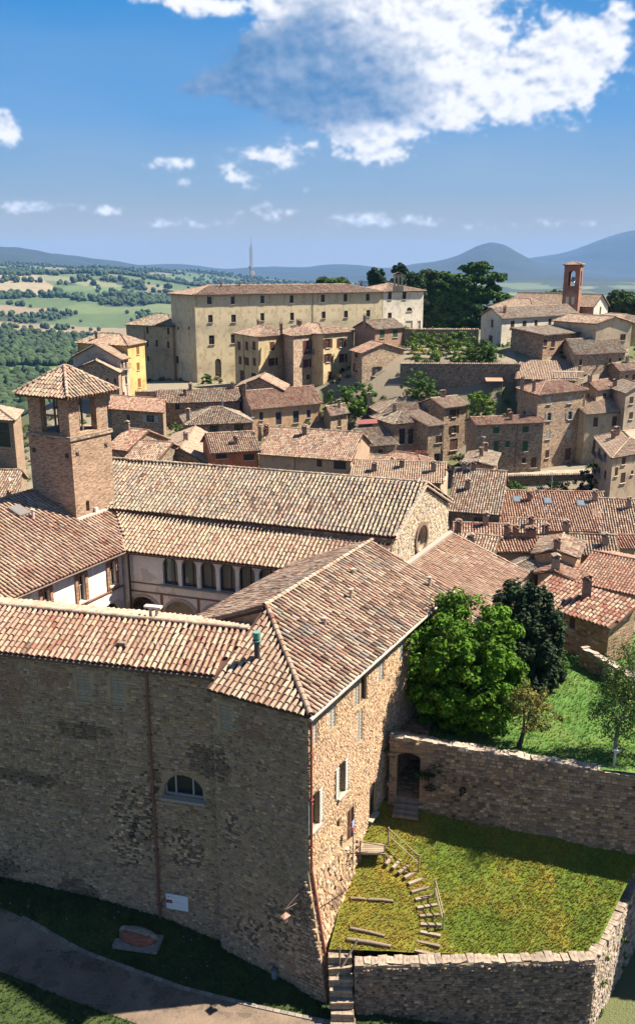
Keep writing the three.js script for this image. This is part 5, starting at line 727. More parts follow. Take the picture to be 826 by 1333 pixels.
// ------------------------------------------------------------------ the low annex east of the church gable
{
  const r = rng(23), g0 = V3(4.63, 13.15, -50.24), e = V3(0.478, 0, -0.878), n = V3(0.878, 0, 0.478), at = (s, t, y) => g0.clone().addScaledVector(e, s).addScaledVector(n, t).setY(y);
  const an = thing('annex', 'low annex with a rough reddish tile roof below the church gable', 'annex', [9, 5, -50]);
  const roof = part(an, 'roof', deckGeo([[at(-4.5, 5.9, 11.05), at(9.6, 5.9, 11.05), at(9.6, 0.1, 13.12), at(-4.5, 0.1, 13.12)]]), deckMat), items = [];
  tilePlane(items, [at(-4.5, 5.9, 11.05), at(9.6, 5.9, 11.05), at(9.6, 0.1, 13.12), at(-4.5, 0.1, 13.12)], 7, r, true, 0.26, 0.34); capLine(items, at(9.55, 0.1, 13.12), at(9.55, 5.9, 11.05), 3, r, 1);
  instanced(roof, 'roof_tiles', TILE_NEAR, tileMat, items);
  part(roof, 'flashing', obox(at(4.7, 0.25, 13.2), e, EY, n, 9.8, 0.14, 0.36), flat([0.34, 0.29, 0.25], 0.8));
  const a = at(-4.4, 5.55, 0), b = at(9.4, 5.55, 0), c = at(9.4, 0.1, 0);
  part(an, 'wall', [wallFace(a, b, quad(a, b, 2, 11.1), [], n.clone().negate(), 0.1), wallFace(b, c, [[0, 2], [5.45, 2], [5.45, 13], [0, 11.1]], [], e.clone().negate(), 0.1)], wallMat('stone', [0.42, 0.32, 0.23]));
}
// ------------------------------------------------------------------ walls of the yard and the garden
function rough(g, k) { const p = g.attributes.position; for (let i = 0; i < p.count; i++) { const x = p.getX(i), y = p.getY(i), z = p.getZ(i), a = Math.round(x * 500), b = Math.round(y * 500) + Math.round(z * 500) * 7; p.setXYZ(i, x + (hash2(a, b) - 0.5) * k, y + (hash2(a + 9, b) - 0.5) * k * 0.8, z + (hash2(a, b + 5) - 0.5) * k); } g.computeVertexNormals(); return g; }
function freeWall(name, label, category, pts, yb, thick, col, r, opts = {}) {   // pts: [x, z, top] along the outer face; the body lies to the left of the direction of travel
  const t = thing(name, label, category, [pts[0][0], yb(pts[0][0], pts[0][1]), pts[0][1]]), items = [], geos = [];
  for (let i = 0; i + 1 < pts.length; i++) {
    const p = V3(pts[i][0], 0, pts[i][1]), q = V3(pts[i + 1][0], 0, pts[i + 1][1]), e = q.clone().sub(p), L = e.length(); e.normalize();
    const n = V3(-e.z, 0, e.x), b0 = opts.deep ?? 1.5, y0 = Math.min(yb(pts[i][0], pts[i][1]), yb(pts[i + 1][0], pts[i + 1][1])) - b0, t0 = pts[i][2], t1 = pts[i + 1][2], holes = i === 0 ? opts.holes ?? [] : [];
    const pi = p.clone().addScaledVector(n, -thick), qi = q.clone().addScaledVector(n, -thick);
    geos.push(wallFace(p, q, [[0, y0], [L, y0], [L, t1], [0, t0]], holes, n.clone().negate(), thick), wallFace(pi, qi, [[0, y0], [L, y0], [L, t1], [0, t0]], holes, n, 0.01), polyGeo([p.clone().setY(t0), q.clone().setY(t1), qi.clone().setY(t1), pi.clone().setY(t0)], e, n));
    if (i === 0) geos.push(polyGeo([p.clone().setY(y0), pi.clone().setY(y0), pi.clone().setY(t0), p.clone().setY(t0)], n, EY));
    stones(items, p.clone().setY(y0), e, EY, n, L, Math.max(t0, t1) - y0, col, r, { top: (s) => lerp(t0, t1, s / L) - y0 - 0.02, holes: holes.map((h) => ({ ...h, y: h.y - y0 })), row: opts.row ?? [0.11, 0.2], len: opts.len ?? [0.16, 0.44], out: 0.05 });
    // coping stones, each a piece of its own
    const nc = Math.round(L / 0.34);
    for (let k = 0; k < nc; k++) { const s = (k + 0.5) * L / nc, w = L / nc * (0.95 + 0.25 * r()), c = p.clone().addScaledVector(e, s).addScaledVector(n, -thick / 2 + (r() - 0.5) * 0.05).setY(lerp(t0, t1, s / L) + 0.02), tone = 0.8 + r() * 0.35, roll = (r() - 0.5) * 0.12; const sl = e.clone().addScaledVector(EY, (t1 - t0) / L + roll).normalize(); const ck = Math.round(tone * 8) / 8; const cc = opts.coping ?? [0.46, 0.37, 0.29]; part(t, 'coping_stone', rough(obox(c, sl, EY.clone().addScaledVector(e, -roll).normalize(), n, w, 0.10 + r() * 0.09, thick * (0.85 + 0.25 * r())), 0.11), mat(`cope${cc}${ck}`, () => new THREE.MeshStandardMaterial({ color: rgb(cc, ck * 1.4), map: clayT, bumpMap: stoneB, bumpScale: 0.02, roughness: 0.95 }))); }
  }
  part(t, 'core', geos, wallMat('plaster', opts.core ?? [0.32, 0.22, 0.14]));
  instanced(t, 'wall_stones', STONE, stoneInstMat, items);
  return t;
}
{
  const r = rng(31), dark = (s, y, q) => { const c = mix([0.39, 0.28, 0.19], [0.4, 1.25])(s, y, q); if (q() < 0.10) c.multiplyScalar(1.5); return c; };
  const paleRubble = (s, y, q) => mix([0.48, 0.385, 0.30], [0.55, 1.15])(s, y, q);  // stones paler in tone than those of the rampart
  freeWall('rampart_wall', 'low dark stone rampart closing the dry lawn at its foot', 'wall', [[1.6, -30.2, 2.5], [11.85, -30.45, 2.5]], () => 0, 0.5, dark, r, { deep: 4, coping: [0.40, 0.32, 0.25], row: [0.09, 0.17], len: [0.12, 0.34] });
  freeWall('bastion_wall', 'sunlit pale rubble wall with tufts of weeds at the corner of the lawn', 'wall', [[11.9, -30.44, 2.5], [15.75, -35.5, 2.85], [19.5, -40.5, 3.2]], () => 0, 0.5, paleRubble, r, { deep: 9, coping: [0.40, 0.32, 0.25], core: [0.36, 0.29, 0.22] });
  const terr = (s, y, q) => { const c = mix([0.50, 0.345, 0.22], [0.5, 1.25])(s, y, q); if (fbm(s * 0.4, y * 0.9 + 4, 3) > 0.56 && q() < 0.6) c.multiplyScalar(0.55); if (s < 2 && y > 2.6 && q() < 0.6) c.setRGB(0.45, 0.27, 0.17); return c; };
  const tw = freeWall('garden_retaining_wall', 'tall stone retaining wall with a dark doorway below the garden', 'wall', [[3.55, -37.85, 8.95], [14.74, -35.34, 8.3], [22, -33.75, 8.0]], (x, z) => 4.6, 0.55, terr, r, { deep: 2, holes: [{ s: 0.95, y: 6.95, w: 1.15, h: 2.5, arch: 0.25 }] });
  { // passage behind the doorway
    const e = V3(0.9757, 0, 0.2189), n = V3(0.2189, 0, -0.9757), c = V3(3.55, 0, -37.85).addScaledVector(e, 0.95).addScaledVector(n, 0.56), g = [], P = (s, y, t) => c.clone().addScaledVector(e, s).addScaledVector(n, t).setY(y);
    g.push(obox(P(-0.72, 6.9, 1.4), e, EY, n, 0.12, 2.8, 2.8), obox(P(0.72, 6.9, 1.4), e, EY, n, 0.12, 2.8, 2.8), obox(P(0, 8.28, 1.4), e, EY, n, 1.5, 0.1, 2.8), obox(P(0, 6.9, 2.85), e, EY, n, 1.5, 2.8, 0.1), obox(P(0, 5.62, 1.4), e, EY, n, 1.5, 0.1, 2.8));
    part(tw, 'passage', g, wallMat('stone', [0.50, 0.345, 0.22]));
    const st = thing('garden_steps', 'short flight of stone steps rising to the dark doorway', 'steps', [4.2, 5, -37.3]);
    for (let k = 0; k < 4; k++) part(st, 'step', obox(P(-0.02, 5.58 - k * 0.15, -0.5 - k * 0.24), e, EY, n, 1.12 + k * 0.05, 0.15, 0.3), mat('stepm', () => new THREE.MeshStandardMaterial({ color: rgb([0.27, 0.22, 0.17], 1.4), map: clayT, roughness: 0.95 })));
  }
  freeWall('garden_end_wall', 'low garden wall with a pale flat coping beside the garden house', 'wall', [[16.6, -50.4, 8.0], [19.4, -43.0, 8.1]], () => 6, 0.45, terr, r, { coping: [0.56, 0.45, 0.36] });
  // outer steps between the battered corner and the rampart
  const st = thing('stone_stair', 'narrow sunlit stone stair between the convent corner and the rampart', 'stair', [1.2, 0, -30.2]);
  for (let k = 0; k < 7; k++) part(st, 'step', rough(obox(V3(1.08 - k * 0.02, 0.05 + k * 0.36, -29.55 - k * 0.25), EX.clone().addScaledVector(EZ, 0.06 * Math.sin(k * 2.3)).normalize(), EY, EZ, 1.04 - 0.08 * (k % 2), 0.34, 0.40), 0.06), mat('stepm2', () => new THREE.MeshStandardMaterial({ color: rgb([0.36, 0.28, 0.2], 1.4), map: clayT, bumpMap: stoneB, bumpScale: 0.03, roughness: 0.95 })));
}
// ------------------------------------------------------------------ timber steps, rails and logs on the dry lawn
{
  const r = rng(55), tw = [wood([0.30, 0.235, 0.17]), wood([0.25, 0.19, 0.135]), wood([0.34, 0.28, 0.21])], onL = (x, z, h = 0) => V3(x, lawnY(x, z) + h, z);
  const steps = thing('timber_steps', 'curving flight of weathered timber steps climbing the dry lawn', 'steps', [4.4, 3.5, -33.4]);
  const path = [[4.72, -30.95], [4.85, -31.35], [4.98, -31.75], [5.04, -32.12], [5.02, -32.5], [4.96, -32.88], [4.86, -33.25], [4.74, -33.62], [4.58, -33.98], [4.38, -34.3], [4.12, -34.6], [3.8, -34.86], [3.46, -35.05]];
  path.forEach(([x, z], i) => { const a = path[Math.max(0, i - 1)], b = path[Math.min(path.length - 1, i + 1)], d = V3(b[0] - a[0], 0, b[1] - a[1]).normalize(), side = V3(-d.z, 0, d.x), roll = (r() - 0.5) * 0.08; part(steps, 'tread', obox(onL(x, z, 0.03), side.clone().addScaledVector(EY, roll).normalize(), EY.clone().addScaledVector(side, -roll).normalize(), d, 0.86 + r() * 0.2, 0.10, 0.15), tw[i % 3]); });
  const rail = (label, P) => { const t = thing('handrail', label, 'handrail', [P[0][0], lawnY(...P[0]), P[0][1]], 'handrails along the timber steps'); const m = tw[2], tops = P.map(([x, z]) => onL(x, z, 0.85)); P.forEach(([x, z]) => part(t, 'post', bar(onL(x, z, -0.15), onL(x, z, 0.92), 0.035, 7), m)); for (let i = 0; i + 1 < P.length; i++) { part(t, 'rail', bar(tops[i], tops[i + 1], 0.026, 7), m); part(t, 'rail', bar(tops[i].clone().setY(tops[i].y - 0.4), tops[i + 1].clone().setY(tops[i + 1].y - 0.4), 0.03, 7), m); } };
  rail('pale wooden handrail with two posts at the head of the timber steps', [[3.4, -35.75], [4.72, -34.45]]);
  rail('wooden handrail of slanting poles beside the middle of the timber steps', [[5.35, -33.35], [5.55, -31.95]]);
  const log = (label, x0, z0, x1, z1, rad) => { const t = thing('log_edging', label, 'log', [(x0 + x1) / 2, lawnY(x0, z0), (z0 + z1) / 2], 'logs laid across the dry bank'); const a = onL(x0, z0, rad * 0.6), b = onL(x1, z1, rad * 0.6), mid = a.clone().lerp(b, 0.5); mid.y += 0.03; part(t, 'log', [bar(a, mid, rad, 8, rad * 0.95), bar(mid, b, rad * 0.95, 8, rad * 0.85)], tw[1]); };
  log('short straight log half of a pair beside the convent foot', 1.5, -33.2, 2.2, -33.15, 0.07); log('longer log of the pair, reaching into the dry grass', 2.3, -33.14, 3.45, -33.08, 0.07);
  log('slightly bent log above the hollow in the bank', 1.45, -31.95, 2.95, -31.65, 0.07); log('thick dark log at the lip of the hollow by the stair', 1.3, -31.5, 3.2, -31.2, 0.09);
  const land = thing('timber_landing', 'small wooden landing with a rail in front of the red door', 'landing', [2.5, 4.3, -35.2]);
  for (let k = 0; k < 5; k++) part(land, 'board', obox(V3(2.5, 4.62, -35.45 + k * 0.16), EX, EY, EZ, 1.35, 0.06, 0.15), tw[k % 3]);
  part(land, 'post', bar(onL(3.15, -34.85, -0.1), onL(3.15, -34.85, 1.0), 0.04, 6), tw[1]); part(land, 'post', bar(V3(2.0, 3.9, -34.85), V3(2.0, 5.3, -34.85), 0.04, 6), tw[1]); part(land, 'rail', bar(V3(2.0, 5.25, -34.85), onL(3.15, -34.85, 0.95), 0.03, 6), tw[1]);
  // loose pole leaning at the stair, with a post
  const pole = thing('leaning_pole', 'grey wooden pole propped slantwise beside the stone stair', 'pole', [1.0, 2, -30.7]); part(pole, 'pole', bar(V3(0.72, 1.5, -30.5), V3(1.75, 3.1, -31.1), 0.05, 7), tw[2]); part(pole, 'post', bar(V3(0.95, 1.2, -30.75), V3(0.95, 3.0, -30.8), 0.04, 7), tw[1]);
  // house sign by the red door
  const sg = thing('door_plaque', 'small blue and white plaque on a post beside the red door', 'plaque', [1.75, 5, -34.3]); { const c = uw(3.75, -0.12, 0); part(sg, 'post', bar(c.clone().setY(4.2), c.clone().setY(6.5), 0.03, 6), flat([0.3, 0.28, 0.26], 0.6)); part(sg, 'plate', obox(c.clone().setY(6.7), U, EY, E_, 0.25, 0.3, 0.02), flat([0.35, 0.42, 0.62], 0.5)); part(sg, 'lower_plate', obox(c.clone().setY(6.42), U, EY, E_, 0.18, 0.18, 0.02), flat([0.5, 0.06, 0.05], 0.5)); }
}
// ------------------------------------------------------------------ things at the foot of the shaded wall
{
  const d = V3(-0.9722, 0, -0.2341), mN = V3(-0.2341, 0, 0.9722), w0 = V3(-4.445, 0, -33.8).addScaledVector(mN, -0.16);
  const c = w0.clone().addScaledVector(d, 2.25).addScaledVector(mN, 0.1).setY(2.25);
  const cv = document.createElement('canvas'); cv.width = 256; cv.height = 192; const g = cv.getContext('2d'); g.fillStyle = '#e9e6e4'; g.fillRect(0, 0, 256, 192); g.fillStyle = '#8e1c2c'; g.fillRect(0, 74, 70, 44); g.fillStyle = '#e9dcdd'; g.beginPath(); g.moveTo(30, 104); g.lineTo(38, 86); g.lineTo(46, 104); g.fill(); g.fillStyle = '#a39fa5'; g.fillRect(16, 24, 22, 16); g.fillRect(46, 30, 60, 4); g.fillRect(92, 92, 110, 3); g.fillRect(60, 150, 40, 4);
  const ct = new THREE.CanvasTexture(cv); ct.colorSpace = THREE.SRGBColorSpace;
  const s = thing('information_panel', 'white information panel with a dark red band on the shaded wall', 'sign', [c.x, 1.6, c.z]);
  part(s, 'board', obox(c, d.clone().negate(), EY, mN, 1.12, 0.84, 0.04), flat([0.6, 0.6, 0.6], 0.5));
  const pg = new THREE.PlaneGeometry(1.08, 0.8); pg.applyMatrix4(frameM(c.clone().addScaledVector(mN, 0.024), d.clone().negate(), EY, mN)); part(s, 'print', pg, new THREE.MeshStandardMaterial({ color: plain(), map: ct, roughness: 0.5 }));
  const m = thing('boulder_monument', 'rough red boulder mounted on a pale stone slab beside the road', 'monument', [-8.33, 0.8, -33.35]);
  part(m, 'slab', obox(V3(-8.33, 0.93, -33.35), V3(0.985, 0, 0.17), EY, V3(-0.17, 0, 0.985), 2.15, 0.2, 1.0), mat('slab', () => new THREE.MeshStandardMaterial({ color: rgb([0.30, 0.27, 0.23], 1.4), map: clayT, bumpMap: stoneB, bumpScale: 0.02, roughness: 0.95 })));
  const rock = (sx, sy, sz, seed) => { const q = new THREE.IcosahedronGeometry(1, 4), p = q.attributes.position; for (let i = 0; i < p.count; i++) { const v = V3(p.getX(i), p.getY(i), p.getZ(i)), k = 0.78 + 0.42 * fbm(v.x * 2.1 + seed, v.y * 2.1 + v.z * 1.7, 4); p.setXYZ(i, v.x * k * sx, v.y * k * sy, v.z * k * sz); } q.computeVertexNormals(); q.rotateY(-0.2); q.rotateZ(-0.12); q.translate(-8.35, 1.16, -33.33); return q; };
  part(m, 'boulder', rock(0.86, 0.34, 0.36, 3), mat('boulder', () => new THREE.MeshStandardMaterial({ color: rgb([0.36, 0.13, 0.075], 1.4), map: clayT, bumpMap: stoneB, bumpScale: 0.04, roughness: 0.95 })), 'red rock face');
  const rim = rock(0.9, 0.30, 0.30, 8); rim.translate(0.06, 0.10, -0.16); part(m, 'rock_rim', rim, mat('rim', () => new THREE.MeshStandardMaterial({ color: rgb([0.32, 0.28, 0.23], 1.4), map: clayT, roughness: 0.95 })));
  const b = thing('waste_bin', 'small grey cylindrical bin standing by the shaded convent corner', 'bin', [-1.95, 0.1, -32.05]); part(b, 'body', bar(V3(-1.95, 0.12, -32.05), V3(-1.95, 0.6, -32.05), 0.15, 16), flat([0.24, 0.24, 0.24], 0.6)); part(b, 'hood', bar(V3(-1.95, 0.6, -32.05), V3(-1.95, 0.72, -32.05), 0.16, 16, 0.08), flat([0.08, 0.08, 0.08], 0.6)); part(b, 'post', bar(V3(-1.95, 0, -32.24), V3(-1.95, 0.8, -32.24), 0.03, 8), flat([0.08, 0.08, 0.08], 0.6));
  // wall lantern on its iron bracket, and a second bracket on the sunlit side
  const la = thing('wall_lantern', 'square lantern hanging on an iron bracket at the convent corner', 'lantern', [-0.9, 4, -31.2]); const iron = flat([0.09, 0.06, 0.05], 0.6), w1 = uw(0.2, 0.45, 5.55), tip = uw(-0.75, 0.85, 4.95), lp = uw(-0.75, 0.85, 4.62);
  part(la, 'bracket', [bar(w1, tip, 0.03, 6), bar(uw(0.2, 0.5, 4.9), tip, 0.02, 6), bar(tip, lp.clone().setY(4.75), 0.02, 6)], iron);
  const lg = new THREE.CylinderGeometry(0.17, 0.10, 0.34, 4); lg.translate(lp.x, 4.5, lp.z); part(la, 'glass', lg, flat([0.42, 0.30, 0.24], 0.25)); const lt = new THREE.ConeGeometry(0.26, 0.16, 4); lt.translate(lp.x, 4.75, lp.z); part(la, 'cap', lt, flat([0.26, 0.13, 0.09], 0.6));
  const br = thing('iron_stay', 'thin iron stay rod projecting from the battered corner', 'stay rod', [0.5, 4, -31.3]); part(br, 'rod', bar(uw(0.4, -0.2, 4.6), uw(0.9, -1.1, 5.4), 0.02, 6), iron);
  const br2 = thing('iron_stay', 'thin iron stay rod high on the sunlit facade above the bank', 'stay rod', [1.6, 5, -33.8]); part(br2, 'rod', bar(uw(3.6, 0.3, 5.0), uw(3.7, -0.9, 5.5), 0.02, 6), iron);
  const post = thing('garden_post', 'short white standpipe post at the edge of the garden wall', 'post', [14.0, 8.2, -36.1]); part(post, 'shaft', bar(V3(14.0, 8.1, -36.15), V3(14.0, 9.2, -36.15), 0.06, 8), flat([0.62, 0.58, 0.52], 0.7)); part(post, 'tap', [bar(V3(14.0, 9.1, -36.15), V3(14.22, 9.28, -36.1), 0.05, 8), bar(V3(13.85, 9.25, -36.15), V3(14.15, 9.25, -36.15), 0.05, 8)], flat([0.6, 0.57, 0.52], 0.6));
}
// ------------------------------------------------------------------ trees and shrubs
const LEAF = (() => { const g = new THREE.BufferGeometry(); g.setAttribute('position', new THREE.Float32BufferAttribute([0, -0.5, 0, 0.32, 0, 0.08, 0, 0.5, 0.02, 0, -0.5, 0, 0, 0.5, 0.02, -0.32, 0, 0.08], 3)); g.computeVertexNormals(); return g; })();
const SPRAY = (() => { const p = []; for (let k = 0; k < 3; k++) { const a = k * 1.05 - 1.05, c = Math.cos(a), s = Math.sin(a); p.push(0, -0.5, 0, c * 0.16 + s * 0.3, 0.1, s * 0.2, s * 0.42, 0.5, c * 0.1, 0, -0.5, 0, s * 0.42, 0.5, c * 0.1, -c * 0.16 + s * 0.3, 0.1, -s * 0.2); } const g = new THREE.BufferGeometry(); g.setAttribute('position', new THREE.Float32BufferAttribute(p, 3)); g.computeVertexNormals(); return g; })();
const leafMat = new THREE.MeshPhysicalMaterial({ color: plain(), roughness: 0.8, specularIntensity: 0.25, transmission: 0.15, thickness: 0, side: THREE.DoubleSide });
const needleMat = new THREE.MeshStandardMaterial({ color: plain(), roughness: 0.95, side: THREE.DoubleSide });
const barkMat = (c) => mat(`bark${c}`, () => new THREE.MeshStandardMaterial({ color: rgb(c, 1.5), map: woodT, bumpMap: stoneB, bumpScale: 0.02, roughness: 0.95 }));
function leafItems(items, c, R, n, size, cols, r, up = 0.35) {
  for (let i = 0; i < n; i++) {
    let x, y, z, q; do { x = r() * 2 - 1; y = r() * 2 - 1; z = r() * 2 - 1; q = x * x + y * y + z * z; } while (q > 1 || q < 0.05);
    const p = V3(c.x + x * R[0], c.y + y * R[1], c.z + z * R[2]);
    const Z = V3(x + (r() - 0.5), y * 0.7 + up + (r() - 0.5) * 0.8, z + (r() - 0.5)).normalize(), t = V3(r() - 0.5, r() - 0.7, r() - 0.5), X = t.clone().cross(Z).normalize(), Y = Z.clone().cross(X), s = size * (0.7 + 0.6 * r()), k = cols[Math.floor(r() * cols.length)], v = 0.8 + 0.4 * r();
    items.push([frameM(p, X, Y, Z, s, s * 1.15, s), new THREE.Color().setRGB(k[0] * v, k[1] * v, k[2] * v)]);
  }
}
// o: { h, tr, bark, blobs: [[dx, dy, dz, rx, ry, rz, clumps]], clump: [rx, ry], leaves, size, cols, needles }
function tree(name, label, category, [x, y, z], o, group) {
  const r = rng(Math.round(x * 97 + z * 31 + 5000)), t = thing(name, label, category, [x, y, z], group), items = [], limbs = [];
  const base = V3(x, y - 0.3, z), fork = V3(x + (o.lean?.[0] ?? 0), y + o.h, z + (o.lean?.[1] ?? 0)), mid = base.clone().lerp(fork, 0.5).add(V3((r() - 0.5) * o.tr, 0, (r() - 0.5) * o.tr));
  if (o.tr > 0) limbs.push(bar(base, mid, o.tr, 9, o.tr * 0.82), bar(mid, fork, o.tr * 0.82, 9, o.tr * 0.62));
  for (const [dx, dy, dz, rx, ry, rz, nc] of o.blobs) {
    const c = V3(x + dx, y + dy, z + dz);
    if (o.tr > 0) { const k = fork.clone().lerp(c, 0.5).add(V3((r() - 0.5) * rx * 0.3, -ry * 0.1, (r() - 0.5) * rz * 0.3)); limbs.push(bar(fork.clone().lerp(base, 0.08), k, o.tr * 0.5, 7, o.tr * 0.3), bar(k, c, o.tr * 0.3, 6, o.tr * 0.14)); }
    for (let i = 0; i < nc; i++) {
      const a = r() * 2 * Math.PI, v = r() * 2 - 1, w = Math.sqrt(1 - v * v), f = r() < 0.8 ? 0.72 + 0.32 * r() : 0.3 + 0.4 * r();
      const q = V3(c.x + Math.cos(a) * w * rx * f, c.y + v * ry * f, c.z + Math.sin(a) * w * rz * f), s = 0.65 + 0.7 * r();
      if (o.tr > 0 && i % 5 === 0) limbs.push(bar(c.clone().lerp(q, 0.1), q, o.tr * 0.1, 4, o.tr * 0.04));
      const tone = 0.78 + 0.44 * r();
      leafItems(items, q, [o.clump[0] * s, o.clump[1] * s, o.clump[0] * s], Math.round(o.leaves * (0.6 + 0.8 * r())), o.size, o.cols.map((k) => k.map((e) => e * tone)), r, o.up ?? 0.35);
    }
  }
  if (limbs.length) part(t, 'trunk', limbs, barkMat(o.bark ?? [0.12, 0.09, 0.065]));
  instanced(t, 'crown', o.needles ? SPRAY : LEAF, o.needles ? needleMat : leafMat, items);
  return t;
}
const LIME = [[0.062, 0.15, 0.006], [0.085, 0.19, 0.008], [0.045, 0.11, 0.006], [0.1, 0.2, 0.008]], YEW = [[0.027, 0.0525, 0.0156], [0.039, 0.072, 0.0208], [0.021, 0.0405, 0.013]], OLIVE = [[0.176, 0.1725, 0.0392], [0.24, 0.1875, 0.049], [0.12, 0.1275, 0.028]], BIRCH = [[0.096, 0.16, 0.0338], [0.136, 0.208, 0.0455], [0.072, 0.12, 0.026]], PINE = [[0.0418, 0.095, 0.0288], [0.0608, 0.1235, 0.0352], [0.0304, 0.0684, 0.0224]], CEDAR = [[0.07, 0.1615, 0.027], [0.1, 0.209, 0.033], [0.05, 0.114, 0.0225]], SHRUB = [[0.068, 0.1445, 0.0252], [0.102, 0.187, 0.0308], [0.051, 0.102, 0.021]], BRIGHT = [[0.126, 0.224, 0.024], [0.168, 0.266, 0.036], [0.098, 0.168, 0.0216]];

tree('lime_tree', 'big round bright green broadleaf tree against the sunlit facade', 'tree', [7.5, 8.1, -41.2], { h: 2.2, tr: 0.34, blobs: [[0, 3.6, 0, 3.15, 3.2, 3.1, 210], [0.4, 2.2, 1.2, 2.6, 2.1, 2.3, 95], [-0.8, 2.4, 0.6, 2.2, 2.0, 2.2, 60]], clump: [0.50, 0.36], leaves: 110, size: 0.20, cols: LIME });
tree('yew_tree', 'dense dark evergreen tree with a domed crown behind the round green tree', 'tree', [12.0, 7.0, -46.6], { h: 1.2, tr: 0.3, needles: true, up: 1.1, blobs: [[0, 2.6, 0, 2.45, 2.6, 2.3, 170], [0, 4.0, 0, 2.1, 2.5, 2.0, 150], [0.2, 1.2, 0.3, 2.1, 1.4, 2.0, 80]], clump: [0.26, 0.5], leaves: 85, size: 0.24, cols: YEW });
tree('ornamental_tree', 'small tree with bronze and olive leaves and a leaning dark trunk in the garden', 'tree', [9.75, 8.1, -37.9], { h: 1.25, tr: 0.15, lean: [0.35, 0], bark: [0.06, 0.045, 0.035], blobs: [[0.55, 2.4, 0, 1.15, 1.15, 1.1, 34], [1.3, 1.9, -0.3, 0.8, 0.75, 0.8, 16], [0.2, 2.9, -0.2, 0.7, 0.7, 0.7, 12]], clump: [0.3, 0.24], leaves: 42, size: 0.12, cols: OLIVE });
tree('birch_tree', 'drooping silver-barked birch at the edge of the garden', 'tree', [14.6, 7.95, -37.6], { h: 2.3, tr: 0.13, bark: [0.42, 0.38, 0.33], blobs: [[0.6, 4.4, 0, 1.7, 2.2, 1.5, 110], [-0.1, 2.9, 0.2, 1.4, 1.6, 1.2, 80], [1.6, 3.0, 0, 1.6, 2.0, 1.4, 90]], clump: [0.34, 0.42], leaves: 46, size: 0.10, cols: BIRCH });
tree('garden_shrub', 'dark shrub at the foot of the garden house wall', 'shrub', [14.6, 7.0, -49.6], { h: 0.3, tr: 0.05, blobs: [[0, 0.7, 0, 1.6, 0.9, 1.0, 36]], clump: [0.3, 0.26], leaves: 50, size: 0.14, cols: SHRUB });
tree('flowering_shrub', 'loose flowering shrub beside the gable of the garden house', 'shrub', [18.2, 7.6, -45.5], { h: 0.6, tr: 0.06, blobs: [[0, 1.2, 0, 1.3, 1.3, 1.2, 30], [1.2, 1.9, 0, 1.1, 1.2, 1.0, 22]], clump: [0.3, 0.26], leaves: 42, size: 0.12, cols: [[0.10, 0.13, 0.04], [0.34, 0.33, 0.2], [0.06, 0.09, 0.03]] });
tree('ivy_patch', 'dark ivy hanging beside the doorway of the retaining wall', 'ivy', [5.6, 7.0, -37.15], { h: 0, tr: 0, blobs: [[0, 0.6, 0, 0.45, 0.4, 0.1, 8], [-0.5, 0.2, -0.1, 0.35, 0.3, 0.1, 6], [-0.1, -0.3, 0, 0.25, 0.3, 0.1, 4]], clump: [0.16, 0.14], leaves: 30, size: 0.10, cols: [[0.015, 0.03, 0.012], [0.02, 0.04, 0.014]] });
tree('ivy_patch', 'small clump of ivy alone in the middle of the retaining wall', 'ivy', [7.0, 6.6, -36.85], { h: 0, tr: 0, blobs: [[0, 0, 0, 0.22, 0.2, 0.1, 5]], clump: [0.12, 0.1], leaves: 24, size: 0.09, cols: [[0.015, 0.03, 0.012], [0.02, 0.04, 0.014]] });
for (let i = 0; i < 9; i++) { const r = rng(600 + i), s = 0.8 + r() * 3.4, y = 1.9 - r() * 3.6; tree('wall_weed', 'tuft of green weed rooted in the sunlit bastion wall', 'weed', [11.9 + s * 0.605 + 0.06, y, -30.44 - s * 0.795 + 0.05], { h: 0, tr: 0, blobs: [[0, 0, 0, 0.12, 0.14, 0.12, 4]], clump: [0.09, 0.12], leaves: 16, size: 0.09, cols: SHRUB }, 'weeds on the bastion wall'); }

// hilltop trees
tree('cedar_tree', 'broad spreading cedar with layered branches on the hilltop', 'tree', [42.5, 13.9, -238.2], { h: 9, tr: 0.7, needles: true, up: 1.0, blobs: [[0, 12, 0, 6.5, 2.0, 6, 60], [-3, 15, 1, 4.5, 1.3, 4, 34], [2.5, 15.6, 0, 5, 1.3, 4.5, 36], [0.5, 18, 0, 3.2, 1.2, 3, 24], [5, 10.5, 1, 4.5, 1.4, 4, 34], [-4.5, 9.5, 1, 4.5, 1.8, 4, 36], [0, 7, 2, 7, 2.2, 5, 56], [-3, 4.4, 3, 6, 2.0, 4, 40], [4, 5, 2, 5, 2.0, 4, 34], [0, 2, 2, 7, 2, 4, 36], [-2.2, 17.6, 0, 2.0, 0.9, 2, 12]], clump: [1.0, 0.5], leaves: 70, size: 0.75, cols: CEDAR });
tree('pine_tree', 'tall rounded pine between the white palazzo and the cedar', 'tree', [30.2, 13.9, -239.2], { h: 9, tr: 0.5, bark: [0.2, 0.15, 0.11], needles: true, up: 0.8, blobs: [[0, 14.5, 0, 3.6, 3.0, 3.4, 60], [-2, 11.5, 0, 3.2, 2.6, 3, 44], [2, 10.5, 1, 3.2, 3.0, 3, 48], [1, 6, 2, 3.4, 3.4, 3, 44], [-1.5, 3, 2, 3.5, 3, 3, 30]], clump: [0.8, 0.6], leaves: 66, size: 0.6, cols: [[0.08, 0.13, 0.035], [0.10, 0.155, 0.04], [0.06, 0.10, 0.03]] });
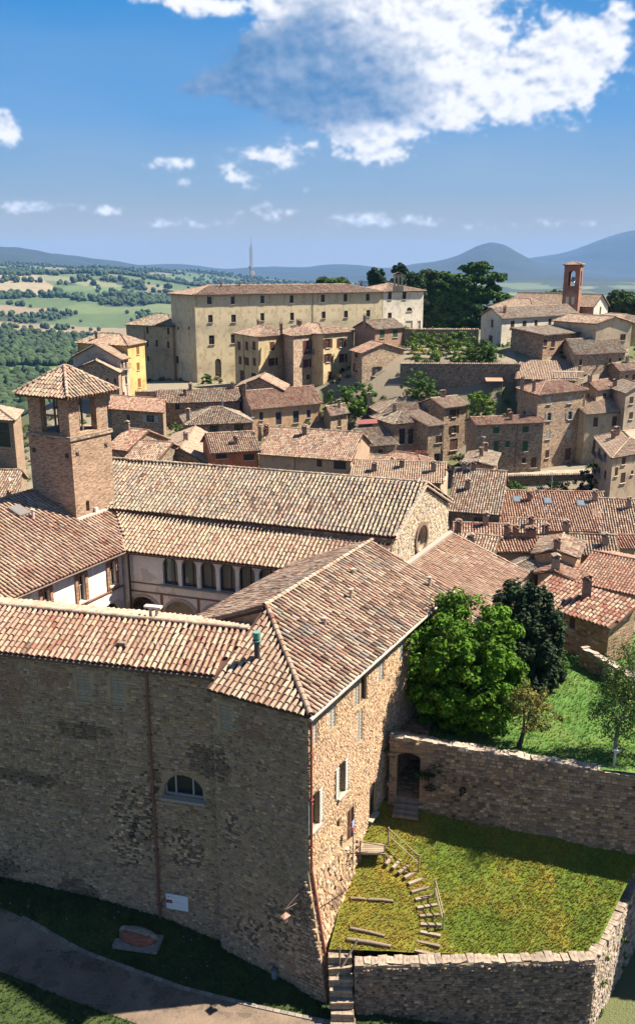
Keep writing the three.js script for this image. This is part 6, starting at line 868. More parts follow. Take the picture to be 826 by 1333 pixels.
tree('pine_tree', 'broad green pine filling the gap between the rounded pine and the cedar', 'tree', [35.2, 13.5, -238], { h: 8, tr: 0.5, needles: true, up: 0.8, blobs: [[0, 14, 0, 3.6, 3.2, 3.4, 60], [-2, 10, 1, 3.6, 3, 3, 50], [2, 8, 1, 4, 3.4, 3, 54], [0, 4, 2, 4.5, 3, 3, 44]], clump: [0.9, 0.65], leaves: 66, size: 0.65, cols: CEDAR });
tree('pine_tree', 'leafy dark tree just behind the white end of the palazzo', 'tree', [24.6, 14, -236], { h: 8, tr: 0.5, needles: true, up: 0.8, blobs: [[0, 13.5, 0, 3.4, 3, 3.2, 56], [1.5, 9.5, 1, 3.6, 3, 3, 50], [0, 5, 1, 4, 3.4, 3, 50]], clump: [0.9, 0.65], leaves: 66, size: 0.6, cols: PINE });
tree('pine_tree', 'dark pointed pine rising behind the roof bellcote of the palazzo', 'tree', [22.3, 16.6, -241.4], { h: 7, tr: 0.4, needles: true, up: 0.8, blobs: [[0, 13.4, 0, 2.2, 2.6, 2.2, 34], [0, 10, 0, 3.2, 2.6, 3, 44], [0.5, 6, 1, 3.4, 3, 3, 40]], clump: [0.7, 0.6], leaves: 60, size: 0.6, cols: PINE });
tree('pine_tree', 'small dark pine peeping over the palazzo roof', 'tree', [15.9, 18.8, -246.9], { h: 6, tr: 0.35, needles: true, up: 0.8, blobs: [[0, 11, 0, 2.2, 1.9, 2.2, 34], [1.2, 8.5, 0, 3.4, 1.8, 3, 40]], clump: [0.7, 0.5], leaves: 60, size: 0.55, cols: PINE });
tree('stone_pine', 'low umbrella-shaped green pine crown behind the palazzo ridge', 'tree', [4.2, 20.0, -251.4], { h: 6, tr: 0.35, needles: true, up: 0.9, blobs: [[0, 8.2, 0, 4.2, 1.3, 3, 56], [-2.5, 7.2, 0, 2.6, 1.2, 2.2, 24], [2.6, 7.3, 0, 2.6, 1.1, 2.2, 24]], clump: [0.7, 0.45], leaves: 60, size: 0.5, cols: [[0.09, 0.17, 0.03], [0.12, 0.2, 0.04]] });
tree('park_tree', 'rounded olive-green tree right behind the hilltop chapel', 'tree', [81.1, 14.0, -237.4], { h: 4, tr: 0.5, needles: true, up: 0.8, blobs: [[0, 9, 0, 4.2, 3.2, 4, 70], [-3, 6.5, 1, 3.2, 3, 3, 44], [3.5, 6.5, 1, 3.4, 3, 3, 44], [0, 3.5, 2, 5, 2.5, 3, 40]], clump: [0.9, 0.7], leaves: 60, size: 0.6, cols: [[0.08, 0.13, 0.035], [0.10, 0.155, 0.04], [0.06, 0.10, 0.03]] });
tree('park_tree', 'dark broad tree beyond the ochre house on the hilltop', 'tree', [92.2, 13.0, -245.9], { h: 4, tr: 0.5, needles: true, up: 0.8, blobs: [[0, 10, 0, 5, 3.4, 4, 70], [-3, 7, 1, 4, 3, 3, 40], [3, 6, 1, 4, 3, 3, 40]], clump: [0.9, 0.7], leaves: 56, size: 0.65, cols: CEDAR });
tree('park_tree', 'small green treetop showing above the chapel nave roof', 'tree', [67.0, 17.2, -254.4], { h: 4, tr: 0.3, needles: true, up: 0.8, blobs: [[-1.6, 7, 0, 1.6, 1.3, 1.5, 20], [1.3, 7.2, 0, 1.9, 1.4, 1.5, 24]], clump: [0.6, 0.5], leaves: 50, size: 0.5, cols: CEDAR });
// shrubs between the houses
const bush = (label, x, y, z, R, cols, n = 40, h = R) => tree('bush', label, 'bush', [x, y, z], { h: R * 0.3, tr: 0.1, blobs: [[0, h * 0.6, 0, R, h * 0.75, R * 0.8, n], [R * 0.5, h * 0.4, R * 0.2, R * 0.7, h * 0.5, R * 0.6, Math.round(n / 2)]], clump: [R * 0.2, R * 0.16], leaves: 44, size: 0.32, cols });
bush('round glossy laurel in front of the white house gable', 31.6, 13.6, -169, 3.1, SHRUB, 60, 3.6);
bush('upright green bush below the balcony house and garden wall', 18.4, 8.6, -160, 2.9, SHRUB, 50, 3.6);
bush('leafy bush climbing the bank under the balcony house', 4.2, 6.5, -159, 2.6, SHRUB, 44, 3.2);
bush('low spreading bush on the terrace of the salmon house', 6.8, 6.0, -157, 2.4, BRIGHT, 40, 2.2);
bush('dark bush behind the roof of the porch house', 8.2, 7.2, -161, 2.6, SHRUB, 40, 3.0);
bush('bright yellow-green tree behind the green-shuttered house', 28.3, 6.5, -151, 2.3, BRIGHT, 50, 3.4);
bush('weedy bushes along the foot of the lane wall', 30.5, -4.2, -134, 2.4, SHRUB, 36, 2.0);
bush('ivy-dark bush in the gully under the lane', 38.0, -4.6, -134, 3.0, YEW, 40, 2.6);
bush('bright weeds under the lane beside the roof windows', 33.8, -4.6, -132, 2.2, BRIGHT, 30, 1.8);
bush('tall dark bush between the lane wall and the balcony house', 43.5, -4.6, -134, 2.6, YEW, 36, 4.4);
bush('small bush at the foot of the yellow palazzo corner', -24.2, 7.0, -189, 1.3, SHRUB, 18, 2.0);
bush('slim bush beside the arched palazzo door', -21.6, 7.0, -190, 0.7, SHRUB, 10, 1.9);
for (let i = 0; i < 5; i++) for (let k = 0; k < 4; k++) { const r = rng(900 + i * 7 + k); tree('vine_row', 'row of vines trained on a frame in the terraced garden', 'vine', [19 + k * 3.4 + r(), 13.8 + i * 0.9, -167 - i * 2.6], { h: 0.8, tr: 0.06, blobs: [[0, 1.1, 0, 1.7, 0.8, 0.5, 14]], clump: [0.4, 0.3], leaves: 28, size: 0.32, cols: i === 1 && k === 0 ? [[0.3, 0.3, 0.04]] : BRIGHT }, 'vines in the terraced garden'); }
tree('cypress_tree', 'thin dark cypress beside the bell tower roof', 'tree', [-62, -8, -165], { h: 3, tr: 0.2, needles: true, up: 1.4, blobs: [[0, 7, 0, 1.0, 6.5, 1.0, 60], [0, 12.5, 0, 0.6, 4.5, 0.6, 30]], clump: [0.4, 0.8], leaves: 40, size: 0.5, cols: YEW });

// low scrub on the slopes between the houses
{
  const r = rng(444), cg = (() => { const r2 = rng(5), list = []; for (let i = 0; i < 46; i++) { const g = LEAF.clone(); let x, y, z; do { x = r2() * 2 - 1; y = r2(); z = r2() * 2 - 1; } while (x * x + y * y + z * z > 1); const Z = V3(x + (r2() - 0.5), y + 0.4, z + (r2() - 0.5)).normalize(), X = V3(r2() - 0.5, r2() - 0.5, r2() - 0.5).cross(Z).normalize(); g.applyMatrix4(frameM(V3(x, y * 0.8, z), X, Z.clone().cross(X), Z, 0.5, 0.6, 0.5)); list.push(g); } return mergeGeometries(list); })();
  const items = [];
  for (let n = 0; n < 14000 && items.length < 4200; n++) {
    const x = lerp(-60, 100, r()), z = -lerp(62, 245, r()), D = -z;
    if (fbm(x * 0.07 + 4, z * 0.07, 3) < 0.42) continue;
    if (x > 24 && x < 50 && D > 139 && D < 148) continue; if (x < 2 && D > 160 && D < 197) continue;
    const s = 0.5 + 0.9 * r() * r(), y = terrainY(x, z), a = r() * 6.28, k = 0.7 + 0.6 * r(), dry = r() < 0.3;
    items.push([frameM(V3(x, y - 0.05, z), V3(Math.cos(a), 0, Math.sin(a)), EY, V3(-Math.sin(a), 0, Math.cos(a)), s, s * (0.7 + 0.6 * r()), s), new THREE.Color().setRGB((dry ? 0.12 : 0.06) * k, 0.105 * k, 0.025 * k)]);
  }
  instanced(scene, 'hillside_scrub', cg, leafMat, items, 'stuff', 'low green scrub on the slopes between the houses', 'scrub');
}
// grass blades over the near lawns
{
  const BL = (() => { const p = []; for (let k = 0; k < 5; k++) { const a = k * 1.26, c = Math.cos(a), s = Math.sin(a); p.push(-s * 0.12, 0, c * 0.12, s * 0.12, 0, -c * 0.12, c * 0.5 + 0.1, 1, s * 0.5); } const g = new THREE.BufferGeometry(); g.setAttribute('position', new THREE.Float32BufferAttribute(p, 3)); g.computeVertexNormals(); return g; })();
  const bm = new THREE.MeshStandardMaterial({ color: plain(), roughness: 1, side: THREE.DoubleSide });
  const blades = (name, label, n, place, colour, seed, h) => { const r = rng(seed), items = []; for (let i = 0; i < n; i++) { const q = place(r); if (!q) continue; const cc = colour(q[0], q[2], r), a = r() * 6.28, s = h * (0.5 + r()) * (cc.b > 0.35 ? 0.45 : 1), X = V3(Math.cos(a), 0, Math.sin(a)), Z = V3(-Math.sin(a), 0, Math.cos(a)); items.push([frameM(V3(...q), X, V3((r() - 0.5) * 0.5, 1, (r() - 0.5) * 0.5), Z, s * 1.2, s, s * 1.2), cc]); } instanced(scene, name, BL, bm, items, 'stuff', label, 'grass'); };
  const B1 = bil([[0.6, -31.15], [11.7, -30.78], [15.6, -35.55], [2.8, -38.1]]), B2 = bil([[3.2, -38.6], [22, -34.4], [26, -55], [8, -55]]);
  blades('dry_grass', 'short dry yellow-green grass of the sloping lower lawn', 15000, (r) => { const [x, z] = B1(r(), r()); return [x, lawnY(x, z), z]; }, (x, z, r) => { const t = dryness(x, z), k = 0.6 + 0.8 * r(); return new THREE.Color().setRGB(lerp(0.20, 0.38, t) * k, lerp(0.195, 0.245, t) * k, lerp(0.012, 0.04, t) * k); }, 71, 0.07);
  blades('garden_grass', 'lush green grass of the upper garden', 16000, (r) => { const [x, z] = B2(r(), r()); return [x, gardenY(x, z), z]; }, (x, z, r) => { const k = 0.6 + 0.8 * r(), t = sm(0.5, 0.7, fbm(x * 0.5 + 2, z * 0.5, 3)); if (r() < 0.05 + 0.16 * t) return new THREE.Color().setRGB(0.55, 0.55, 0.42); return new THREE.Color().setRGB(lerp(0.10, 0.22, t) * k, lerp(0.22, 0.26, t) * k, 0.025 * k); }, 72, 0.10);
  const onRoad = (x, z) => { for (let i = 0; i <= 60; i++) { const [p, q] = roadEdge(i / 60); if (Math.abs((p[0] + q[0]) / 2 - x) < 0.6) return z < q[1] + (x - q[0]) * 0.3 + 0.9 && z > p[1] - 0.1 - 0; } return false; };
  blades('verge_grass', 'green verge grass dotted with small white flowers beside the road', 26000, (r) => { const x = lerp(-20, 13, r()), z = lerp(-38, -25, r()); if (onRoadExact(x, z)) return null; if (x > 1.2 && z < -30.1) return null; return [x, frontY(x, z), z]; }, (x, z, r) => { const k = 0.55 + 0.8 * r(); if (r() < 0.02) return new THREE.Color().setRGB(0.7, 0.7, 0.66); return new THREE.Color().setRGB(0.035 * k, 0.06 * k, 0.010 * k); }, 73, 0.11);  // blade colour darkened too, to carry the shade on the verge
  function onRoadExact(x, z) { for (let i = 0; i < 40; i++) { const [p, q] = roadEdge(i / 40), [p2, q2] = roadEdge((i + 1) / 40), poly = [p, p2, q2, q]; let inside = false; for (let a = 0, b = 3; a < 4; b = a++) { if ((poly[a][1] > z) !== (poly[b][1] > z) && x < (poly[b][0] - poly[a][0]) * (z - poly[a][1]) / (poly[b][1] - poly[a][1]) + poly[a][0]) inside = !inside; } if (inside) return true; } return false; }
}
// open fields, woods and hedges of the valley, in plan
const FIELDS = [   // centre x, z, half length, half width, angle, colour
  [-560, -1650, 520, 62, 0.22, [0.36, 0.27, 0.16]], [-330, -1560, 300, 70, 0.18, [0.38, 0.28, 0.17]], [-850, -2500, 330, 90, 1.15, [0.42, 0.34, 0.20]], [-950, -2750, 420, 70, 0.5, [0.26, 0.27, 0.13]],
  [-360, -880, 150, 34, 0.35, [0.13, 0.23, 0.04]], [-230, -520, 90, 60, 0.2, [0.10, 0.20, 0.035]], [-330, -1950, 220, 70, 0.1, [0.16, 0.22, 0.07]], [-420, -2500, 260, 90, -0.1, [0.15, 0.22, 0.08]], [-700, -1900, 120, 60, 0.3, [0.34, 0.26, 0.16]], [-150, -2100, 240, 80, 0.05, [0.18, 0.22, 0.08]], [-180, -1350, 110, 40, 0.3, [0.12, 0.2, 0.05]],
];
function landColour(x, z) {
  for (const [cx, cz, hl, hw, a, c] of FIELDS) { const dx = x - cx, dz = z - cz, u = dx * Math.cos(a) + dz * Math.sin(a), v = -dx * Math.sin(a) + dz * Math.cos(a), wob = (fbm(x / 90, z / 90, 3) - 0.5) * 60; if (Math.abs(u) < hl + wob && Math.abs(v) < hw + wob * 0.4) return [c, false]; }
  const d = Math.hypot(x, z), w = fbm(x / 310 + 3, z / 310 + 7, 4), cell = hash2(Math.floor((x + w * 160) / 210), Math.floor((z + w * 200) / 260));
  if (w < 0.49 || cell < 0.28) return [[0.035, 0.06, 0.022], true];
  return [cell < 0.62 ? [0.11, 0.17, 0.05] : cell < 0.85 ? [0.15, 0.19, 0.07] : [0.26, 0.23, 0.12], false];
}
{
  const pos = [], col = [], uv = [], idx = [], rings = [], thetas = [];
  for (let r = 0.5; r < 15500; r *= r < 50 ? 1.35 : r < 320 ? 1.022 : 1.0135) rings.push(r);
  for (let a = -180; a < 180;) { thetas.push(a); a += Math.abs(a) < 32 ? 0.14 : Math.abs(a) < 50 ? 0.5 : 4; }
  const nt = thetas.length;
  for (const r of rings) for (const a of thetas) {
    const x = Math.sin(a / 57.2958) * r, z = -Math.cos(a / 57.2958) * r, y = terrainY(x, z);
    pos.push(x, y, z); uv.push(x, z);
    const q = Math.hypot((x - 12) / 92, (z + 110) / 165), n = fbm(x * 0.12, z * 0.12, 3);
    let c;
    if (q < 1.35 && r < 400) c = n > 0.44 ? [0.25, 0.205, 0.145] : [0.12, 0.13, 0.05]; else c = landColour(x, z)[0];
    if (r > 5200) c = [0.018, 0.033, 0.02];
    const v = (q < 1.35 && r < 400 ? 1 : 0.62) * (0.8 + 0.4 * fbm(x / 25, z / 25, 3)); col.push(c[0] * v, c[1] * v, c[2] * v);
  }
  for (let j = 0; j + 1 < rings.length; j++) for (let i = 0; i < nt; i++) { const a = j * nt + i, b = j * nt + (i + 1) % nt, c = a + nt, d = b + nt; idx.push(a, b, c, b, d, c); }
  const g = new THREE.BufferGeometry(); g.setAttribute('position', new THREE.Float32BufferAttribute(pos, 3)); g.setAttribute('uv', new THREE.Float32BufferAttribute(uv, 2)); g.setAttribute('color', new THREE.Float32BufferAttribute(col, 3)); g.setIndex(idx); g.computeVertexNormals();
  structure('terrain', g, new THREE.MeshStandardMaterial({ color: plain(), vertexColors: true, roughness: 1, bumpMap: rep(grassBump, 6), bumpScale: 0.1 }));
  console.log('terrain', idx.length / 3);
}
// woods of the valley: every crown stands on the slopes
{
  const r = rng(321), crown = (() => { const g = new THREE.IcosahedronGeometry(1, 2), p = g.attributes.position; for (let i = 0; i < p.count; i++) { const v = V3(p.getX(i), p.getY(i), p.getZ(i)), k = 0.72 + 0.55 * fbm(v.x * 2.6 + 9, v.y * 2.6 + v.z * 2.1, 3); p.setXYZ(i, v.x * k, v.y * k + 0.35, v.z * k); } g.computeVertexNormals(); return g; })();
  const items = [];
  for (let n = 0; n < 90000 && items.length < 26000; n++) {
    const az = lerp(-29, 8, r()), d = 260 * Math.pow(5200 / 260, Math.pow(r(), 0.8)), x = Math.sin(az / 57.3) * d, z = -Math.cos(az / 57.3) * d;
    if (Math.hypot((x - 12) / 92, (z + 110) / 165) < 1.15) continue;
    const [, wood] = landColour(x, z), hedge = fbm(x / 70 + 60, z / 70, 2) > 0.66; if (!wood && !(hedge && r() < 0.6)) continue;
    const s = (2.4 + 3.4 * r()) * (d > 2000 ? 1.5 : 1), k = 0.65 + 0.7 * r(), y = terrainY(x, z), a = r() * 6.28;
    items.push([frameM(V3(x, y + s * 0.5, z), V3(Math.cos(a), 0, Math.sin(a)), EY, V3(-Math.sin(a), 0, Math.cos(a)), s, s * (0.8 + 0.5 * r()), s), new THREE.Color().setRGB(0.034 * k, 0.062 * k, 0.018 * k)]);
  }
  instanced(scene, 'woodland', crown, new THREE.MeshStandardMaterial({ color: plain(), roughness: 1 }), items, 'stuff', 'dark green woods and hedgerows across the valley', 'wood');
  console.log('wood', items.length);
}
// ------------------------------------------------------------------ walls, lane and landmarks of the upper town
{
  const r = rng(88), tint = (s, y, q) => mix([0.34, 0.275, 0.21], [0.6, 1.2])(s, y, q);
  const simpleWall = (name, label, p, q, yb, yt, tintC, coping) => { const t = thing(name, label, 'wall', [p[0], yb, p[1]]), a = V3(p[0], 0, p[1]), b = V3(q[0], 0, q[1]), e = b.clone().sub(a).normalize(), n = V3(-e.z, 0, e.x), L = a.distanceTo(b); part(t, 'face', obox(a.clone().lerp(b, 0.5).addScaledVector(n, -0.25).setY((yb - 4 + yt) / 2), e, EY, n, L, yt - yb + 4, 0.5), wallMat('stone', tintC)); const items = [], k = Math.round(L / 0.4); for (let i = 0; i < k; i++) for (const sgn of [-1, 1]) { const c = a.clone().addScaledVector(e, (i + 0.5) * L / k).addScaledVector(n, -0.25 + sgn * 0.17).setY(yt + 0.12); const Z = n.clone().multiplyScalar(sgn).addScaledVector(EY, -0.35).normalize(), Y = EY.clone().addScaledVector(n, sgn * 0.35).normalize(), X = Y.clone().cross(Z); items.push([frameM(c, X, Y, Z, 1.6, 1, 1.1), clay(coping, r, c.x, c.z)]); } instanced(t, 'coping_tiles', TILE_FAR, tileMat, items); return t; };
  simpleWall('terrace_wall', 'long grey retaining wall capped with tiles below the terraced garden', [15.6, -164.5], [38, -163.6], 8.5, 14.1, [0.27, 0.225, 0.175], 1);
  simpleWall('terrace_wall', 'tile-capped garden wall under the cedar', [17, -181], [33, -180.5], 16, 19.4, [0.33, 0.26, 0.2], 1);
  simpleWall('lane_wall', 'overgrown retaining wall holding up the stone lane', [26.5, -140.2], [47, -142.5], -5, -2.15, [0.22, 0.19, 0.14], 2);
  simpleWall('street_wall', 'low stone parapet along the square below the palazzo', [-35, -166], [-18, -168], 6, 8.6, [0.36, 0.29, 0.22], 1);
  structure('lane', sheet(0, 1, 0, 1, 10, 4, () => -2.12, bil([[26.5, -140.6], [47, -142.9], [49, -147], [26.5, -143]])), new THREE.MeshStandardMaterial({ color: rgb([0.5, 0.43, 0.33]), map: rep(roadTex, 6), roughness: 0.95 }));
  // hilltop chapel: nave, white front, brick bell tower and a small bellcote
  const ch = thing('hilltop_chapel', 'long tile-roofed chapel with a white gabled front on the hilltop', 'chapel', [55, 18, -212]);
  const p0 = V3(65.6, 0, -211), al = V3(-0.66, 0, -0.7513), bk = V3(0.7513, 0, -0.66), q = (a, b, y) => V3(p0.x + al.x * a + bk.x * b, y, p0.z + al.z * a + bk.z * b);
  const fr = [wallFace(q(0, 0, 0), q(0, 6.2, 0), [[0, 14], [6.2, 14], [6.2, 23.0], [3.1, 25.6], [0, 23.0]], [{ s: 3.0, y: 21.4, w: 0.7, h: 2.6 }], al, 0.3)];
  part(ch, 'front', fr, wallMat('plaster', [0.80, 0.74, 0.64])); part(ch, 'slit_window', obox(q(0.25, 3.0, 21.4), bk, EY, al, 0.72, 2.6, 0.04), glassDark);
  part(ch, 'nave_wall', [wallFace(q(0.02, 0, 0), q(24, 0, 0), quad(q(0, 0, 0), q(24, 0, 0), 14, 22.9), [{ s: 5.6, y: 20.6, w: 0.8, h: 1.5 }, { s: 4.2, y: 20.6, w: 0.8, h: 1.5 }], bk, 0.3), wallFace(q(24, 0, 0), q(24, 6.2, 0), quad(q(24, 0, 0), q(24, 6.2, 0), 14, 22.9), [], al, 0.1), wallFace(q(0, 6.2, 0), q(24, 6.2, 0), quad(q(0, 0, 0), q(24, 0, 0), 14, 22.9), [], bk, 0.1)], wallMat('brick', [0.38, 0.25, 0.175])); part(ch, 'window', obox(q(4.9, 0.28, 20.6), al, EY, bk, 2.6, 1.5, 0.04), glassDark);
  makeRoof(ch, roofPlanes('gable', q(0, 0, 0), al.clone().multiplyScalar(24), bk.clone().multiplyScalar(6.2), 23, 0.82, 0.35), 3, r);
  const sideHall = thing('chapel_hall', 'low hipped hall with a pale tile roof beside the chapel', 'hall', [44, 15, -206]); part(sideHall, 'wall', [0, 1, 2, 3].map((i) => { const c = [q(12, -7, 0), q(25, -7, 0), q(25, 1, 0), q(12, 1, 0)]; return wallFace(c[i], c[(i + 1) % 4], quad(c[i], c[(i + 1) % 4], 12, 22.4), [], bk, 0.1); }), wallMat('plaster', [0.55, 0.43, 0.33])); makeRoof(sideHall, roofPlanes('hip', q(12, -7, 0), al.clone().multiplyScalar(13), bk.clone().multiplyScalar(8), 22.3, 0.5, 0.5), 3, r);
  const bt = thing('brick_campanile', 'slender red brick bell tower with arched openings on the hilltop', 'bell tower', [60, 16, -212]), b0 = V3(61.5, 0, -210.2), u1 = V3(-0.9, 0, -0.436), w1 = V3(0.436, 0, -0.9), S = 3.7, W3 = 3.7, bp = (a, b, y) => V3(b0.x + u1.x * a + w1.x * b, y, b0.z + u1.z * a + w1.z * b), C = [bp(0, 0, 0), bp(S, 0, 0), bp(S, W3, 0), bp(0, W3, 0)], cen = bp(S / 2, W3 / 2, 0);
  part(bt, 'shaft', [0, 1, 2, 3].map((i) => { const a = C[i], b = C[(i + 1) % 4], e = b.clone().sub(a), L = e.length(); e.normalize(); const n = V3(-e.z, 0, e.x); if (n.dot(cen.clone().sub(a)) > 0) n.negate(); return wallFace(a, b, quad(a, b, 14, 32.2), [{ s: L / 2, y: 29.3, w: L * 0.42, h: 3.6, arch: true }], n.clone().negate(), 0.5); }), wallMat('brick', [0.36, 0.17, 0.11]));
  part(bt, 'cornice', [obox(bp(S / 2, W3 / 2, 32.3), u1, EY, w1, S + 0.4, 0.25, W3 + 0.4), obox(bp(S / 2, W3 / 2, 27.0), u1, EY, w1, S + 0.2, 0.16, W3 + 0.2)], wallMat('brick', [0.38, 0.2, 0.13])); makeRoof(bt, roofPlanes('hip', C[0], C[1].clone().sub(C[0]), C[3].clone().sub(C[0]), 32.45, 0.3, 0.3), 1, r);
  const bl = new THREE.LatheGeometry([[0.06, 1.1], [0.35, 1.05], [0.45, 0.6], [0.55, 0.2], [0.75, 0]].map((v) => new THREE.Vector2(...v)), 16); bl.translate(cen.x, 28.5, cen.z); part(bt, 'bell', bl, new THREE.MeshStandardMaterial({ color: rgb([0.5, 0.48, 0.44]), metalness: 0.6, roughness: 0.4 }));
  const bc = thing('bellcote', 'small brick bellcote with two white-framed arches in front of the campanile', 'bellcote', [60, 18, -209.5]); const m0 = V3(60.6, 0, -208.2), e1 = V3(-0.985, 0, -0.17), n1 = V3(-0.17, 0, 0.985); part(bc, 'wall', [wallFace(m0, m0.clone().addScaledVector(e1, 3), [[0, 14], [3, 14], [3, 25.6], [1.5, 26.4], [0, 25.6]], [{ s: 0.85, y: 24.3, w: 0.75, h: 1.9, arch: true }, { s: 2.15, y: 24.3, w: 0.75, h: 1.9, arch: true }], n1.clone().negate(), 0.5), wallFace(m0.clone().addScaledVector(n1, -0.5), m0.clone().addScaledVector(e1, 3).addScaledVector(n1, -0.5), [[0, 14], [3, 14], [3, 25.6], [1.5, 26.4], [0, 25.6]], [{ s: 0.85, y: 24.3, w: 0.75, h: 1.9, arch: true }, { s: 2.15, y: 24.3, w: 0.75, h: 1.9, arch: true }], n1, 0.05)], wallMat('brick', [0.33, 0.19, 0.13])); for (const s of [0.85, 2.15]) part(bc, 'arch_lining', obox(m0.clone().addScaledVector(e1, s).addScaledVector(n1, -0.46).setY(24.25), e1, EY, n1, 0.74, 1.8, 0.05), flat([0.75, 0.68, 0.6], 0.8));
  // bellcote on the palazzo roof and the lattice mast behind it
  const pb = thing('roof_bellcote', 'little pale bellcote with three slots on the palazzo roof', 'bellcote', [18.6, 27, -206]); for (const s of [-0.85, 0, 0.85]) part(pb, 'pier', box(18.6 + s, 28.6, -206.2, 0.4, 3.0, 0.9), wallMat('plaster', [0.6, 0.5, 0.36])); part(pb, 'base', box(18.6, 27.0, -206.2, 2.4, 1.2, 1.0), wallMat('plaster', [0.6, 0.5, 0.36])); part(pb, 'cap', [obox(V3(17.9, 30.4, -206.2), V3(0.92, 0.39, 0), V3(-0.39, 0.92, 0), EZ, 1.7, 0.14, 1.3), obox(V3(19.3, 30.4, -206.2), V3(0.92, -0.39, 0), V3(0.39, 0.92, 0), EZ, 1.7, 0.14, 1.3), box(18.6, 30.1, -206.2, 2.2, 0.24, 1.0)], flat([0.4, 0.28, 0.2], 0.9));
  const ms = thing('antenna_mast', 'slim lattice radio mast with drum antennas behind the palazzo', 'mast', [-17.4, 18, -236]), st = flat([0.30, 0.31, 0.33], 0.5), lat = [], corner = [[-0.32, -0.2], [0.32, -0.2], [0, 0.36]], P = (k, y) => V3(-17.4 + corner[k][0], y, -236 + corner[k][1]); for (let k = 0; k < 3; k++) lat.push(bar(P(k, 16), P(k, 37), 0.06, 5)); for (let y = 17; y < 37; y += 0.8) for (let k = 0; k < 3; k++) lat.push(bar(P(k, y), P((k + 1) % 3, y + 0.8), 0.03, 4)); part(ms, 'lattice', lat, st); part(ms, 'rod', bar(V3(-17.4, 37, -236), V3(-17.4, 39.5, -236), 0.04, 5), st); part(ms, 'drum', bar(V3(-17.0, 30.4, -235.6), V3(-16.8, 30.4, -235.1), 0.55, 14), flat([0.72, 0.72, 0.72], 0.5)); part(ms, 'drum', bar(V3(-17.6, 31.8, -235.6), V3(-17.6, 31.8, -235.1), 0.42, 14), flat([0.72, 0.72, 0.72], 0.5));
}
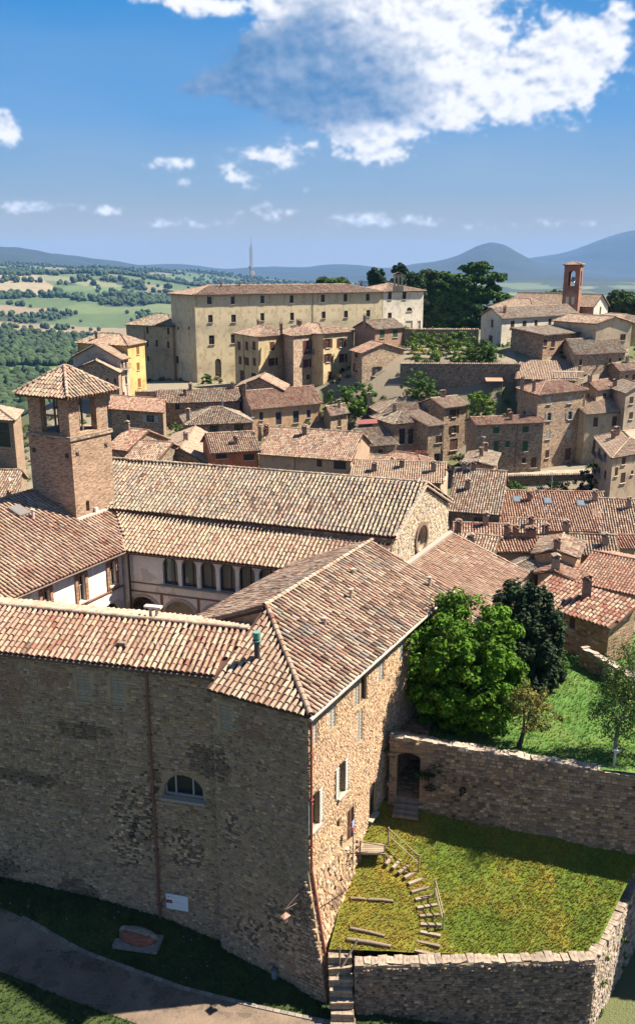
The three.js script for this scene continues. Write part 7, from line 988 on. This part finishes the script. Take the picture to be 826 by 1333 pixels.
// ------------------------------------------------------------------ small things on and between the roofs
{
  const r = rng(99), steel = flat([0.45, 0.45, 0.45], 0.5), iron = flat([0.12, 0.11, 0.1], 0.6);
  const dish = (label, x, y, z) => { const t = thing('satellite_dish', label, 'satellite dish', [x, y, z]); const g = new THREE.SphereGeometry(0.45, 14, 6, 0, Math.PI * 2, 0, 0.6); g.rotateX(-2.0); g.rotateY(0.5); g.translate(x, y + 0.35, z); part(t, 'dish', g, flat([0.62, 0.61, 0.58], 0.5)); part(t, 'arm', [bar(V3(x, y - 0.4, z), V3(x, y + 0.2, z), 0.03, 5), bar(V3(x, y + 0.05, z), V3(x - 0.2, y + 0.3, z + 0.4), 0.02, 4)], iron); };
  dish('white satellite dish in front of the shadowed yellow palazzo', -8.6, 11.4, -168.6); dish('white satellite dish on the loggia roof beside the bell tower', -36.9, 6.6, -101.5);
  const aerial = (label, x, y, z, h) => { const t = thing('roof_aerial', label, 'aerial', [x, y, z]); const g = [bar(V3(x, y - 0.5, z), V3(x, y + h, z), 0.03, 5)]; for (let k = 0; k < 6; k++) g.push(bar(V3(x - 0.35 + k * 0.03, y + h - 0.1, z - 0.5 + k * 0.2), V3(x + 0.35 - k * 0.03, y + h - 0.1, z - 0.5 + k * 0.2), 0.012, 4)); g.push(bar(V3(x, y + h - 0.1, z - 0.55), V3(x, y + h - 0.1, z + 0.55), 0.015, 4)); part(t, 'mast', g, steel); };
  aerial('thin television aerial on the shallow grey gable', 23.6, 6.2, -121, 2.2); aerial('television aerial on the brown weathered roof', 19.0, 6.4, -105, 2.0); aerial('television aerial beside the tall chimneys', 24.2, 4.4, -88.5, 2.4); aerial('television aerial on the skylit pink roof', 29.5, 4.6, -106, 2.0); aerial('television aerial over the red painted house', -9.0, 9.4, -119, 2.1);
  const cr = thing('roof_cross', 'small stone cross on top of the pyramid roof', 'cross', [-15.9, 8.8, -144.5]); part(cr, 'shaft', box(-15.9, 9.5, -144.6, 0.16, 1.9, 0.16), flat([0.6, 0.55, 0.48], 0.8)); part(cr, 'arm', box(-15.9, 9.9, -144.6, 0.8, 0.16, 0.158), flat([0.6, 0.55, 0.48], 0.8));
  const aw = thing('red_awning', 'red awning spread over a terrace beside the porch house', 'awning', [8.6, 4.6, -147]); part(aw, 'canopy', obox(V3(8.6, 6.0, -147.4), V3(0.99, 0.06, 0), V3(0, 0.93, 0.36).normalize(), V3(0, -0.36, 0.93).normalize(), 3.4, 0.06, 1.5), flat([0.26, 0.075, 0.065], 0.9)); for (const x of [6.7, 10.5]) part(aw, 'pole', bar(V3(x, 3.0, -146.4), V3(x, 5.7, -146.4), 0.04, 5), iron);
  const sc = thing('scaffold', 'timber and pipe scaffold around the freshly relaid roof', 'scaffold', [46, 8, -159]); for (let k = 0; k < 4; k++) for (const d of [0, 1.2]) part(sc, 'pole', bar(V3(42.6 + k * 1.7, 7.5, -158.2 + d + k * 0.25), V3(42.6 + k * 1.7, 13.8 - (k % 2) * 0.4, -158.2 + d + k * 0.25), 0.05, 5), steel); for (const y of [10.2, 12.2, 13.4]) { part(sc, 'ledger', bar(V3(42.4, y, -157.0), V3(48, y, -156.2), 0.04, 5), steel); part(sc, 'plank', obox(V3(45.2, y + 0.08, -157.2), V3(0.99, 0, 0.14), EY, V3(-0.14, 0, 0.99), 5.6, 0.06, 0.9), wood([0.5, 0.4, 0.28])); }
  const sh = thing('garden_canopy', 'little tiled canopy roof against the long retaining wall', 'canopy', [33, 9, -162.6]); part(sh, 'roof', obox(V3(33, 11.4, -162.6), EX, V3(0, 0.93, 0.36).normalize(), V3(0, -0.36, 0.93).normalize(), 3.2, 0.12, 1.6), flat([0.42, 0.22, 0.15], 0.9)); for (const x of [31.6, 34.4]) part(sh, 'post', bar(V3(x, 8.2, -162.0), V3(x, 11.2, -162.0), 0.06, 5), iron);
  const pl = thing('planter_box', 'row of red flowers in a terrace planter at the porch house', 'planter', [16, 0.9, -142.6]); part(pl, 'trough', box(16, 1.35, -142.4, 5.2, 0.5, 0.5), flat([0.36, 0.14, 0.1], 0.9)); { const it = []; for (let k = 0; k < 40; k++) leafItems(it, V3(13.5 + r() * 5, 1.75, -142.4), [0.25, 0.2, 0.2], 8, 0.16, [[0.4, 0.05, 0.06], [0.06, 0.1, 0.03], [0.5, 0.2, 0.2]], r); instanced(pl, 'flowers', LEAF, leafMat, it); }
}
// ------------------------------------------------------------------ air
scene.fog = new THREE.FogExp2(new THREE.Color(0.2, 0.47, 1.0), 0.00005);
renderer.render(scene, camera);
